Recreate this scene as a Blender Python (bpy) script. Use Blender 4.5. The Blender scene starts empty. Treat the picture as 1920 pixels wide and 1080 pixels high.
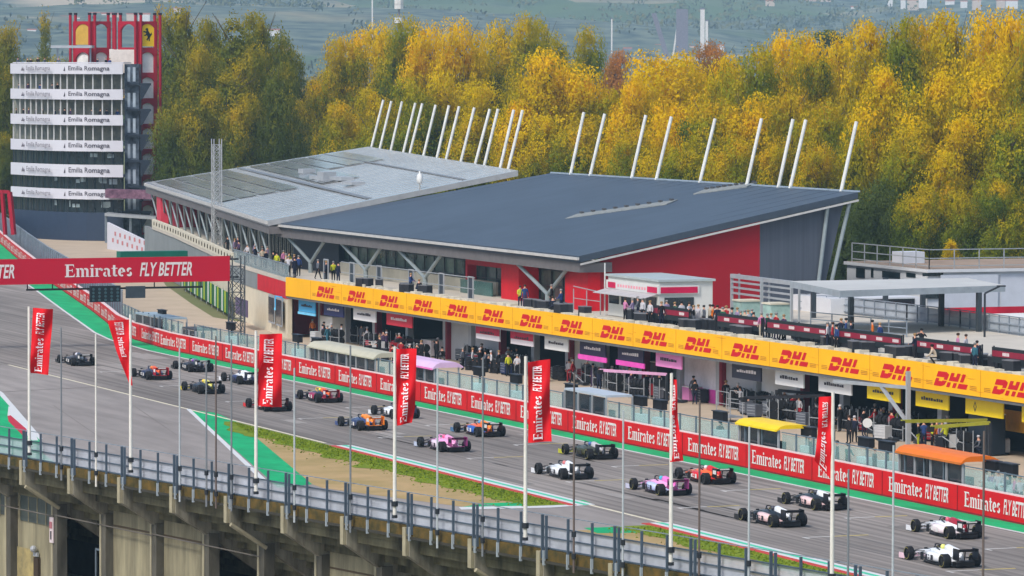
import bpy, math, random
from mathutils import Vector, Matrix, noise
random.seed(7)
S = bpy.context.scene
# ---------------------------------------------------------------- camera
CAM = Vector((-97.2, -348.3, 24.09)); FPX = 8418.7
_ya, _pi, _ro = math.radians(21.31), math.radians(-2.911), math.radians(0.113)
FW = Vector((math.sin(_ya)*math.cos(_pi), math.cos(_ya)*math.cos(_pi), math.sin(_pi)))
_r0 = Vector((math.cos(_ya), -math.sin(_ya), 0)); _u0 = _r0.cross(FW)
RT = _r0*math.cos(_ro) + _u0*math.sin(_ro); UP = -_r0*math.sin(_ro) + _u0*math.cos(_ro)
cam_data = bpy.data.cameras.new('camera'); cam = bpy.data.objects.new('camera', cam_data)
S.collection.objects.link(cam); S.camera = cam
cam.matrix_world = Matrix.Translation(CAM) @ Matrix((RT, UP, -FW)).transposed().to_4x4()
cam_data.sensor_width = 36; cam_data.lens = FPX/1920*36
cam_data.clip_start = 5; cam_data.clip_end = 30000
# ---------------------------------------------------------------- light
SUN_EL, SUN_AZ = math.radians(48), math.radians(-122)      # azimuth from +Y towards +X
w = bpy.data.worlds.new('World'); S.world = w; w.use_nodes = True
nt = w.node_tree; nt.nodes.clear()
sky = nt.nodes.new('ShaderNodeTexSky'); sky.sky_type = 'NISHITA'; sky.sun_disc = False
sky.sun_elevation = SUN_EL; sky.sun_rotation = SUN_AZ
sky.air_density = 1.0; sky.dust_density = 2.0; sky.ozone_density = 1.0
bg = nt.nodes.new('ShaderNodeBackground'); bg.inputs[1].default_value = 0.125
wo = nt.nodes.new('ShaderNodeOutputWorld')
nt.links.new(sky.outputs[0], bg.inputs[0]); nt.links.new(bg.outputs[0], wo.inputs[0])
sl = bpy.data.lights.new('sun', 'SUN'); sl.energy = 1.8; sl.angle = math.radians(14); sl.color = (1, .96, .9)
so = bpy.data.objects.new('sun', sl); S.collection.objects.link(so)
sd = Vector((math.sin(SUN_AZ)*math.cos(SUN_EL), math.cos(SUN_AZ)*math.cos(SUN_EL), math.sin(SUN_EL)))
so.rotation_euler = sd.to_track_quat('Z', 'Y').to_euler()
S.view_settings.view_transform = 'Standard'; S.view_settings.look = 'None'
S.view_settings.exposure = 0.7; S.view_settings.gamma = 1
# ---------------------------------------------------------------- measuring helpers (photo pixel -> point on a real plane)
def ray(px, py): return FW + RT*((px-960)/FPX) - UP*((py-540)/FPX)
def on_z(px, py, z=0.0): v = ray(px, py); return CAM + v*((z-CAM.z)/v.z)
def on_x(px, py, x): v = ray(px, py); return CAM + v*((x-CAM.x)/v.x)
def on_y(px, py, y): v = ray(px, py); return CAM + v*((y-CAM.y)/v.y)
def on_line(px, py, A, B):
    v = ray(px, py); n = Vector((B[1]-A[1], A[0]-B[0], 0)); return CAM + v*((Vector((A[0], A[1], 0))-CAM).dot(n)/v.dot(n))
def at_d(px, py, d): return CAM + ray(px, py)*d
def to_px(p):
    d = Vector(p)-CAM; z = d.dot(FW); return 960+FPX*d.dot(RT)/z, 540-FPX*d.dot(UP)/z
# ---------------------------------------------------------------- materials
def C(r, g, b):
    f = lambda c: ((c/255+.055)/1.055)**2.4 if c > 10 else c/255/12.92
    return (f(r), f(g), f(b), 1)
MATS = {}
def mat(name, rgb, rough=.6, metal=0., var=.12, scale=1.2, spec=.3, bump=0., stretch=None, rgb2=None, detail=6, emit=None, alpha=None, trans=None):
    if name in MATS: return MATS[name]
    m = bpy.data.materials.new(name); m.use_nodes = True; t = m.node_tree; b = t.nodes['Principled BSDF']
    col = C(*rgb)
    b.inputs['Roughness'].default_value = rough; b.inputs['Metallic'].default_value = metal
    b.inputs['Specular IOR Level'].default_value = spec
    tc = t.nodes.new('ShaderNodeTexCoord'); mp = t.nodes.new('ShaderNodeMapping'); t.links.new(tc.outputs['Object'], mp.inputs[0])
    if stretch: mp.inputs['Scale'].default_value = stretch
    nz = t.nodes.new('ShaderNodeTexNoise'); nz.inputs['Scale'].default_value = scale; nz.inputs['Detail'].default_value = detail; nz.inputs['Roughness'].default_value = .65
    t.links.new(mp.outputs[0], nz.inputs[0])
    rp = t.nodes.new('ShaderNodeValToRGB'); rp.color_ramp.elements[0].position = .32; rp.color_ramp.elements[1].position = .68
    c2 = C(*rgb2) if rgb2 else None
    lo = [c*(1-var) for c in col[:3]]; hi = [min(1, c*(1+var)) for c in col[:3]]
    if c2: lo = col[:3]; hi = c2[:3]
    rp.color_ramp.elements[0].color = (*lo, 1); rp.color_ramp.elements[1].color = (*hi, 1)
    t.links.new(nz.outputs[0], rp.inputs[0]); t.links.new(rp.outputs[0], b.inputs['Base Color'])
    if bump:
        bp = t.nodes.new('ShaderNodeBump'); bp.inputs['Strength'].default_value = bump; bp.inputs['Distance'].default_value = .05
        t.links.new(nz.outputs[0], bp.inputs['Height']); t.links.new(bp.outputs[0], b.inputs['Normal'])
    if alpha is not None: b.inputs['Alpha'].default_value = alpha
    MATS[name] = m; return m
# ---------------------------------------------------------------- mesh builder
COL = S.collection; ORG = {}; THINGS = []
class MB:
    def __init__(s): s.v = []; s.f = []; s.m = []
    def poly(s, pts, m=0):
        n = len(s.v); s.v += [tuple(p) for p in pts]; s.f.append(tuple(range(n, n+len(pts)))); s.m.append(m)
    def hexa(s, p, m=0):      # p: 4 bottom, 4 top
        n = len(s.v); s.v += [tuple(q) for q in p]
        for f in ((3,2,1,0),(4,5,6,7),(0,1,5,4),(1,2,6,5),(2,3,7,6),(3,0,4,7)): s.f.append(tuple(n+i for i in f)); s.m.append(m)
    def boxf(s, o, a, b, c, m=0):
        o, a, b, c = Vector(o), Vector(a), Vector(b), Vector(c)
        s.hexa([o, o+a, o+a+b, o+b, o+c, o+a+c, o+a+b+c, o+b+c], m)
    def box(s, c, d, rz=0, m=0):
        c = Vector(c); ca, sa = math.cos(rz), math.sin(rz)
        a = Vector((ca, sa, 0))*d[0]; b = Vector((-sa, ca, 0))*d[1]; h = Vector((0, 0, d[2]))
        s.boxf(c-a/2-b/2-h/2, a, b, h, m)
    def bar(s, p, q, w, h=None, m=0, up=(0, 0, 1)):
        p, q = Vector(p), Vector(q); h = h or w; d = (q-p).normalized(); x = d.cross(Vector(up))
        if x.length < 1e-4: x = d.cross(Vector((0, 1, 0)))
        x.normalize(); y = x.cross(d)
        o = p-x*w/2-y*h/2; s.boxf(o, x*w, q-p, y*h, m)
    def tube(s, p, q, r, n=8, r2=None, m=0):
        p, q = Vector(p), Vector(q); r2 = r if r2 is None else r2; d = (q-p).normalized(); x = d.orthogonal().normalized(); y = d.cross(x); k = len(s.v)
        for c, rr in ((p, r), (q, r2)):
            for i in range(n):
                a = 2*math.pi*i/n; s.v.append(tuple(c+(x*math.cos(a)+y*math.sin(a))*rr))
        for i in range(n): s.f.append((k+i, k+(i+1) % n, k+n+(i+1) % n, k+n+i)); s.m.append(m)
        s.f.append(tuple(k+n-1-i for i in range(n))); s.f.append(tuple(k+n+i for i in range(n))); s.m += [m, m]
    def prism(s, pts, z0, z1, m=0, mtop=None):
        n = len(pts); k = len(s.v)
        ar = sum(pts[i][0]*pts[(i+1) % n][1]-pts[(i+1) % n][0]*pts[i][1] for i in range(n))
        if ar < 0: pts = pts[::-1]
        for z in (z0, z1):
            for i, p in enumerate(pts): s.v.append((p[0], p[1], z[i] if isinstance(z, (list, tuple)) else z))
        for i in range(n): s.f.append((k+i, k+(i+1) % n, k+n+(i+1) % n, k+n+i)); s.m.append(m)
        s.f.append(tuple(k+n-1-i for i in range(n))); s.f.append(tuple(k+n+i for i in range(n))); s.m += [m, m if mtop is None else mtop]
    def loft(s, rings, m=0, close=True):
        k = len(s.v); n = len(rings[0])
        for r in rings: s.v += [tuple(p) for p in r]
        for j in range(len(rings)-1):
            for i in range(n): s.f.append((k+j*n+i, k+j*n+(i+1) % n, k+(j+1)*n+(i+1) % n, k+(j+1)*n+i)); s.m.append(m)
        if close:
            s.f.append(tuple(k+n-1-i for i in range(n))); s.f.append(tuple(k+(len(rings)-1)*n+i for i in range(n))); s.m += [m, m]
    def ball(s, c, r, m=0, n=10, sc=(1, 1, 1)):
        R = []
        for j in range(1, n//2+1):
            a = math.pi*(j/(n//2+1)); R.append([(c[0]+r*sc[0]*math.sin(a)*math.cos(2*math.pi*i/n), c[1]+r*sc[1]*math.sin(a)*math.sin(2*math.pi*i/n), c[2]-r*sc[2]*math.cos(a)) for i in range(n)])
        s.loft(R, m)
    def wall(s, pts, z0, z1, t, m=0):     # thick polyline wall, thickness t to the right of travel
        P = [Vector((p[0], p[1], 0)) for p in pts]; N = []
        for i in range(len(P)):
            d = (P[min(i+1, len(P)-1)]-P[max(i-1, 0)]).normalized(); N.append(Vector((d.y, -d.x, 0))*t)
        for i in range(len(P)-1):
            a, b = P[i], P[i+1]; za = z0 if not callable(z0) else z0(i)
            h0 = Vector((0, 0, za)); h1 = Vector((0, 0, z1))
            s.hexa([a+h0, a+N[i]+h0, b+N[i+1]+h0, b+h0, a+h1, a+N[i]+h1, b+N[i+1]+h1, b+h1], m)
    def build(s, name, mats, parent=None, smooth=False, local=False):
        me = bpy.data.meshes.new(name); o = bpy.data.objects.new(name, me)
        org = Vector((0, 0, 0))
        if parent is not None and not local: org = ORG.get(parent.name, Vector((0, 0, 0)))
        vv = s.v if local or parent is None else [tuple(Vector(p)-org) for p in s.v]
        me.from_pydata(vv, [], s.f)
        if not isinstance(mats, (list, tuple)): mats = [mats]
        for m in mats: me.materials.append(m)
        if len(mats) > 1: me.polygons.foreach_set('material_index', s.m)
        if smooth: me.polygons.foreach_set('use_smooth', [True]*len(me.polygons))
        me.update(); COL.objects.link(o)
        if parent is not None: o.parent = parent; ORG[o.name] = org
        return o
def tag(o, label, cat, group=None):
    o['label'] = label; o['category'] = cat
    if group: o['group'] = group
    THINGS.append(o); return o
def thing(name, label, cat, loc=(0, 0, 0), rz=0, group=None):
    o = bpy.data.objects.new(name, None); COL.objects.link(o); o.location = loc; o.rotation_euler = (0, 0, rz); o.empty_display_size = .2
    ORG[o.name] = Vector(loc); return tag(o, label, cat, group)
def struct(o): o['kind'] = 'structure'; return o
def copy_tree(o, parent=None):
    c = o.copy(); COL.objects.link(c); c.parent = parent
    if parent is None: THINGS.append(c)
    for ch in list(o.children): copy_tree(ch, c)
    return c
# ---------------------------------------------------------------- lettering
_tc = {}
def font_geo(txt, shear=0., xs=1., bold=0.):
    k = (txt, shear, xs, bold)
    if k in _tc: return _tc[k]
    cu = bpy.data.curves.new('t', 'FONT'); cu.body = txt; cu.offset = bold; cu.resolution_u = 2
    ob = bpy.data.objects.new('t', cu); COL.objects.link(ob); bpy.context.view_layer.update()
    me = bpy.data.meshes.new_from_object(ob.evaluated_get(bpy.context.evaluated_depsgraph_get()))
    v = [(p.co.x, p.co.y) for p in me.vertices]; f = [tuple(q.vertices) for q in me.polygons]
    bpy.data.objects.remove(ob); bpy.data.curves.remove(cu); bpy.data.meshes.remove(me)
    x0 = min(p[0] for p in v); y0 = min(p[1] for p in v); y1 = max(p[1] for p in v); s = 1/(y1-y0)
    v = [((p[0]-x0)*s*xs+(p[1]-y0)*s*shear, (p[1]-y0)*s) for p in v]
    _tc[k] = (v, f); return _tc[k]
def polys_geo(polys):
    v = []; f = []
    for p in polys: f.append(tuple(range(len(v), len(v)+len(p)))); v += p
    return v, f
def arc(cx, cy, rx, ry, a0, a1, w0, w1=None, n=7):
    w1 = w0 if w1 is None else w1; out = []
    for i in range(n):
        q = []
        for t, side in ((i/n, 1), ((i+1)/n, 1), ((i+1)/n, 0), (i/n, 0)):
            a = math.radians(a0+(a1-a0)*t); wd = (w0*abs(math.cos(a))+w1*abs(math.sin(a)))*side
            q.append((cx+(rx-wd)*math.cos(a), cy+(ry-wd)*math.sin(a)))
        out.append(q)
    return out
def rect(x0, y0, x1, y1): return [(x0, y0), (x1, y0), (x1, y1), (x0, y1)]
def emirates_geo():
    st = .17; th = .075; P = []; x = 0
    def add(ps, wd):
        nonlocal x
        P.extend([[(q[0]+x, q[1]) for q in p] for p in ps]); x += wd
    add([rect(.07, 0, .07+st+.02, 1), rect(-.02, 0, .07, th), rect(-.02, 1-th, .07, 1), rect(.26, 1-th*1.2, .62, 1), rect(.26, .48, .48, .48+th), rect(.26, 0, .66, th*1.2),
         [(.55, 1-th*1.2), (.62, 1-th*1.2), (.64, .74)], rect(.48, .38, .53, .64), [(.56, th*1.2), (.66, th*1.2), (.70, .30)]], .78)
    xh = .68
    add([rect(.04, 0, .04+st, xh), rect(-.03, xh-th, .04, xh), rect(-.03, 0, .04, th*.8), rect(.21, 0, .25, th*.8)] +
        arc(.33, xh-.17, .21, .19, 120, 0, st, .1) + [rect(.37, 0, .54, xh-.17), rect(.33, 0, .37, th*.8), rect(.54, 0, .58, th*.8)] +
        arc(.66, xh-.17, .21, .19, 125, 0, st, .1) + [rect(.70, 0, .87, xh-.17), rect(.66, 0, .70, th*.8), rect(.87, 0, .93, th*.8)], 1.0)
    add([rect(.04, 0, .04+st, xh), rect(-.03, xh-th, .04, xh), rect(-.03, 0, .04, th*.8), rect(.21, 0, .28, th*.8), rect(.04, .8, .22, .96)], .34)
    add([rect(.04, 0, .04+st, xh), rect(-.03, xh-th, .04, xh), rect(-.03, 0, .04, th*.8), rect(.21, 0, .28, th*.8)] + arc(.36, xh-.19, .19, .2, 150, 40, .14, .12) + [rect(.40, .46, .54, .62)], .56)
    add(arc(.24, xh-.2, .24, .2, 150, 0, .16, .09) + [rect(.32, .1, .48, xh-.2), rect(.48, 0, .56, .08), rect(.36, 0, .48, .1)] + arc(.19, .19, .19, .2, 90, 300, .14, .08), .6)
    add([rect(.10, .12, .10+st, .9), rect(0, xh-th, .10, xh), rect(.27, xh-th, .42, xh)] + arc(.29, .16, .19, .16, 190, 320, .15, .1), .46)
    add(arc(.26, .34, .26, .35, 0, 300, .17, .09, 12) + [rect(.17, .30, .36, .37)], .6)
    add(arc(.2, .50, .19, .19, 20, 250, .14, .11) + arc(.2, .19, .2, .2, 70, -160, .14, .11), .42)
    return polys_geo([[(a, b) for a, b in p] for p in P]), x
EM, EMW = emirates_geo()
FLY = font_geo('FLY BETTER', .16, .62, .02); FLYW = max(p[0] for p in FLY[0])
def dhl_geo():
    D = [[(0, .62), (0, 1), (.72, 1), (.98, .86), (.98, .47), (.68, .47), (.68, .62)],
         [(.02, 0), (.02, .52), (.30, .52), (.30, .34), (.60, .34), (.60, .40), (.98, .40), (.90, .12), (.66, 0)]]
    H = [rect(1.12, .44, 1.40, 1), rect(1.40, .44, 1.62, .74), rect(1.62, .44, 1.90, 1), rect(1.08, 0, 1.36, .34), rect(1.58, 0, 1.86, .34)]
    L = [rect(2.06, .44, 2.34, 1), rect(2.02, 0, 2.78, .34)]
    sh = lambda p: [(a+b*.42, b) for a, b in p]
    return polys_geo([sh(p) for p in D+H+L])
DHL = dhl_geo()
def place(mb, geo, fn, m=0):
    v, f = geo; k = len(mb.v)
    for i, p in enumerate(v): mb.v.append(tuple(fn(p[0], p[1])))
    for j, q in enumerate(f): mb.f.append(tuple(k+i for i in q)); mb.m.append(m)
def flat(o, U, V, su, sv=None):
    o, U, V = Vector(o), Vector(U), Vector(V); sv = sv or su
    return lambda a, b: o+U*(a*su)+V*(b*sv)
# common materials
asphalt = mat('asphalt', (142, 134, 127), .9, var=.10, scale=.35, spec=.15, stretch=(1, .12, 1), detail=8)
asphalt2 = mat('old_asphalt', (150, 142, 136), .9, var=.10, scale=.25, spec=.15, stretch=(1, .3, 1), detail=8)
def streak(m, k0=.8, k1=1.06, sc=(2.2, .02, 1), sc2=(.05, .03, 1)):
    t = m.node_tree; b = t.nodes['Principled BSDF']; src = b.inputs['Base Color'].links[0].from_socket; tc = t.nodes.new('ShaderNodeTexCoord'); last = src
    for s_, d_ in ((sc, 3), (sc2, 6)):
        mp = t.nodes.new('ShaderNodeMapping'); mp.inputs['Scale'].default_value = s_; t.links.new(tc.outputs['Object'], mp.inputs[0])
        nz = t.nodes.new('ShaderNodeTexNoise'); nz.inputs['Scale'].default_value = 1; nz.inputs['Detail'].default_value = d_; t.links.new(mp.outputs[0], nz.inputs[0])
        mr = t.nodes.new('ShaderNodeMapRange'); mr.inputs[1].default_value = .35; mr.inputs[2].default_value = .62; mr.inputs[3].default_value = k0; mr.inputs[4].default_value = k1; t.links.new(nz.outputs[0], mr.inputs[0])
        mx = t.nodes.new('ShaderNodeMix'); mx.data_type = 'RGBA'; mx.blend_type = 'MULTIPLY'; mx.inputs[0].default_value = 1; t.links.new(last, mx.inputs[6]); t.links.new(mr.outputs[0], mx.inputs[7]); last = mx.outputs[2]
    t.links.new(last, b.inputs['Base Color'])
streak(asphalt, .68, 1.10); streak(asphalt2, .86, 1.05, (.9, .1, 1))
pitcon = mat('pit_lane_concrete', (182, 164, 142), .9, var=.09, scale=.3, spec=.15)
white = mat('white_paint', (208, 208, 205), .6, var=.05)
black = mat('black_rubber', (26, 26, 29), .75, var=.25, scale=6)
dark = mat('dark_metal', (42, 46, 52), .5, var=.2)
steel = mat('galvanised_steel', (138, 148, 158), .45, metal=.3, var=.15)
lsteel = mat('pale_steel', (164, 168, 171), .45, metal=.2, var=.1)
glassd = mat('dark_glass', (28, 40, 46), .12, var=.3, scale=.5, spec=.7)
red = mat('banner_red', (210, 0, 14), .6, var=.10, scale=.8)
crimson = mat('wall_red_shaded', (150, 0, 24), .6, var=.07, scale=.15)  # darker copy of the pier red, shade of the side face painted in
yellow = mat('banner_yellow', (250, 182, 0), .55, var=.07, scale=.3)
green = mat('green_paint', (0, 168, 102), .75, var=.12, scale=.9, detail=10); streak(green, .84, 1.04, (.8, .25, 1), (.15, .1, 1))
cream = mat('cream_concrete', (205, 198, 178), .8, var=.10, scale=1)
HAZE = 0.000105
# ================================================================ GROUND
def sheet(name, pts, z, m):
    mb = MB(); mb.poly([(p[0], p[1], z) for p in pts]); o = mb.build(name, m); struct(o); return o
g_grass = mat('meadow', (92, 104, 56), .95, var=.25, scale=.02, rgb2=(122, 116, 78))
mb = MB(); mb.poly([(-11500, -2500, -.06), (11500, -2500, -.06), (11500, 11800, -.06), (-11500, 11800, -.06)]); struct(mb.build('ground', g_grass))
WALL = [(12.2, -190), (12.0, -141), (11.9, -108), (11.6, -89), (11.3, -40), (11.2, -10), (11.3, 8), (12.6, 23), (14.6, 35), (17.6, 48.7), (20.9, 64.3), (28.7, 103), (36.8, 144), (45.4, 184.7), (53, 220), (63, 266), (74, 310)]
LINE = [(10.6, -190), (10.1, -141), (10.1, -108), (9.9, -89), (9.6, -40), (9.4, -10), (9.5, 8), (10.5, 22.5), (12.1, 33), (15.2, 48.7), (18.6, 66), (26.6, 106), (34.5, 147), (43, 188), (50.5, 224), (60, 270), (71, 314)]
right = WALL
sheet('race_track', [(-5.7, -190)]+[(p[0], p[1]) for p in WALL]+[(30, 330), (-45, 330), (-45, -5), (-5.7, -5)], 0, asphalt)
sheet('escape_road', [(-70, -190), (-5.7, -190), (-5.7, -5), (-45, -5), (-70, -5)], -.004, asphalt2)
sheet('pit_lane', [(p[0]+.15, p[1]) for p in WALL]+[(90, 312), (74, 235), (62, 190), (50, 140), (42, 110), (34, 75), (29, 52), (30, 20), (34, -190)], .004, pitcon)
sheet('paddock_ground', [(30, -190), (140, -190), (140, 60), (60, 60), (34, 20)], 0, mat('paddock_asphalt', (120, 118, 116), .9, var=.08, scale=.2))
# green strip along the wall
sheet('green_verge_strip', LINE+WALL[::-1], .006, green)
mb = MB()
for a, b in zip(LINE[:-1], LINE[1:]):
    mb.poly([(a[0]-.14, a[1], .01), (b[0]-.14, b[1], .01), (b[0]+.1, b[1], .01), (a[0]+.1, a[1], .01)])
struct(mb.build('white_edge_line', white))
kgreen = mat('kerb_green', (70, 190, 150), .7, var=.08); kred = mat('kerb_red', (190, 62, 48), .7, var=.12); kyel = mat('worn_line', (214, 204, 178), .8, var=.15, scale=2)
ymark = mat('yellow_paint', (206, 184, 96), .8, var=.2, scale=2)
# left-hand edge: line, kerbs
mb = MB(); mb.poly([(-6.0, -82, .01), (-5.75, -82, .01), (-5.75, -5, .01), (-6.0, -5, .01)]); struct(mb.build('left_edge_line', kyel))
for y0, y1 in ((-124, -84), (-190, -134)):
    for i, (x0, x1, mm, nm) in enumerate(((-5.55, -5.2, kgreen, 'kerb_inner_band'), (-5.9, -5.55, white, 'kerb_white_band'), (-6.35, -5.9, kred, 'kerb_outer_band'))):
        mb = MB(); mb.prism([(x0, y0), (x1, y0), (x1, y1), (x0, y1)], -.01, .03 if i == 1 else .026+.002*i); struct(mb.build(nm, mm))
    mb = MB(); mb.prism([(-5.2, y0), (-4.85, y0), (-4.85, y1), (-5.2, y1)], -.01, .022); struct(mb.build('kerb_track_line', white))
mb = MB(); mb.poly([(-5.3, -134, .01), (-5.05, -134, .01), (-5.05, -124, .01), (-5.3, -124, .01)]); struct(mb.build('pale_joint_line', kyel))
grassm = mat('verge_grass', (84, 112, 24), .95, rgb2=(132, 142, 40), scale=1.6, spec=.1, detail=10)
gravel = mat('gravel_trap', (184, 154, 112), .95, rgb2=(150, 132, 84), scale=.22, spec=.1, detail=12)
sheet('gravel_bed', [(-6.1, -64), (-6.3, -84), (-6.3, -123.5), (-12.0, -122.5), (-15.6, -110), (-15.4, -106.5)], .004, gravel)
sheet('gravel_bed', [(-6.3, -136), (-6.3, -190), (-11, -190), (-10.5, -150), (-10.8, -136)], .004, gravel)
random.seed(3)
for name, y0, y1, wd in (('grass_verge', -64, -123.6, 2.8), ('grass_verge', -135, -188, 2.0)):
    mb = MB(); L = []; n = 60
    for i in range(n+1):
        y = y0+(y1-y0)*i/n; ww = wd*(.9+.5*noise.noise((y*.3, 3, 0)))+(0 if y0 > -100 else .2)
        if y0 > -100: ww *= min(1, .3+(y0-y)/9)
        L.append((-6.35-(0 if y < -84 else -.2), y, ww))
    for a, b in zip(L[:-1], L[1:]): mb.poly([(a[0], a[1], .02), (a[0]-a[2], a[1], .02), (b[0]-b[2], b[1], .02), (b[0], b[1], .02)])
    struct(mb.build(name, grassm))
# tufts on the verge
mb = MB(); random.seed(5)
for i in range(6000):
    y = random.uniform(-123, -65) if random.random() < .72 else random.uniform(-186, -136)
    x = -6.5-abs(random.gauss(0, 1.2)); h = random.uniform(.04, .11); a = random.uniform(0, 6.3); dx, dy = math.cos(a)*.09, math.sin(a)*.09
    if y > -123.5 and x < -6.3+(y+63)*.165: continue
    mb.poly([(x-dx, y-dy, .02), (x+dx, y+dy, .02), (x+random.uniform(-.03, .03), y, .02+h)])
o = mb.build('grass_tufts', grassm); tag(o, 'short green and yellow grass growing along the edge of the gravel beside the track', 'grass'); o['kind'] = 'stuff'
# painted run-off wedges
P = lambda *a: [tuple(on_z(x, y))[:2] for x, y in a]
sheet('green_runoff_wedge', P((356, 769), (404, 774), (446, 792), (585, 908), (520, 915), (497, 892)), .008, green)
sheet('wedge_white_line', P((349, 767), (357, 767), (505, 905), (494, 905)), .012, white)
sheet('green_runoff_wedge', P((860, 952), (905, 944), (1095, 938), (1108, 944), (1030, 949)), .010, green)
sheet('wedge_white_line', P((865, 956), (860, 951), (1035, 948), (1108, 944), (1108, 947), (1035, 952)), .014, white)
sheet('green_runoff_wedge', P((1095, 990), (1160, 988), (1250, 985), (1262, 989), (1200, 999), (1120, 1000)), .010, green)
sheet('green_runoff_wedge', [(-45, -5)]+P((0, 735), (8, 742), (78, 822), (80, 850), (0, 850))[1:-1]+[(-30, -120), (-45, -100)], .004, green)
sheet('wedge_white_line', P((0, 733), (6, 737), (80, 823), (74, 825), (0, 742)), .012, white)
sheet('flag_stripe_white', P((16, 762), (26, 765), (60, 802), (72, 826), (60, 826), (14, 780)), .010, white)
sheet('flag_stripe_red', P((14, 780), (20, 779), (50, 805), (48, 822), (16, 790)), .014, mat('stripe_red', (186, 26, 50), .7))
# grid slots
mb = MB(); m2 = MB()
for n in range(1, 22):
    y = -143.15+8.0*(17-n)+(8.0 if n % 2 else 8.2)*0; xl = -1.4 if n % 2 else 4.75
    y = -143.15-8.0*(n-17)-0
    mb.poly([(xl, y-.1, .008), (xl+1.8, y-.1, .008), (xl+1.8, y+.1, .008), (xl, y+.1, .008)])
    for sx in (xl-.0, ): mb.poly([(sx, y-.7, .008), (sx+.14, y-.7, .008), (sx+.14, y-.1, .008), (sx, y-.1, .008)])
    m2.poly([(xl+1.8, y-.09, .008), (xl+3.7, y-.09, .008), (xl+3.7, y+.09, .008), (xl+1.8, y+.09, .008)])
struct(mb.build('grid_slot_lines', mat('worn_white', (200, 196, 190), .8, var=.12, scale=2))); struct(m2.build('grid_slot_yellow_lines', ymark))
# darker tyre marks on the racing surface
mb = MB(); random.seed(11)
tyre = mat('tyre_marks', (112, 106, 101), .85, var=.1, scale=.6)
for i in range(34):
    x = random.choice((-.8, .8, 5, 6.6))+random.gauss(0, .25); y0 = random.uniform(-175, 10); L = random.uniform(6, 26); d = random.uniform(-.02, .02)
    mb.poly([(x, y0, .005), (x+.22, y0, .005), (x+.22+d*L, y0+L, .005), (x+d*L, y0+L, .005)])
struct(mb.build('tyre_marks', tyre))
mb = MB(); rr3 = random.Random(13)
for i in range(16):
    x = rr3.uniform(-4.5, 8.5); y = rr3.uniform(-170, 40); w3, l3 = rr3.uniform(.5, 2.2), rr3.uniform(1.5, 9)
    mb = MB(); mb.poly([(x, y, .0045+.0001*i), (x+w3, y+.1, .0045+.0001*i), (x+w3, y+l3, .0045+.0001*i), (x, y+l3, .0045+.0001*i)]); struct(mb.build('asphalt_patch', mat('patched_asphalt_%d' % (i % 2), ((118, 112, 106), (150, 143, 136))[i % 2], .92, var=.12, scale=2)))
mb = MB(); seam = mat('asphalt_seam', (124, 116, 110), .9)
for a, b in (((100, 760), (190, 822)), ((0, 735), (345, 716)), ((130, 735), (480, 850)), ((250, 760), (330, 815))):
    p, q = on_z(*a), on_z(*b); mb.poly([(p.x, p.y-.3, .003), (q.x, q.y-.3, .003), (q.x, q.y+.2, .003), (p.x, p.y+.2, .003)])
struct(mb.build('asphalt_seams', seam))

# ================================================================ PIT WALL WITH BANNER
WH = 1.42
bw = thing('advertising_wall', 'long low red banner wall with white lettering between the race track and the pit lane', 'wall', (12, -100, 0))
mb = MB(); mb.wall(WALL, 0.0, WH, .35); mb.build('panel', red, bw)
mb = MB(); mb.wall([(p[0]+.02, p[1]) for p in WALL], WH, WH+.05, .32); mb.build('top_rail', mat('rail_white', (226, 200, 196), .5), bw)
mb = MB(); mb.wall([(p[0]-.03, p[1]) for p in WALL], 0.0, .1, .02); mb.build('skirting', mat('skirt', (130, 20, 34), .7), bw)
# arc-length walker on the wall
def wall_pt(y):
    for a, b in zip(WALL[:-1], WALL[1:]):
        if a[1] <= y <= b[1]:
            t = (y-a[1])/(b[1]-a[1]); d = Vector((b[0]-a[0], b[1]-a[1], 0)).normalized()
            return Vector((a[0]+(b[0]-a[0])*t, y, 0)), d
emw = 4.1; ews = emw/EMW; flw = 2.75/FLYW
y = 10.3+9.08*9*.98; k = 0
ys = [10.4-9.08*i for i in range(18)] + [10.4+8.7*(i+1) for i in range(24)]
whitet = mat('lettering_white', (226, 216, 214), .6, var=.02)
for y in ys:
    if y-8 < WALL[0][1] or y > 300: continue
    p, d = wall_pt(y-3.6); U = -d; nrm = Vector((-d.y, d.x, 0))
    if nrm.x > 0: nrm = -nrm
    o = p-U*3.6+nrm*.02
    mb = MB()
    place(mb, EM, flat(o+Vector((0, 0, .36)), U, (0, 0, 1), ews, .80)); place(mb, FLY, flat(o+U*4.45+Vector((0, 0, .36)), U, (0, 0, 1), flw, .80))
    mb.build('lettering', whitet, bw)
    mb = MB(); mb.boxf(o-U*.85+nrm*-.008+Vector((0, 0, .02)), U*.05, nrm*.012, (0, 0, WH-.04)); mb.build('panel_joint', mat('joint_dark_red', (120, 4, 18), .6), bw)
# glass debris fence on top of the pit wall
fence = thing('pit_wall_fence', 'blue green glass debris fence with slim grey posts standing behind the red banner wall', 'fence', (13, -100, 0))
FL = [(p[0]+.6, p[1]) for p in WALL if p[1] <= 40]
def poly_sample(pts, step):
    out = []; acc = 0
    for a, b in zip(pts[:-1], pts[1:]):
        A, B = Vector((*a, 0)), Vector((*b, 0)); L = (B-A).length; t = acc
        while t < L: out.append(((A+(B-A)*t/L), (B-A).normalized())); t += step
        acc = t-L
    return out
postm = mat('fence_post', (108, 124, 134), .45, metal=.3)
for p, d in poly_sample(FL, 2.35):
    mb = MB(); mb.bar((p.x, p.y, 0), (p.x, p.y, 2.45), .09); mb.build('post', postm, fence)
def glassmat(name, rgb, a, rough=.2):
    m = mat(name, rgb, rough, var=.25, scale=.5, spec=.5); t = m.node_tree; b = t.nodes['Principled BSDF']; b.inputs['Alpha'].default_value = a; return m
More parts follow.
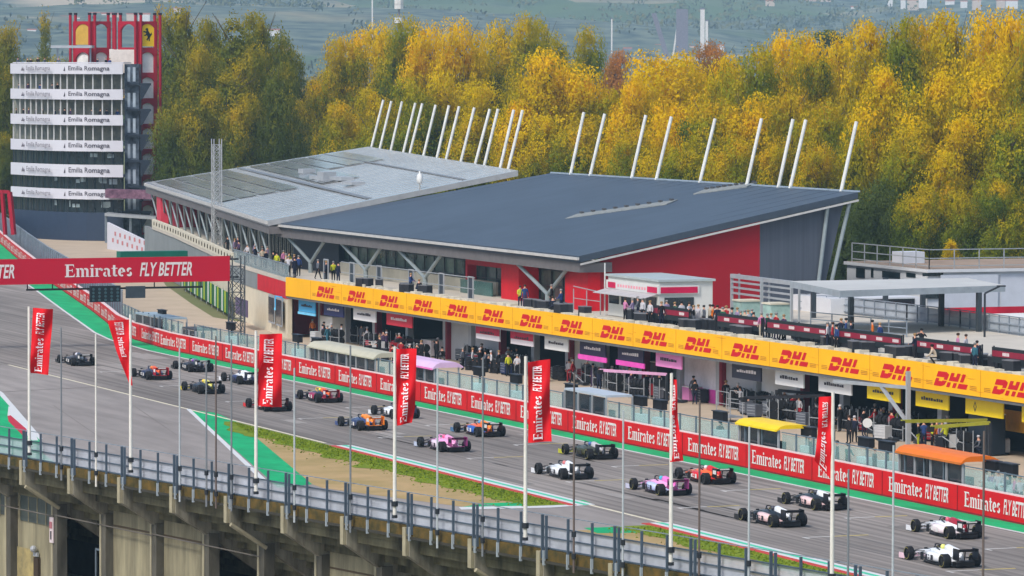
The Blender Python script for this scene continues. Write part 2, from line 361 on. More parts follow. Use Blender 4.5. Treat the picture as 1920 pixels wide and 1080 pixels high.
fglass = glassmat('fence_glass', (150, 190, 186), .34)
STY = sorted((on_x(b, 760, 13.4).y, on_x(a, 760, 13.4).y) for a, b in ((268, 327), (376, 402), (618, 742), (780, 852), (1093, 1172), (1410, 1492), (1714, 1834)))
def fl_x(y):
    for a, b in zip(FL[:-1], FL[1:]):
        if a[1] <= y <= b[1]: return a[0]+(b[0]-a[0])*(y-a[1])/(b[1]-a[1])
    return FL[-1][0]
y_ = FL[0][1]; segs = []
for a, b in STY+[(FL[-1][1], 999)]:
    if a > y_: segs.append((y_, min(a, FL[-1][1])))
    y_ = max(y_, b)
for a, b in segs:
    L_ = [(fl_x(a), a)]+[p for p in FL if a < p[1] < b]+[(fl_x(b), b)]
    mb = MB(); mb.wall([(p[0]+.03, p[1]) for p in L_], .9, 2.3, .03); mb.build('glass_panel', fglass, fence)
    mb = MB(); mb.wall([(p[0]-.02, p[1]) for p in L_], 2.36, 2.42, .07); mb.build('top_rail', postm, fence)
# grey sheet fence along the pit exit
gf = thing('pit_exit_fence', 'tall blue grey slatted fence along the pit exit behind the banner wall by the tower', 'fence', (45, 180, 0))
GF = [(p[0]+1.6, p[1]) for p in WALL if p[1] >= 45]
mb = MB(); mb.wall(GF, .1, 2.7, .05); mb.build('panel', glassmat('slat_screen', (110, 132, 150), .8), gf)
for p, d in poly_sample(GF, 3.0):
    mb = MB(); mb.bar((p.x-.1, p.y, 0), (p.x-.1, p.y, 2.9), .12); mb.build('post', steel, gf)
mb = MB(); mb.wall([(p[0]-.05, p[1]) for p in GF], 2.75, 2.87, .14); mb.build('top_rail', steel, gf)

# ================================================================ PIT WALL STANDS
def stand(px0, px1, rgb, label, kind='shed', h=2.35, tilt=.35, rgb2=None):
    y1 = on_x(px0, 760, 13.4).y; y0 = on_x(px1, 760, 13.4).y
    t = thing('pit_wall_stand', label, 'pit stand', (14.4, (y0+y1)/2, 0), group='team stands along the pit wall')
    x0 = fl_x((y0+y1)/2)-.05; x1 = x0+1.8
    rm = mat('roof_%d_%d_%d' % rgb, rgb, .5, var=.06); mb = MB()
    if kind == 'shed':
        R = []
        n = 8
        for i in range(n+1):
            a = i/n; x = x0-.2+(x1-x0+.5)*a; R.append((x, h+.05+tilt*min(1, math.sin(a*math.pi)*1.6)*.7-(.08 if i == 0 else 0)))
        ring0 = [(x, y0-.15, z) for x, z in R]+[(x, y0-.15, min(z-.1, h)) for x, z in R[::-1]]
        ring1 = [(x, y1+.15, z) for x, z in R]+[(x, y1+.15, min(z-.1, h)) for x, z in R[::-1]]
        mb.loft([ring0, ring1]); mb.build('roof', rm, t, smooth=False)
        if rgb2:
            m2 = MB(); m2.boxf((x0-.24, y0-.1, h-.14), (.06, 0, 0), (0, y1-y0+.2, 0), (0, 0, .12)); m2.build('fascia', mat('fascia_%d_%d_%d' % rgb2, rgb2, .5), t)
    else:
        mb.boxf((x0, y0, h), (x1-x0, 0, 0), (0, y1-y0, 0), (0, 0, .14)); mb.build('roof', rm, t)
    n = max(2, int((y1-y0)/1.9))
    for i in range(n+1):
        y = y0+(y1-y0)*i/n
        mb = MB(); mb.bar((x0, y, 0), (x0, y, h), .1); mb.build('post', lsteel, t)
        if i in (0, n): mb = MB(); mb.bar((x1, y, 0), (x1, y, h), .1); mb.build('post', lsteel, t)
    mb = MB(); mb.boxf((x0+.06, y0+.05, 1.0), (.03, 0, 0), (0, y1-y0-.1, 0), (0, 0, h-1.05)); mb.build('window', glassmat('stand_glass', (30, 44, 50), .85, .12), t)
    mb = MB(); mb.boxf((x0+.1, y0+.1, 0.02), (x1-x0-.4, 0, 0), (0, y1-y0-.2, 0), (0, 0, .9)); mb.build('platform', dark, t)
    m2 = MB()
    for i in range(n): m2.box((x0+.9, y0+(y1-y0)*(i+.5)/n, 1.45), (.12, .8, .5))
    m2.build('screen', black, t)
    return t
stand(268, 327, (150, 168, 178), 'closed pit wall stand with dark grey roof, farthest one', 'flat', 2.2)
stand(376, 402, (60, 64, 70), 'small dark roofed pit wall stand behind the gantry leg', 'flat', 1.9)
stand(618, 742, (186, 181, 158), 'long pit wall stand with cream striped canopy', h=2.45, tilt=.4)
stand(780, 852, (214, 180, 212), 'pit wall stand with pale pink and white canopy', h=2.5, tilt=.45, rgb2=(236, 120, 190))
stand(1093, 1172, (176, 186, 194), 'pit wall stand with plain grey flat roof', 'flat', 2.6)
stand(1414, 1488, (240, 200, 10), 'pit wall stand with bright yellow canopy', h=2.55, tilt=.25, rgb2=(250, 214, 20))
stand(1714, 1834, (226, 112, 10), 'pit wall stand with orange canopy', h=2.6, tilt=.35, rgb2=(200, 110, 30))
# timing consoles between the stands
proto = None
boxw = mat('console_white', (196, 226, 222), .5)
for px in (300, 430, 555, 590, 893, 968, 1068, 1195, 1232, 1350, 1512, 1545, 1622, 1660, 1860, 1890):
    y = on_x(px, 800, 14.0).y
    if proto is None:
        proto = thing('timing_console', 'dark hooded monitor above a white cabinet on the pit wall', 'console', (14.0, y, 0), group='timing consoles on the pit wall')
        mb = MB(); mb.box((14.0, y, .8), (.6, 1.5, 1.5)); mb.build('cabinet', boxw, proto)
        mb = MB(); mb.bar((14.0, y, 1.5), (14.0, y, 2.2), .12); mb.box((13.95, y, 2.36), (.35, 1.5, .55)); mb.build('monitor', black, proto)
        mb = MB(); mb.box((13.95, y, 2.68), (.5, 1.6, .05)); mb.build('hood', dark, proto)
        c = proto
    else: c = copy_tree(proto)
    c.location = (14.0+random.uniform(-.1, .3), y, 0)
# ================================================================ PIT BUILDING
BA, BB = (28.35, -118.0), (25.2, 19.2)          # banner line
bdir = (Vector((*BB, 0))-Vector((*BA, 0))).normalized(); bnor = Vector((bdir.y, -bdir.x, 0))   # bnor points to +x
ZD = 5.15
def bl(px, off=0.):      # point on the facade line at a photo column
    o = bnor*off; A = (BA[0]+o.x, BA[1]+o.y); B = (BB[0]+o.x, BB[1]+o.y); p = on_line(px, 620, A, B); p.z = 0; return p
pit = thing('pit_building', 'long low pit building with open garages under the yellow banner', 'building', (30, -50, 0))
E0 = Vector((*BA, 0))-bdir*12; E1 = Vector((*BB, 0))
DECK = [(28.9, -130), (28.4, -110.8), (25.4, 19.2), (28.1, 36.1), (30.8, 52.2), (35.9, 75.2), (44.5, 115), (49.5, 140), (60, 140), (66, 60), (58, -30), (58, -130)]
deckm = mat('terrace_deck', (190, 182, 168), .85, var=.08, scale=.4)
mb = MB(); mb.prism(DECK, ZD-.3, ZD); mb.build('terrace_deck', deckm, pit)
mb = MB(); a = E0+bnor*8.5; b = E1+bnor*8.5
mb.wall([(a.x, a.y), (b.x, b.y)], 0, ZD-.3, .3); mb.build('back_wall', mat('garage_inner_shade', (24, 24, 28), .8, var=.4, scale=.5), pit)  # near-black colour paints in the shade inside the garages
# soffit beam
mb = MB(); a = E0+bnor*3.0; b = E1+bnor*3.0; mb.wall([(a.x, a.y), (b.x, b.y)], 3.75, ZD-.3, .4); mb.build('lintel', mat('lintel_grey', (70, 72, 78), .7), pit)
BAYS = [553, 598, 645, 700, 762, 832, 880, 932, 998, 1062, 1128, 1200, 1272, 1345, 1415, 1497, 1578, 1670, 1762, 1855, 1960, 2080]
colp = mat('pier_grey', (172, 176, 182), .6, var=.08)
mred = mat('pier_red', (128, 24, 48), .6)
for i, px in enumerate(BAYS):
    p = bl(px, 3.0); mb = MB(); mb.boxf(p-bdir*.28+bnor*.02, bdir*.56, bnor*.5, (0, 0, 3.75)); mb.build('pier', colp, pit); mb = MB(); mb.boxf(p-bdir*.2+bnor*.53, bdir*.4, bnor*4.9, (0, 0, 3.75)); mb.build('partition', mat('garage_inner_shade', (24, 24, 28), .8, var=.4, scale=.5), pit)  # deep part behind each pier coloured dark as garage shade
    if i and i % 2: mb = MB(); mb.boxf(p-bdir*.75-bnor*.0, bdir*.42, bnor*.5, (0, 0, 3.7)); mb.build('pier', mred, pit)
p = bl(545, 2.0); mb = MB(); mb.boxf(bl(553, 2.7)+bdir*.3, bdir*2.2, bnor*3, (0, 0, ZD-.31)); mb.build('end_pier', mat('pier_bright_red', (196, 0, 24), .6), pit)
# bay fronts: (sign colour, sign text colour, closed panel colour, side colours)
FR = [((70, 170, 220), None), ((70, 170, 220), None), ((40, 44, 92), None), ((225, 225, 225), None), ((200, 40, 60), None), (None, (188, 190, 192)), (None, (170, 172, 178)), ((222, 214, 218), 'r'), ((222, 214, 218), 'r'),
      ((226, 226, 222), (214, 214, 208)), ((40, 34, 66), 'p'), ((40, 34, 66), 'p'), ((232, 140, 200), 'w'), (None, (178, 180, 186)), ((38, 40, 56), (226, 226, 226)), ((222, 222, 220), None), ((222, 222, 220), None), ((240, 206, 0), None), ((240, 206, 0), None), ((240, 206, 0), 'y'), ((240, 206, 0), None)]
tblk = mat('sign_ink', (60, 56, 62), .6)
for i, (sg, cl) in enumerate(FR):
    a, b = bl(BAYS[i+1], 3.0), bl(BAYS[i], 3.0); W = (b-a).length; a = a+bdir*.4; W -= .8
    if isinstance(cl, tuple):
        mb = MB(); mb.boxf(a+bnor*.35, bdir*W, bnor*.12, (0, 0, 3.74)); mb.build('closed_shutter', mat('shutter_%d_%d_%d' % cl, cl, .6, var=.04), pit)
    if cl == 'w':
        mb = MB(); mb.boxf(a+bnor*.3, bdir*W, bnor*.12, (0, 0, 3.0)); mb.build('closed_screen', mat('pale_screen', (228, 224, 232), .6), pit)
        mb = MB(); mb.boxf(a+bnor*.24, bdir*W, bnor*.05, (0, 0, .95)); mb.build('screen_skirt', mat('magenta', (226, 80, 180), .6), pit)
    if sg:
        m = mat('sign_%d_%d_%d' % sg, sg, .5, var=.03)
        s = MB(); a = a-bnor*2.3; s.boxf(a+bdir*(W*.12)+bnor*.05+Vector((0, 0, 2.45)), bdir*(W*.76), bnor*.1, (0, 0, 1.02)); so_ = s.build('garage_sign', m, pit)
        U = -bdir; o = a+bdir*(W*.88)+bnor*.04
        if cl == 'y':       # diamond badge and word
            q = MB(); c = o+U*(W*.2)+Vector((0, 0, 2.95)); r = .34
            for s_ in ((1, 1), (1, -1), (-1, -1), (-1, 1)):
                A = c+U*(r*.62*s_[0]); B = c+Vector((0, 0, r*s_[1])); k = .62
                q.poly([A, B, c+(B-c)*k, c+(A-c)*k])
            q.build('badge', tblk, so_)
        else:
            q = MB(); x = W*.14; inkm = tblk if sum(sg) > 380 else whitet
            while x < W*.6:
                wd = random.uniform(.12, .34); q.boxf(o+U*x+Vector((0, 0, 2.9)), U*wd, -bnor*.02, (0, 0, random.uniform(.12, .24))); x += wd+.1
            q.build('marking', inkm, so_)
        if cl == 'p':
            s = MB(); s.boxf(a+bdir*(W*.08)+bnor*.0+Vector((0, 0, 2.1)), bdir*(W*.84), bnor*.1, (0, 0, .36)); s.build('pink_strip', mat('magenta', (226, 80, 180), .6), pit)
            s = MB(); s.boxf(a+bdir*(W*.3)+bnor*3.0, bdir*(W*.5), bnor*.4, (0, 0, 1.9)); s.build('cabinet', mat('pale_green_white', (206, 226, 220), .5), pit)
        if cl == 'r':
            s = MB(); s.boxf(a+bdir*(W*.12)+bnor*.03+Vector((0, 0, 2.85)), bdir*(W*.76), bnor*.05, (0, 0, .62)); s.build('red_strip', mat('sign_red', (190, 30, 66), .6), pit)
        if i in (0, 1):
            s = MB(); s.boxf(a+bdir*(W*.1)+bnor*.02+Vector((0, 0, 2.2)), bdir*(W*.8), bnor*.1, (0, 0, .22)); s.build('pale_strip', mat('pale_blue', (120, 200, 235), .5), pit)
        if i == 19:
            s = MB(); s.boxf(a+bnor*2.6+Vector((0, 0, 1.35)), bdir*W, bnor*.1, (0, 0, 1.3)); s.build('yellow_blind', mat('amber', (240, 170, 10), .6), pit)
    if sg: a = a+bnor*2.3
    # crates and shelves deep inside open garages
    if not isinstance(cl, tuple) and cl != 'w':
        s = MB(); random.seed(40+i)
        for k in range(7):
            s.boxf(a+bdir*random.uniform(.2, W-1)+bnor*random.uniform(2, 7)+Vector((0, 0, .01)), bdir*random.uniform(.4, 1), bnor*.5, (0, 0, random.uniform(.5, 2)))
        s.build('garage_shelf', mat(random.choice(('shelf_grey', 'shelf_blue', 'shelf_red')), random.choice(((70, 72, 78), (30, 40, 64), (90, 24, 34))), .6, var=.4, scale=2), pit)
# banner
ban = thing('banner', 'long yellow banner with repeated red logos along the pit building roof edge', 'banner', (28, -50, 3.7))
a = E0-bdir*2; L = (E1-a).length
mb = MB(); mb.boxf(a+Vector((0, 0, 3.70)), bdir*L, bnor*.25, (0, 0, 1.62)); mb.build('sheet', yellow, ban)
mb = MB(); mb.boxf(a+bnor*.05+Vector((0, 0, 3.50)), bdir*L, bnor*3.2, (0, 0, .19)); mb.build('under_frame', mat('canopy_grey', (96, 98, 100), .7), ban)
dred = mat('logo_red', (202, 6, 22), .55, var=.02); dbr = mat('logo_line', (196, 130, 20), .6)
PXL = [593, 651, 711, 774, 838, 904, 974, 1049, 1125, 1202, 1283, 1370, 1460, 1553, 1650, 1751, 1860, 1975]
for px in PXL:
    p = bl(px); U = -bdir; o = p-bnor*.015+Vector((0, 0, 4.02))
    g = 4.9/3.2
    mb = MB(); place(mb, DHL, flat(o, U, (0, 0, 1), g, .92)); mb.build('logo', dred, ban)
    mb = MB()
    for x0, x1 in ((-.95, -.12), (3.05*g, 3.05*g+.9)):
        for k in range(3): mb.poly([tuple(flat(o, U, (0, 0, 1), 1)(*q)) for q in ((x0, .03+k*.1), (x1, .03+k*.1), (x1+.03, .08+k*.1), (x0+.03, .08+k*.1))])
    mb.build('logo_lines', dbr, ban)
sm_ = MB(); rf_ = random.Random(5)
for i_, px in enumerate(PXL):
    p = bl(px)+bdir*1.35
    q_ = MB(); q_.boxf(p-bnor*.012+Vector((0, 0, 3.71)), bdir*.045, bnor*.02, (0, 0, 1.6)); q_.build('seam', mat('banner_seam', (196, 128, 0), .6), ban)
    for k in range(3):
        z = 3.8+rf_.random()*1.4; o = p-bdir*rf_.uniform(.5, 7); q_ = MB(); q_.poly([o-bnor*.004+Vector((0, 0, z)), o-bnor*.004-bdir*rf_.uniform(.6, 2.2)+Vector((0, 0, z-.03)), o-bnor*.004-bdir*rf_.uniform(.6, 2.2)+Vector((0, 0, z-.09))]); q_.build('crease_shade', mat('banner_crease_shade', (226, 150, 0), .6), ban)  # flat darker slivers, crease shade put into the colour
# cream parapet ledge with planters just behind the banner
led = MB(); led2 = MB(); random.seed(9)
s_ = 6.0
lt = thing('terrace_ledge', 'row of cream slabs and dark gaps lying along the terrace edge behind the yellow banner', 'ledge', (29, -50, ZD))
while s_ < L-8:
    wd = random.uniform(.7, 1.3); q = a+bdir*s_+bnor*(.55+random.uniform(0, .3))
    led = MB(); led.boxf(q+Vector((0, 0, ZD+.003)), bdir*wd, bnor*.7, (0, 0, random.uniform(.18, .34))); led.build('slab', cream, lt); s_ += wd+random.uniform(.35, .8)
# ---------------------------------------------------------------- left end of the pit building
def strip(pts, z0, z1, t, name, m, par):
    mb = MB(); mb.wall(pts, z0, z1, t); return mb.build(name, m, par)
CUR = [(25.5, 19.6), (28.2, 36.1), (30.9, 52.2), (36.0, 75.2), (44.6, 115), (49.6, 140), (51.6, 150)]
wgrey = mat('ramp_grey', (126, 132, 132), .8, var=.1, scale=.3)
wing = thing('curved_pit_wing', 'curved cream and grey pit building wing with round holed parapet', 'building', (35, 75, 0))
strip(CUR[:4], 0, 3.4, .4, 'wall', mat('wing_cream', (206, 196, 172), .8, var=.06), wing)
strip(CUR[3:], 0, 4.84, .4, 'wall', wgrey, wing)
strip([(p[0]-.05, p[1]) for p in CUR[1:4]], 3.4, 4.84, .45, 'upper_wall', wgrey, wing)
strip([(p[0]-.05, p[1]) for p in CUR[:2]], 3.4, 4.84, .45, 'fascia', mat('pier_bright_red', (196, 0, 24), .6), wing)
strip([(p[0]-.12, p[1]) for p in CUR[2:6]], ZD+.0, ZD+.85, .3, 'parapet', cream, wing)
mb = MB()
for p, d in poly_sample(CUR[2:6], 3.1):
    n = Vector((-d.y, d.x, 0)); c = p+n*.14+Vector((-.0, 0, ZD+.45)); mb.tube(c+n*.0, c+n*.05, .22, 10)
mb.build('round_hole', mat('hole_shadow', (70, 62, 50), .9), wing)
mb = MB()
for k in range(2):
    q0 = Vector((25.45, 20.6, 0))+Vector((.162, .987, 0))*(k*4.2); d = Vector((.162, .987, 0)); n = Vector((-.987, .162, 0))
    mb = MB(); mb.boxf(q0+n*.06+Vector((0, 0, .9)), d*3.4, n*.06, (0, 0, 2.5)); wf = mb.build('window_frame', lsteel, wing)
    mb = MB(); mb.boxf(q0+n*.13+d*.2+Vector((0, 0, 1.1)), d*3.0, n*.03, (0, 0, 2.1)); mb.build('pane', glassd, wf)
mb = MB(); mb.boxf(Vector((25.45, 30.5, 1.2)), Vector((.162, .987, 0))*7, Vector((-.987, .162, 0))*.1, (0, 0, 1.5)); mb.build('plaque', mat('plaque_purple', (88, 74, 104), .6), wing)
# glass balustrade on the terrace end
gb = thing('glass_balustrade', 'glass balustrade on the terrace left of the yellow banner', 'railing', (27, 28, ZD))
mb = MB(); mb.wall([(25.7, 20), (28.3, 36), (31, 52)], ZD+.05, ZD+1.15, .04); mb.build('glass', glassmat('balustrade_glass', (150, 172, 176), .55), gb)
mb = MB(); mb.wall([(25.66, 20), (28.26, 36), (30.96, 52)], ZD+1.16, ZD+1.22, .12); mb.build('handrail', steel, gb)
hd = thing('hoarding', 'green and yellow striped hoarding fence below the curved wing', 'fence', (35, 80, 0))
HL = [(29.9, 50.0), (30.4, 52.2), (35.45, 75.2), (41.6, 103.5)]
smp = poly_sample(HL, 1.5)
for i, (p, d) in enumerate(smp[:-1]):
    c_ = ((6, 96, 44), (6, 84, 40), (160, 180, 20), (20, 110, 60), (200, 206, 196))[i % 5]; mb = MB(); mb.boxf(p+Vector((0, 0, .35)), d*1.4, Vector((-d.y, d.x, 0))*.05, (0, 0, 2.0)); mb.build('panel', mat('hoarding_%d' % (i % 5), c_, .6), hd)
    if i % 4 == 0: mb = MB(); mb.bar(p-d*.05, p-d*.05+Vector((0, 0, 2.5)), .06); mb.build('post', lsteel, hd)
# ================================================================ PADDOCK BUILDING (glass hall with tilted roofs)
hall = thing('paddock_hall', 'large glass hall with tilted dark blue roof and shaded red side wall', 'building', (40, 0, ZD))
Y0, Y1, XF, XB, ZF, ZB = -36.0, 36.5, 30.0, 53.0, 9.35, 13.95
zr = lambda x: ZF+(x-XF)*(ZB-ZF)/(XB-XF)
blue = mat('roof_slate_blue', (66, 77, 89), .5, var=.10, scale=.11, spec=.3, detail=10)
streak(blue, .93, 1.03, (.04, 1.2, 1), (.25, .25, 1))
edge = mat('roof_edge', (62, 72, 84), .5); palee = mat('edge_trim', (186, 184, 180), .5); fas = mat('fascia_grey', (104, 100, 100), .6)
# roof: top edge corner points measured from the photograph
RF = [(30.0, -36.0), (30.0, 36.5), (52.0, 24.5+.3), (53.2, -36.0)]
zz = [ZF, ZF, ZB, ZB]
def roof(par, R, Z, t, m, mtop):
    mb = MB(); b = [(p[0], p[1], z-t) for p, z in zip(R, Z)]; tp = [(p[0], p[1], z) for p, z in zip(R, Z)]
    mb.loft([b, tp], m=0); mb.m[-1] = 1; return mb.build('roof', [m, mtop], par)
ro = roof(hall, RF, zz, .5, edge, blue)
mb = MB()
for k in range(1, 24):       # standing seams
    f = k/24; p = Vector((30.0+.1, -36+72.5*f, ZF+.004)); q = Vector((53.2-1.2*f, -36+60.8*f, ZB+.004)); mb.bar(p, q, .05, .03)
mb.build('seam', mat('seam_blue', (61, 71, 82), .55), ro)
mb = MB(); mb.bar((29.9, -36.1, ZF-.2), (29.9, 36.6, ZF-.2), .2, .2); mb.build('gutter', palee, hall)
mb = MB(); mb.bar((30.1, -36.1, ZF-.62), (53.2, -36.1, ZB-.62), .12, .14); mb.build('verge_trim', palee, hall)
mb = MB(); mb.bar((52.1, 24.9, ZB+.06), (53.3, -36, ZB+.06), .16, .12); mb.build('ridge_trim', mat('ridge', (150, 165, 178), .4), hall)
mb = MB(); mb.prism([(30.15, -35.8), (30.15, 36.3), (32.8, 36.3), (32.8, -35.8)], ZF-1.25, ZF-.52); mb.build('soffit', fas, hall)
# side wall: red in its painted shade tone, then grey
def sidewall(x0, x1, name, m):
    mb = MB(); y = Y0+.6
    mb.hexa([(x0, y, ZD+.002), (x1, y, ZD+.002), (x1, y+.4, ZD+.002), (x0, y+.4, ZD+.002), (x0, y, zr(x0)-.55), (x1, y, zr(x1)-.55), (x1, y+.4, zr(x1)-.55), (x0, y+.4, zr(x0)-.55)]); return mb.build(name, m, hall)
sidewall(32.0, 45.2, 'shaded_red_wall', crimson); 
gw = mat('grey_cladding', (74, 80, 91), .6, var=.16, scale=1.2, stretch=(4, 4, .05))
mb = MB(); y = Y0+.6
mb.hexa([(45.2, y, ZD+.002), (50.3, y, ZD+.002), (50.3, y+.4, ZD+.002), (45.2, y+.4, ZD+.002), (45.2, y, zr(45.2)-.55), (52.3, y, zr(52.3)-.55), (52.3, y+.4, zr(52.3)-.55), (45.2, y+.4, zr(45.2)-.55)]); mb.build('grey_wall', gw, hall)
# end block at the front corner, glazing, frames
mb = MB(); mb.boxf((31.0, Y0+.6, ZD+.003), (1.0, 0, 0), (0, 4.6, 0), (0, 0, 3.5)); mb.build('corner_block', mat('pier_bright_red', (196, 0, 24), .6), hall)
yg = lambda px: on_x(px, 530, 33).y
glz = mat('hall_glass', (34, 52, 58), .15, rgb2=(104, 128, 120), scale=.4, spec=.6)
mb = MB(); mb.boxf((33.2, Y0+5.2, ZD), (.15, 0, 0), (0, 36.2-Y0-5.4, 0), (0, 0, 3.6)); mb.build('glazing', glz, hall)
mb = MB()
for k in range(30):
    y = Y0+6+k*2.4
    if y < 36: mb.bar((33.1, y, ZD), (33.1, y, ZF-.9), .1)
for z in (1.25, 2.5): mb.bar((33.1, Y0+5.2, ZD+z), (33.1, 36, ZD+z), .08)
mb.build('mullion', mat('mullion', (52, 62, 68), .5), hall)
mb = MB(); mb.boxf((32.6, -12.0, ZD+.002), (.4, 0, 0), (0, 44, 0), (0, 0, 1.05)); mb.build('plinth', cream, hall)
mb = MB(); mb.boxf((32.5, yg(645), ZD+.01), (.5, 0, 0), (0, yg(560)-yg(645), 0), (0, 0, 3.0)); mb.build('dark_bay', mat('dark_navy', (28, 36, 52), .5), hall)
yr0, yr1, yr2 = yg(1008), yg(975), yg(890)
mb = MB(); mb.boxf((31.4, yr0, ZD+.003), (1.7, 0, 0), (0, yr1-yr0, 0), (0, 0, 3.4)); mb.build('red_pier', mat('pier_bright_red', (196, 0, 24), .6), hall)
mb = MB(); mb.boxf((32.2, yr1, ZD+2.3), (.8, 0, 0), (0, yr2-yr1, 0), (0, 0, 1.2)); mb.boxf((32.2, yr2-.4, ZD+.003), (.8, 0, 0), (0, .4, 0), (0, 0, 2.29)); mb.build('red_portal', mat('portal_red', (176, 16, 42), .6), hall)
mb = MB(); mb.boxf((32.8, yr1+.1, ZD+.01), (.3, 0, 0), (0, (yr2-yr1)*.42, 0), (0, 0, 2.4)); mb.build('doorway', glassd, hall)
mb = MB(); mb.boxf((31.6, yr1+2.6, ZD+.003), (.1, 0, 0), (0, (yr2-yr1)-3, 0), (0, 0, 1.1)); mb.build('balcony_glass', glassmat('balcony_green', (60, 104, 100), .75), hall)
# V columns along the front
vproto = None
colm = mat('column_steel', (140, 150, 152), .4, metal=.2)
for px, ya in ((582.5, 522), (686, 530), (797, 540), (1027, 562)):
    y = on_x(px, ya, 30.9).y
    for sgn in (-1, 1):
        mb = MB(); mb.tube((30.9, y, ZD+.9), (30.6, y+sgn*(5.6 if sgn > 0 else 4.6), ZF-1.2), .15, 8); mb.build('slanted_column', colm, hall)
    mb = MB(); mb.tube((30.9, y, ZD), (30.9, y, ZD+.95), .22, 8); mb.build('column_foot', colm, hall)
# slanted columns / masts at the back
def masts(par, lab, grp, L, x_of, z_of):
    for (bx, by, tx, ty) in L: pass
MBL = [(1067.5, 325, 1095, 211), (1104, 327, 1134, 213), (1182, 332, 1211, 215), (1228, 334, 1259, 219), (1310, 338, 1341, 222), (1397.5, 345, 1428, 222), (1457, 348, 1487, 224), (1479, 350, 1511, 225), (1575, 354, 1606, 229)]
MWL = [(694, 276, 719, 188), (710, 278, 734, 190), (730.5, 282, 754, 190), (754, 285, 779, 193), (766, 287, 792, 194), (792, 290, 817, 196), (817, 295, 842, 198), (834, 298, 861, 200), (862, 301, 889.5, 202), (889, 304, 918.5, 204), (906, 307, 934, 204), (936, 311, 963.5, 206), (951, 313, 980, 207)]
def mast(par, b, t, edgeline):
    A, B = edgeline; p = on_line(b[0], b[1], A, B); zt = None
    out = Vector((.9, .12, 0)) if par is hall else Vector((.85, -.1, 0))
    best = None
    for k in range(5, 90):
        q = p+out*(1.35 if par is hall else 1.35)+Vector((0, 0, k*.1)); e = abs(to_px(q)[1]-t[1])
        if best is None or e < best[0]: best = (e, q)
    q = best[1]; vx = to_px(q)[0]; q = q+RT*((t[0]-vx)/FPX*(q-CAM).dot(FW))
    mb = MB(); mb.tube(p-Vector((0, 0, .6)), q, .15, 8); mb.build('mast', mat('mast_white', (214, 214, 208), .4), par)
for bx, by, tx, ty in MBL: mast(hall, (bx, by), (tx, ty), ((53.15, -36), (52.0, 24.8)))
for (a_, b_) in (((1553, 378), (1533, 545)), ((1593, 380), (1552, 560))):
    p = on_y(a_[0], a_[1], Y0+.35); q = on_y(b_[0], b_[1], Y0+.35); mb = MB(); mb.tube(q, p, .16, 8); mb.build('slanted_column', colm, hall)
# roof lights
for (x0, y0, x1, y1) in ((1060, 412, 1250, 385), (1300, 366, 1400, 352)):
    def on_roof(px, py):
        v = ray(px, py); n = Vector((-(ZB-ZF)/(XB-XF), 0, 1)); return CAM+v*((Vector((XF, 0, ZF))-CAM).dot(n)/v.dot(n))
    p, q = on_roof(x0, y0), on_roof(x1, y1); d = (q-p); sl_ = (ZB-ZF)/(XB-XF)
    mb = MB(); w_ = Vector((1.9, 1.6, 1.9*sl_))*.8
    mb.hexa([p, p+w_, q+w_, q, p+Vector((0, 0, .12)), p+w_+Vector((0, 0, .12)), q+w_+Vector((0, 0, .12)), q+Vector((0, 0, .12))]); rl = mb.build('roof_light', mat('roof_light', (146, 148, 142), .7, rgb2=(116, 122, 124), scale=2.5), hall)
    mb = MB(); n = 9
    for k in range(n):
        c = p+w_*.95+d*((k+.5)/n)+Vector((0, 0, .2)); mb.box(c, (.25, .4, .14))
    mb.build('vent_cap', mat('vent_cap', (80, 80, 82), .6), rl)
# ---------------- pale roofed hall
hall2 = thing('pale_roof_hall', 'glass hall with tilted pale metal roof and inclined masts beside the tower', 'building', (50, 90, ZD))
R2 = [(28.9, 35.4), (54.1, 158.2), (74.7, 137.8), (50.55, 29.0)]; ZF2, ZB2 = 9.6, 14.1
palem = mat('pale_roof', (158, 158, 157), .24, metal=.4, rgb2=(190, 189, 186), scale=.12, spec=.6)
r2 = roof(hall2, R2, [ZF2, ZF2, ZB2, ZB2], .5, mat('pale_edge', (150, 152, 154), .5), palem)
def r2pt(u, v):    # u along, v across
    a = Vector((R2[0][0], R2[0][1], ZF2)).lerp(Vector((R2[1][0], R2[1][1], ZF2)), u); b = Vector((R2[3][0], R2[3][1], ZB2)).lerp(Vector((R2[2][0], R2[2][1], ZB2)), u); return a.lerp(b, v)
mb = MB(); up = Vector((0, 0, .03))
mb.bar(r2pt(.02, .42)+up, r2pt(.98, .42)+up, .7, .08); mb.bar(r2pt(.02, .8)+up, r2pt(.98, .8)+up, .4, .08)
mb.build('gutter', mat('roof_seam', (120, 124, 128), .5), r2)
mb = MB()
for k in range(1, 40): mb.bar(r2pt(k/40, .01)+up*.3, r2pt(k/40, .99)+up*.3, .10, .03)
mb.build('seam', mat('roof_rib', (166, 168, 168), .4), r2)
panm = mat('solar_panel', (88, 93, 97), .15, rgb2=(150, 153, 153), scale=.8, spec=.6)
mb = MB()
for iu in range(26):
    for iv in range(10):
        if iv == 4: continue
        u0, u1 = .38+iu*.0225, .38+iu*.0225+.020; v0, v1 = .03+iv*.085, .03+iv*.085+.075
        if u1 > .98 or (iv > 6 and u0 < .62) : continue
        mb.poly([r2pt(u0, v0)+up*3, r2pt(u1, v0)+up*3, r2pt(u1, v1)+up*3, r2pt(u0, v1)+up*3])
mb.build('solar_panel', panm, r2)['kind'] = 'stuff'
for (u, v, sx, sz) in ((.42, .5, 1.2, .9), (.38, .54, 2.2, .35), (.47, .5, 1.6, .35), (.62, .53, 1.0, .5), (.27, .52, 1.8, .3)):
    p = r2pt(u, v); mb = MB(); mb.box(p+Vector((0, 0, sz/2)), (1.4, sx*1.6, sz)); mb.build('roof_unit', mat('unit_pale', (160, 164, 168), .5), hall2)
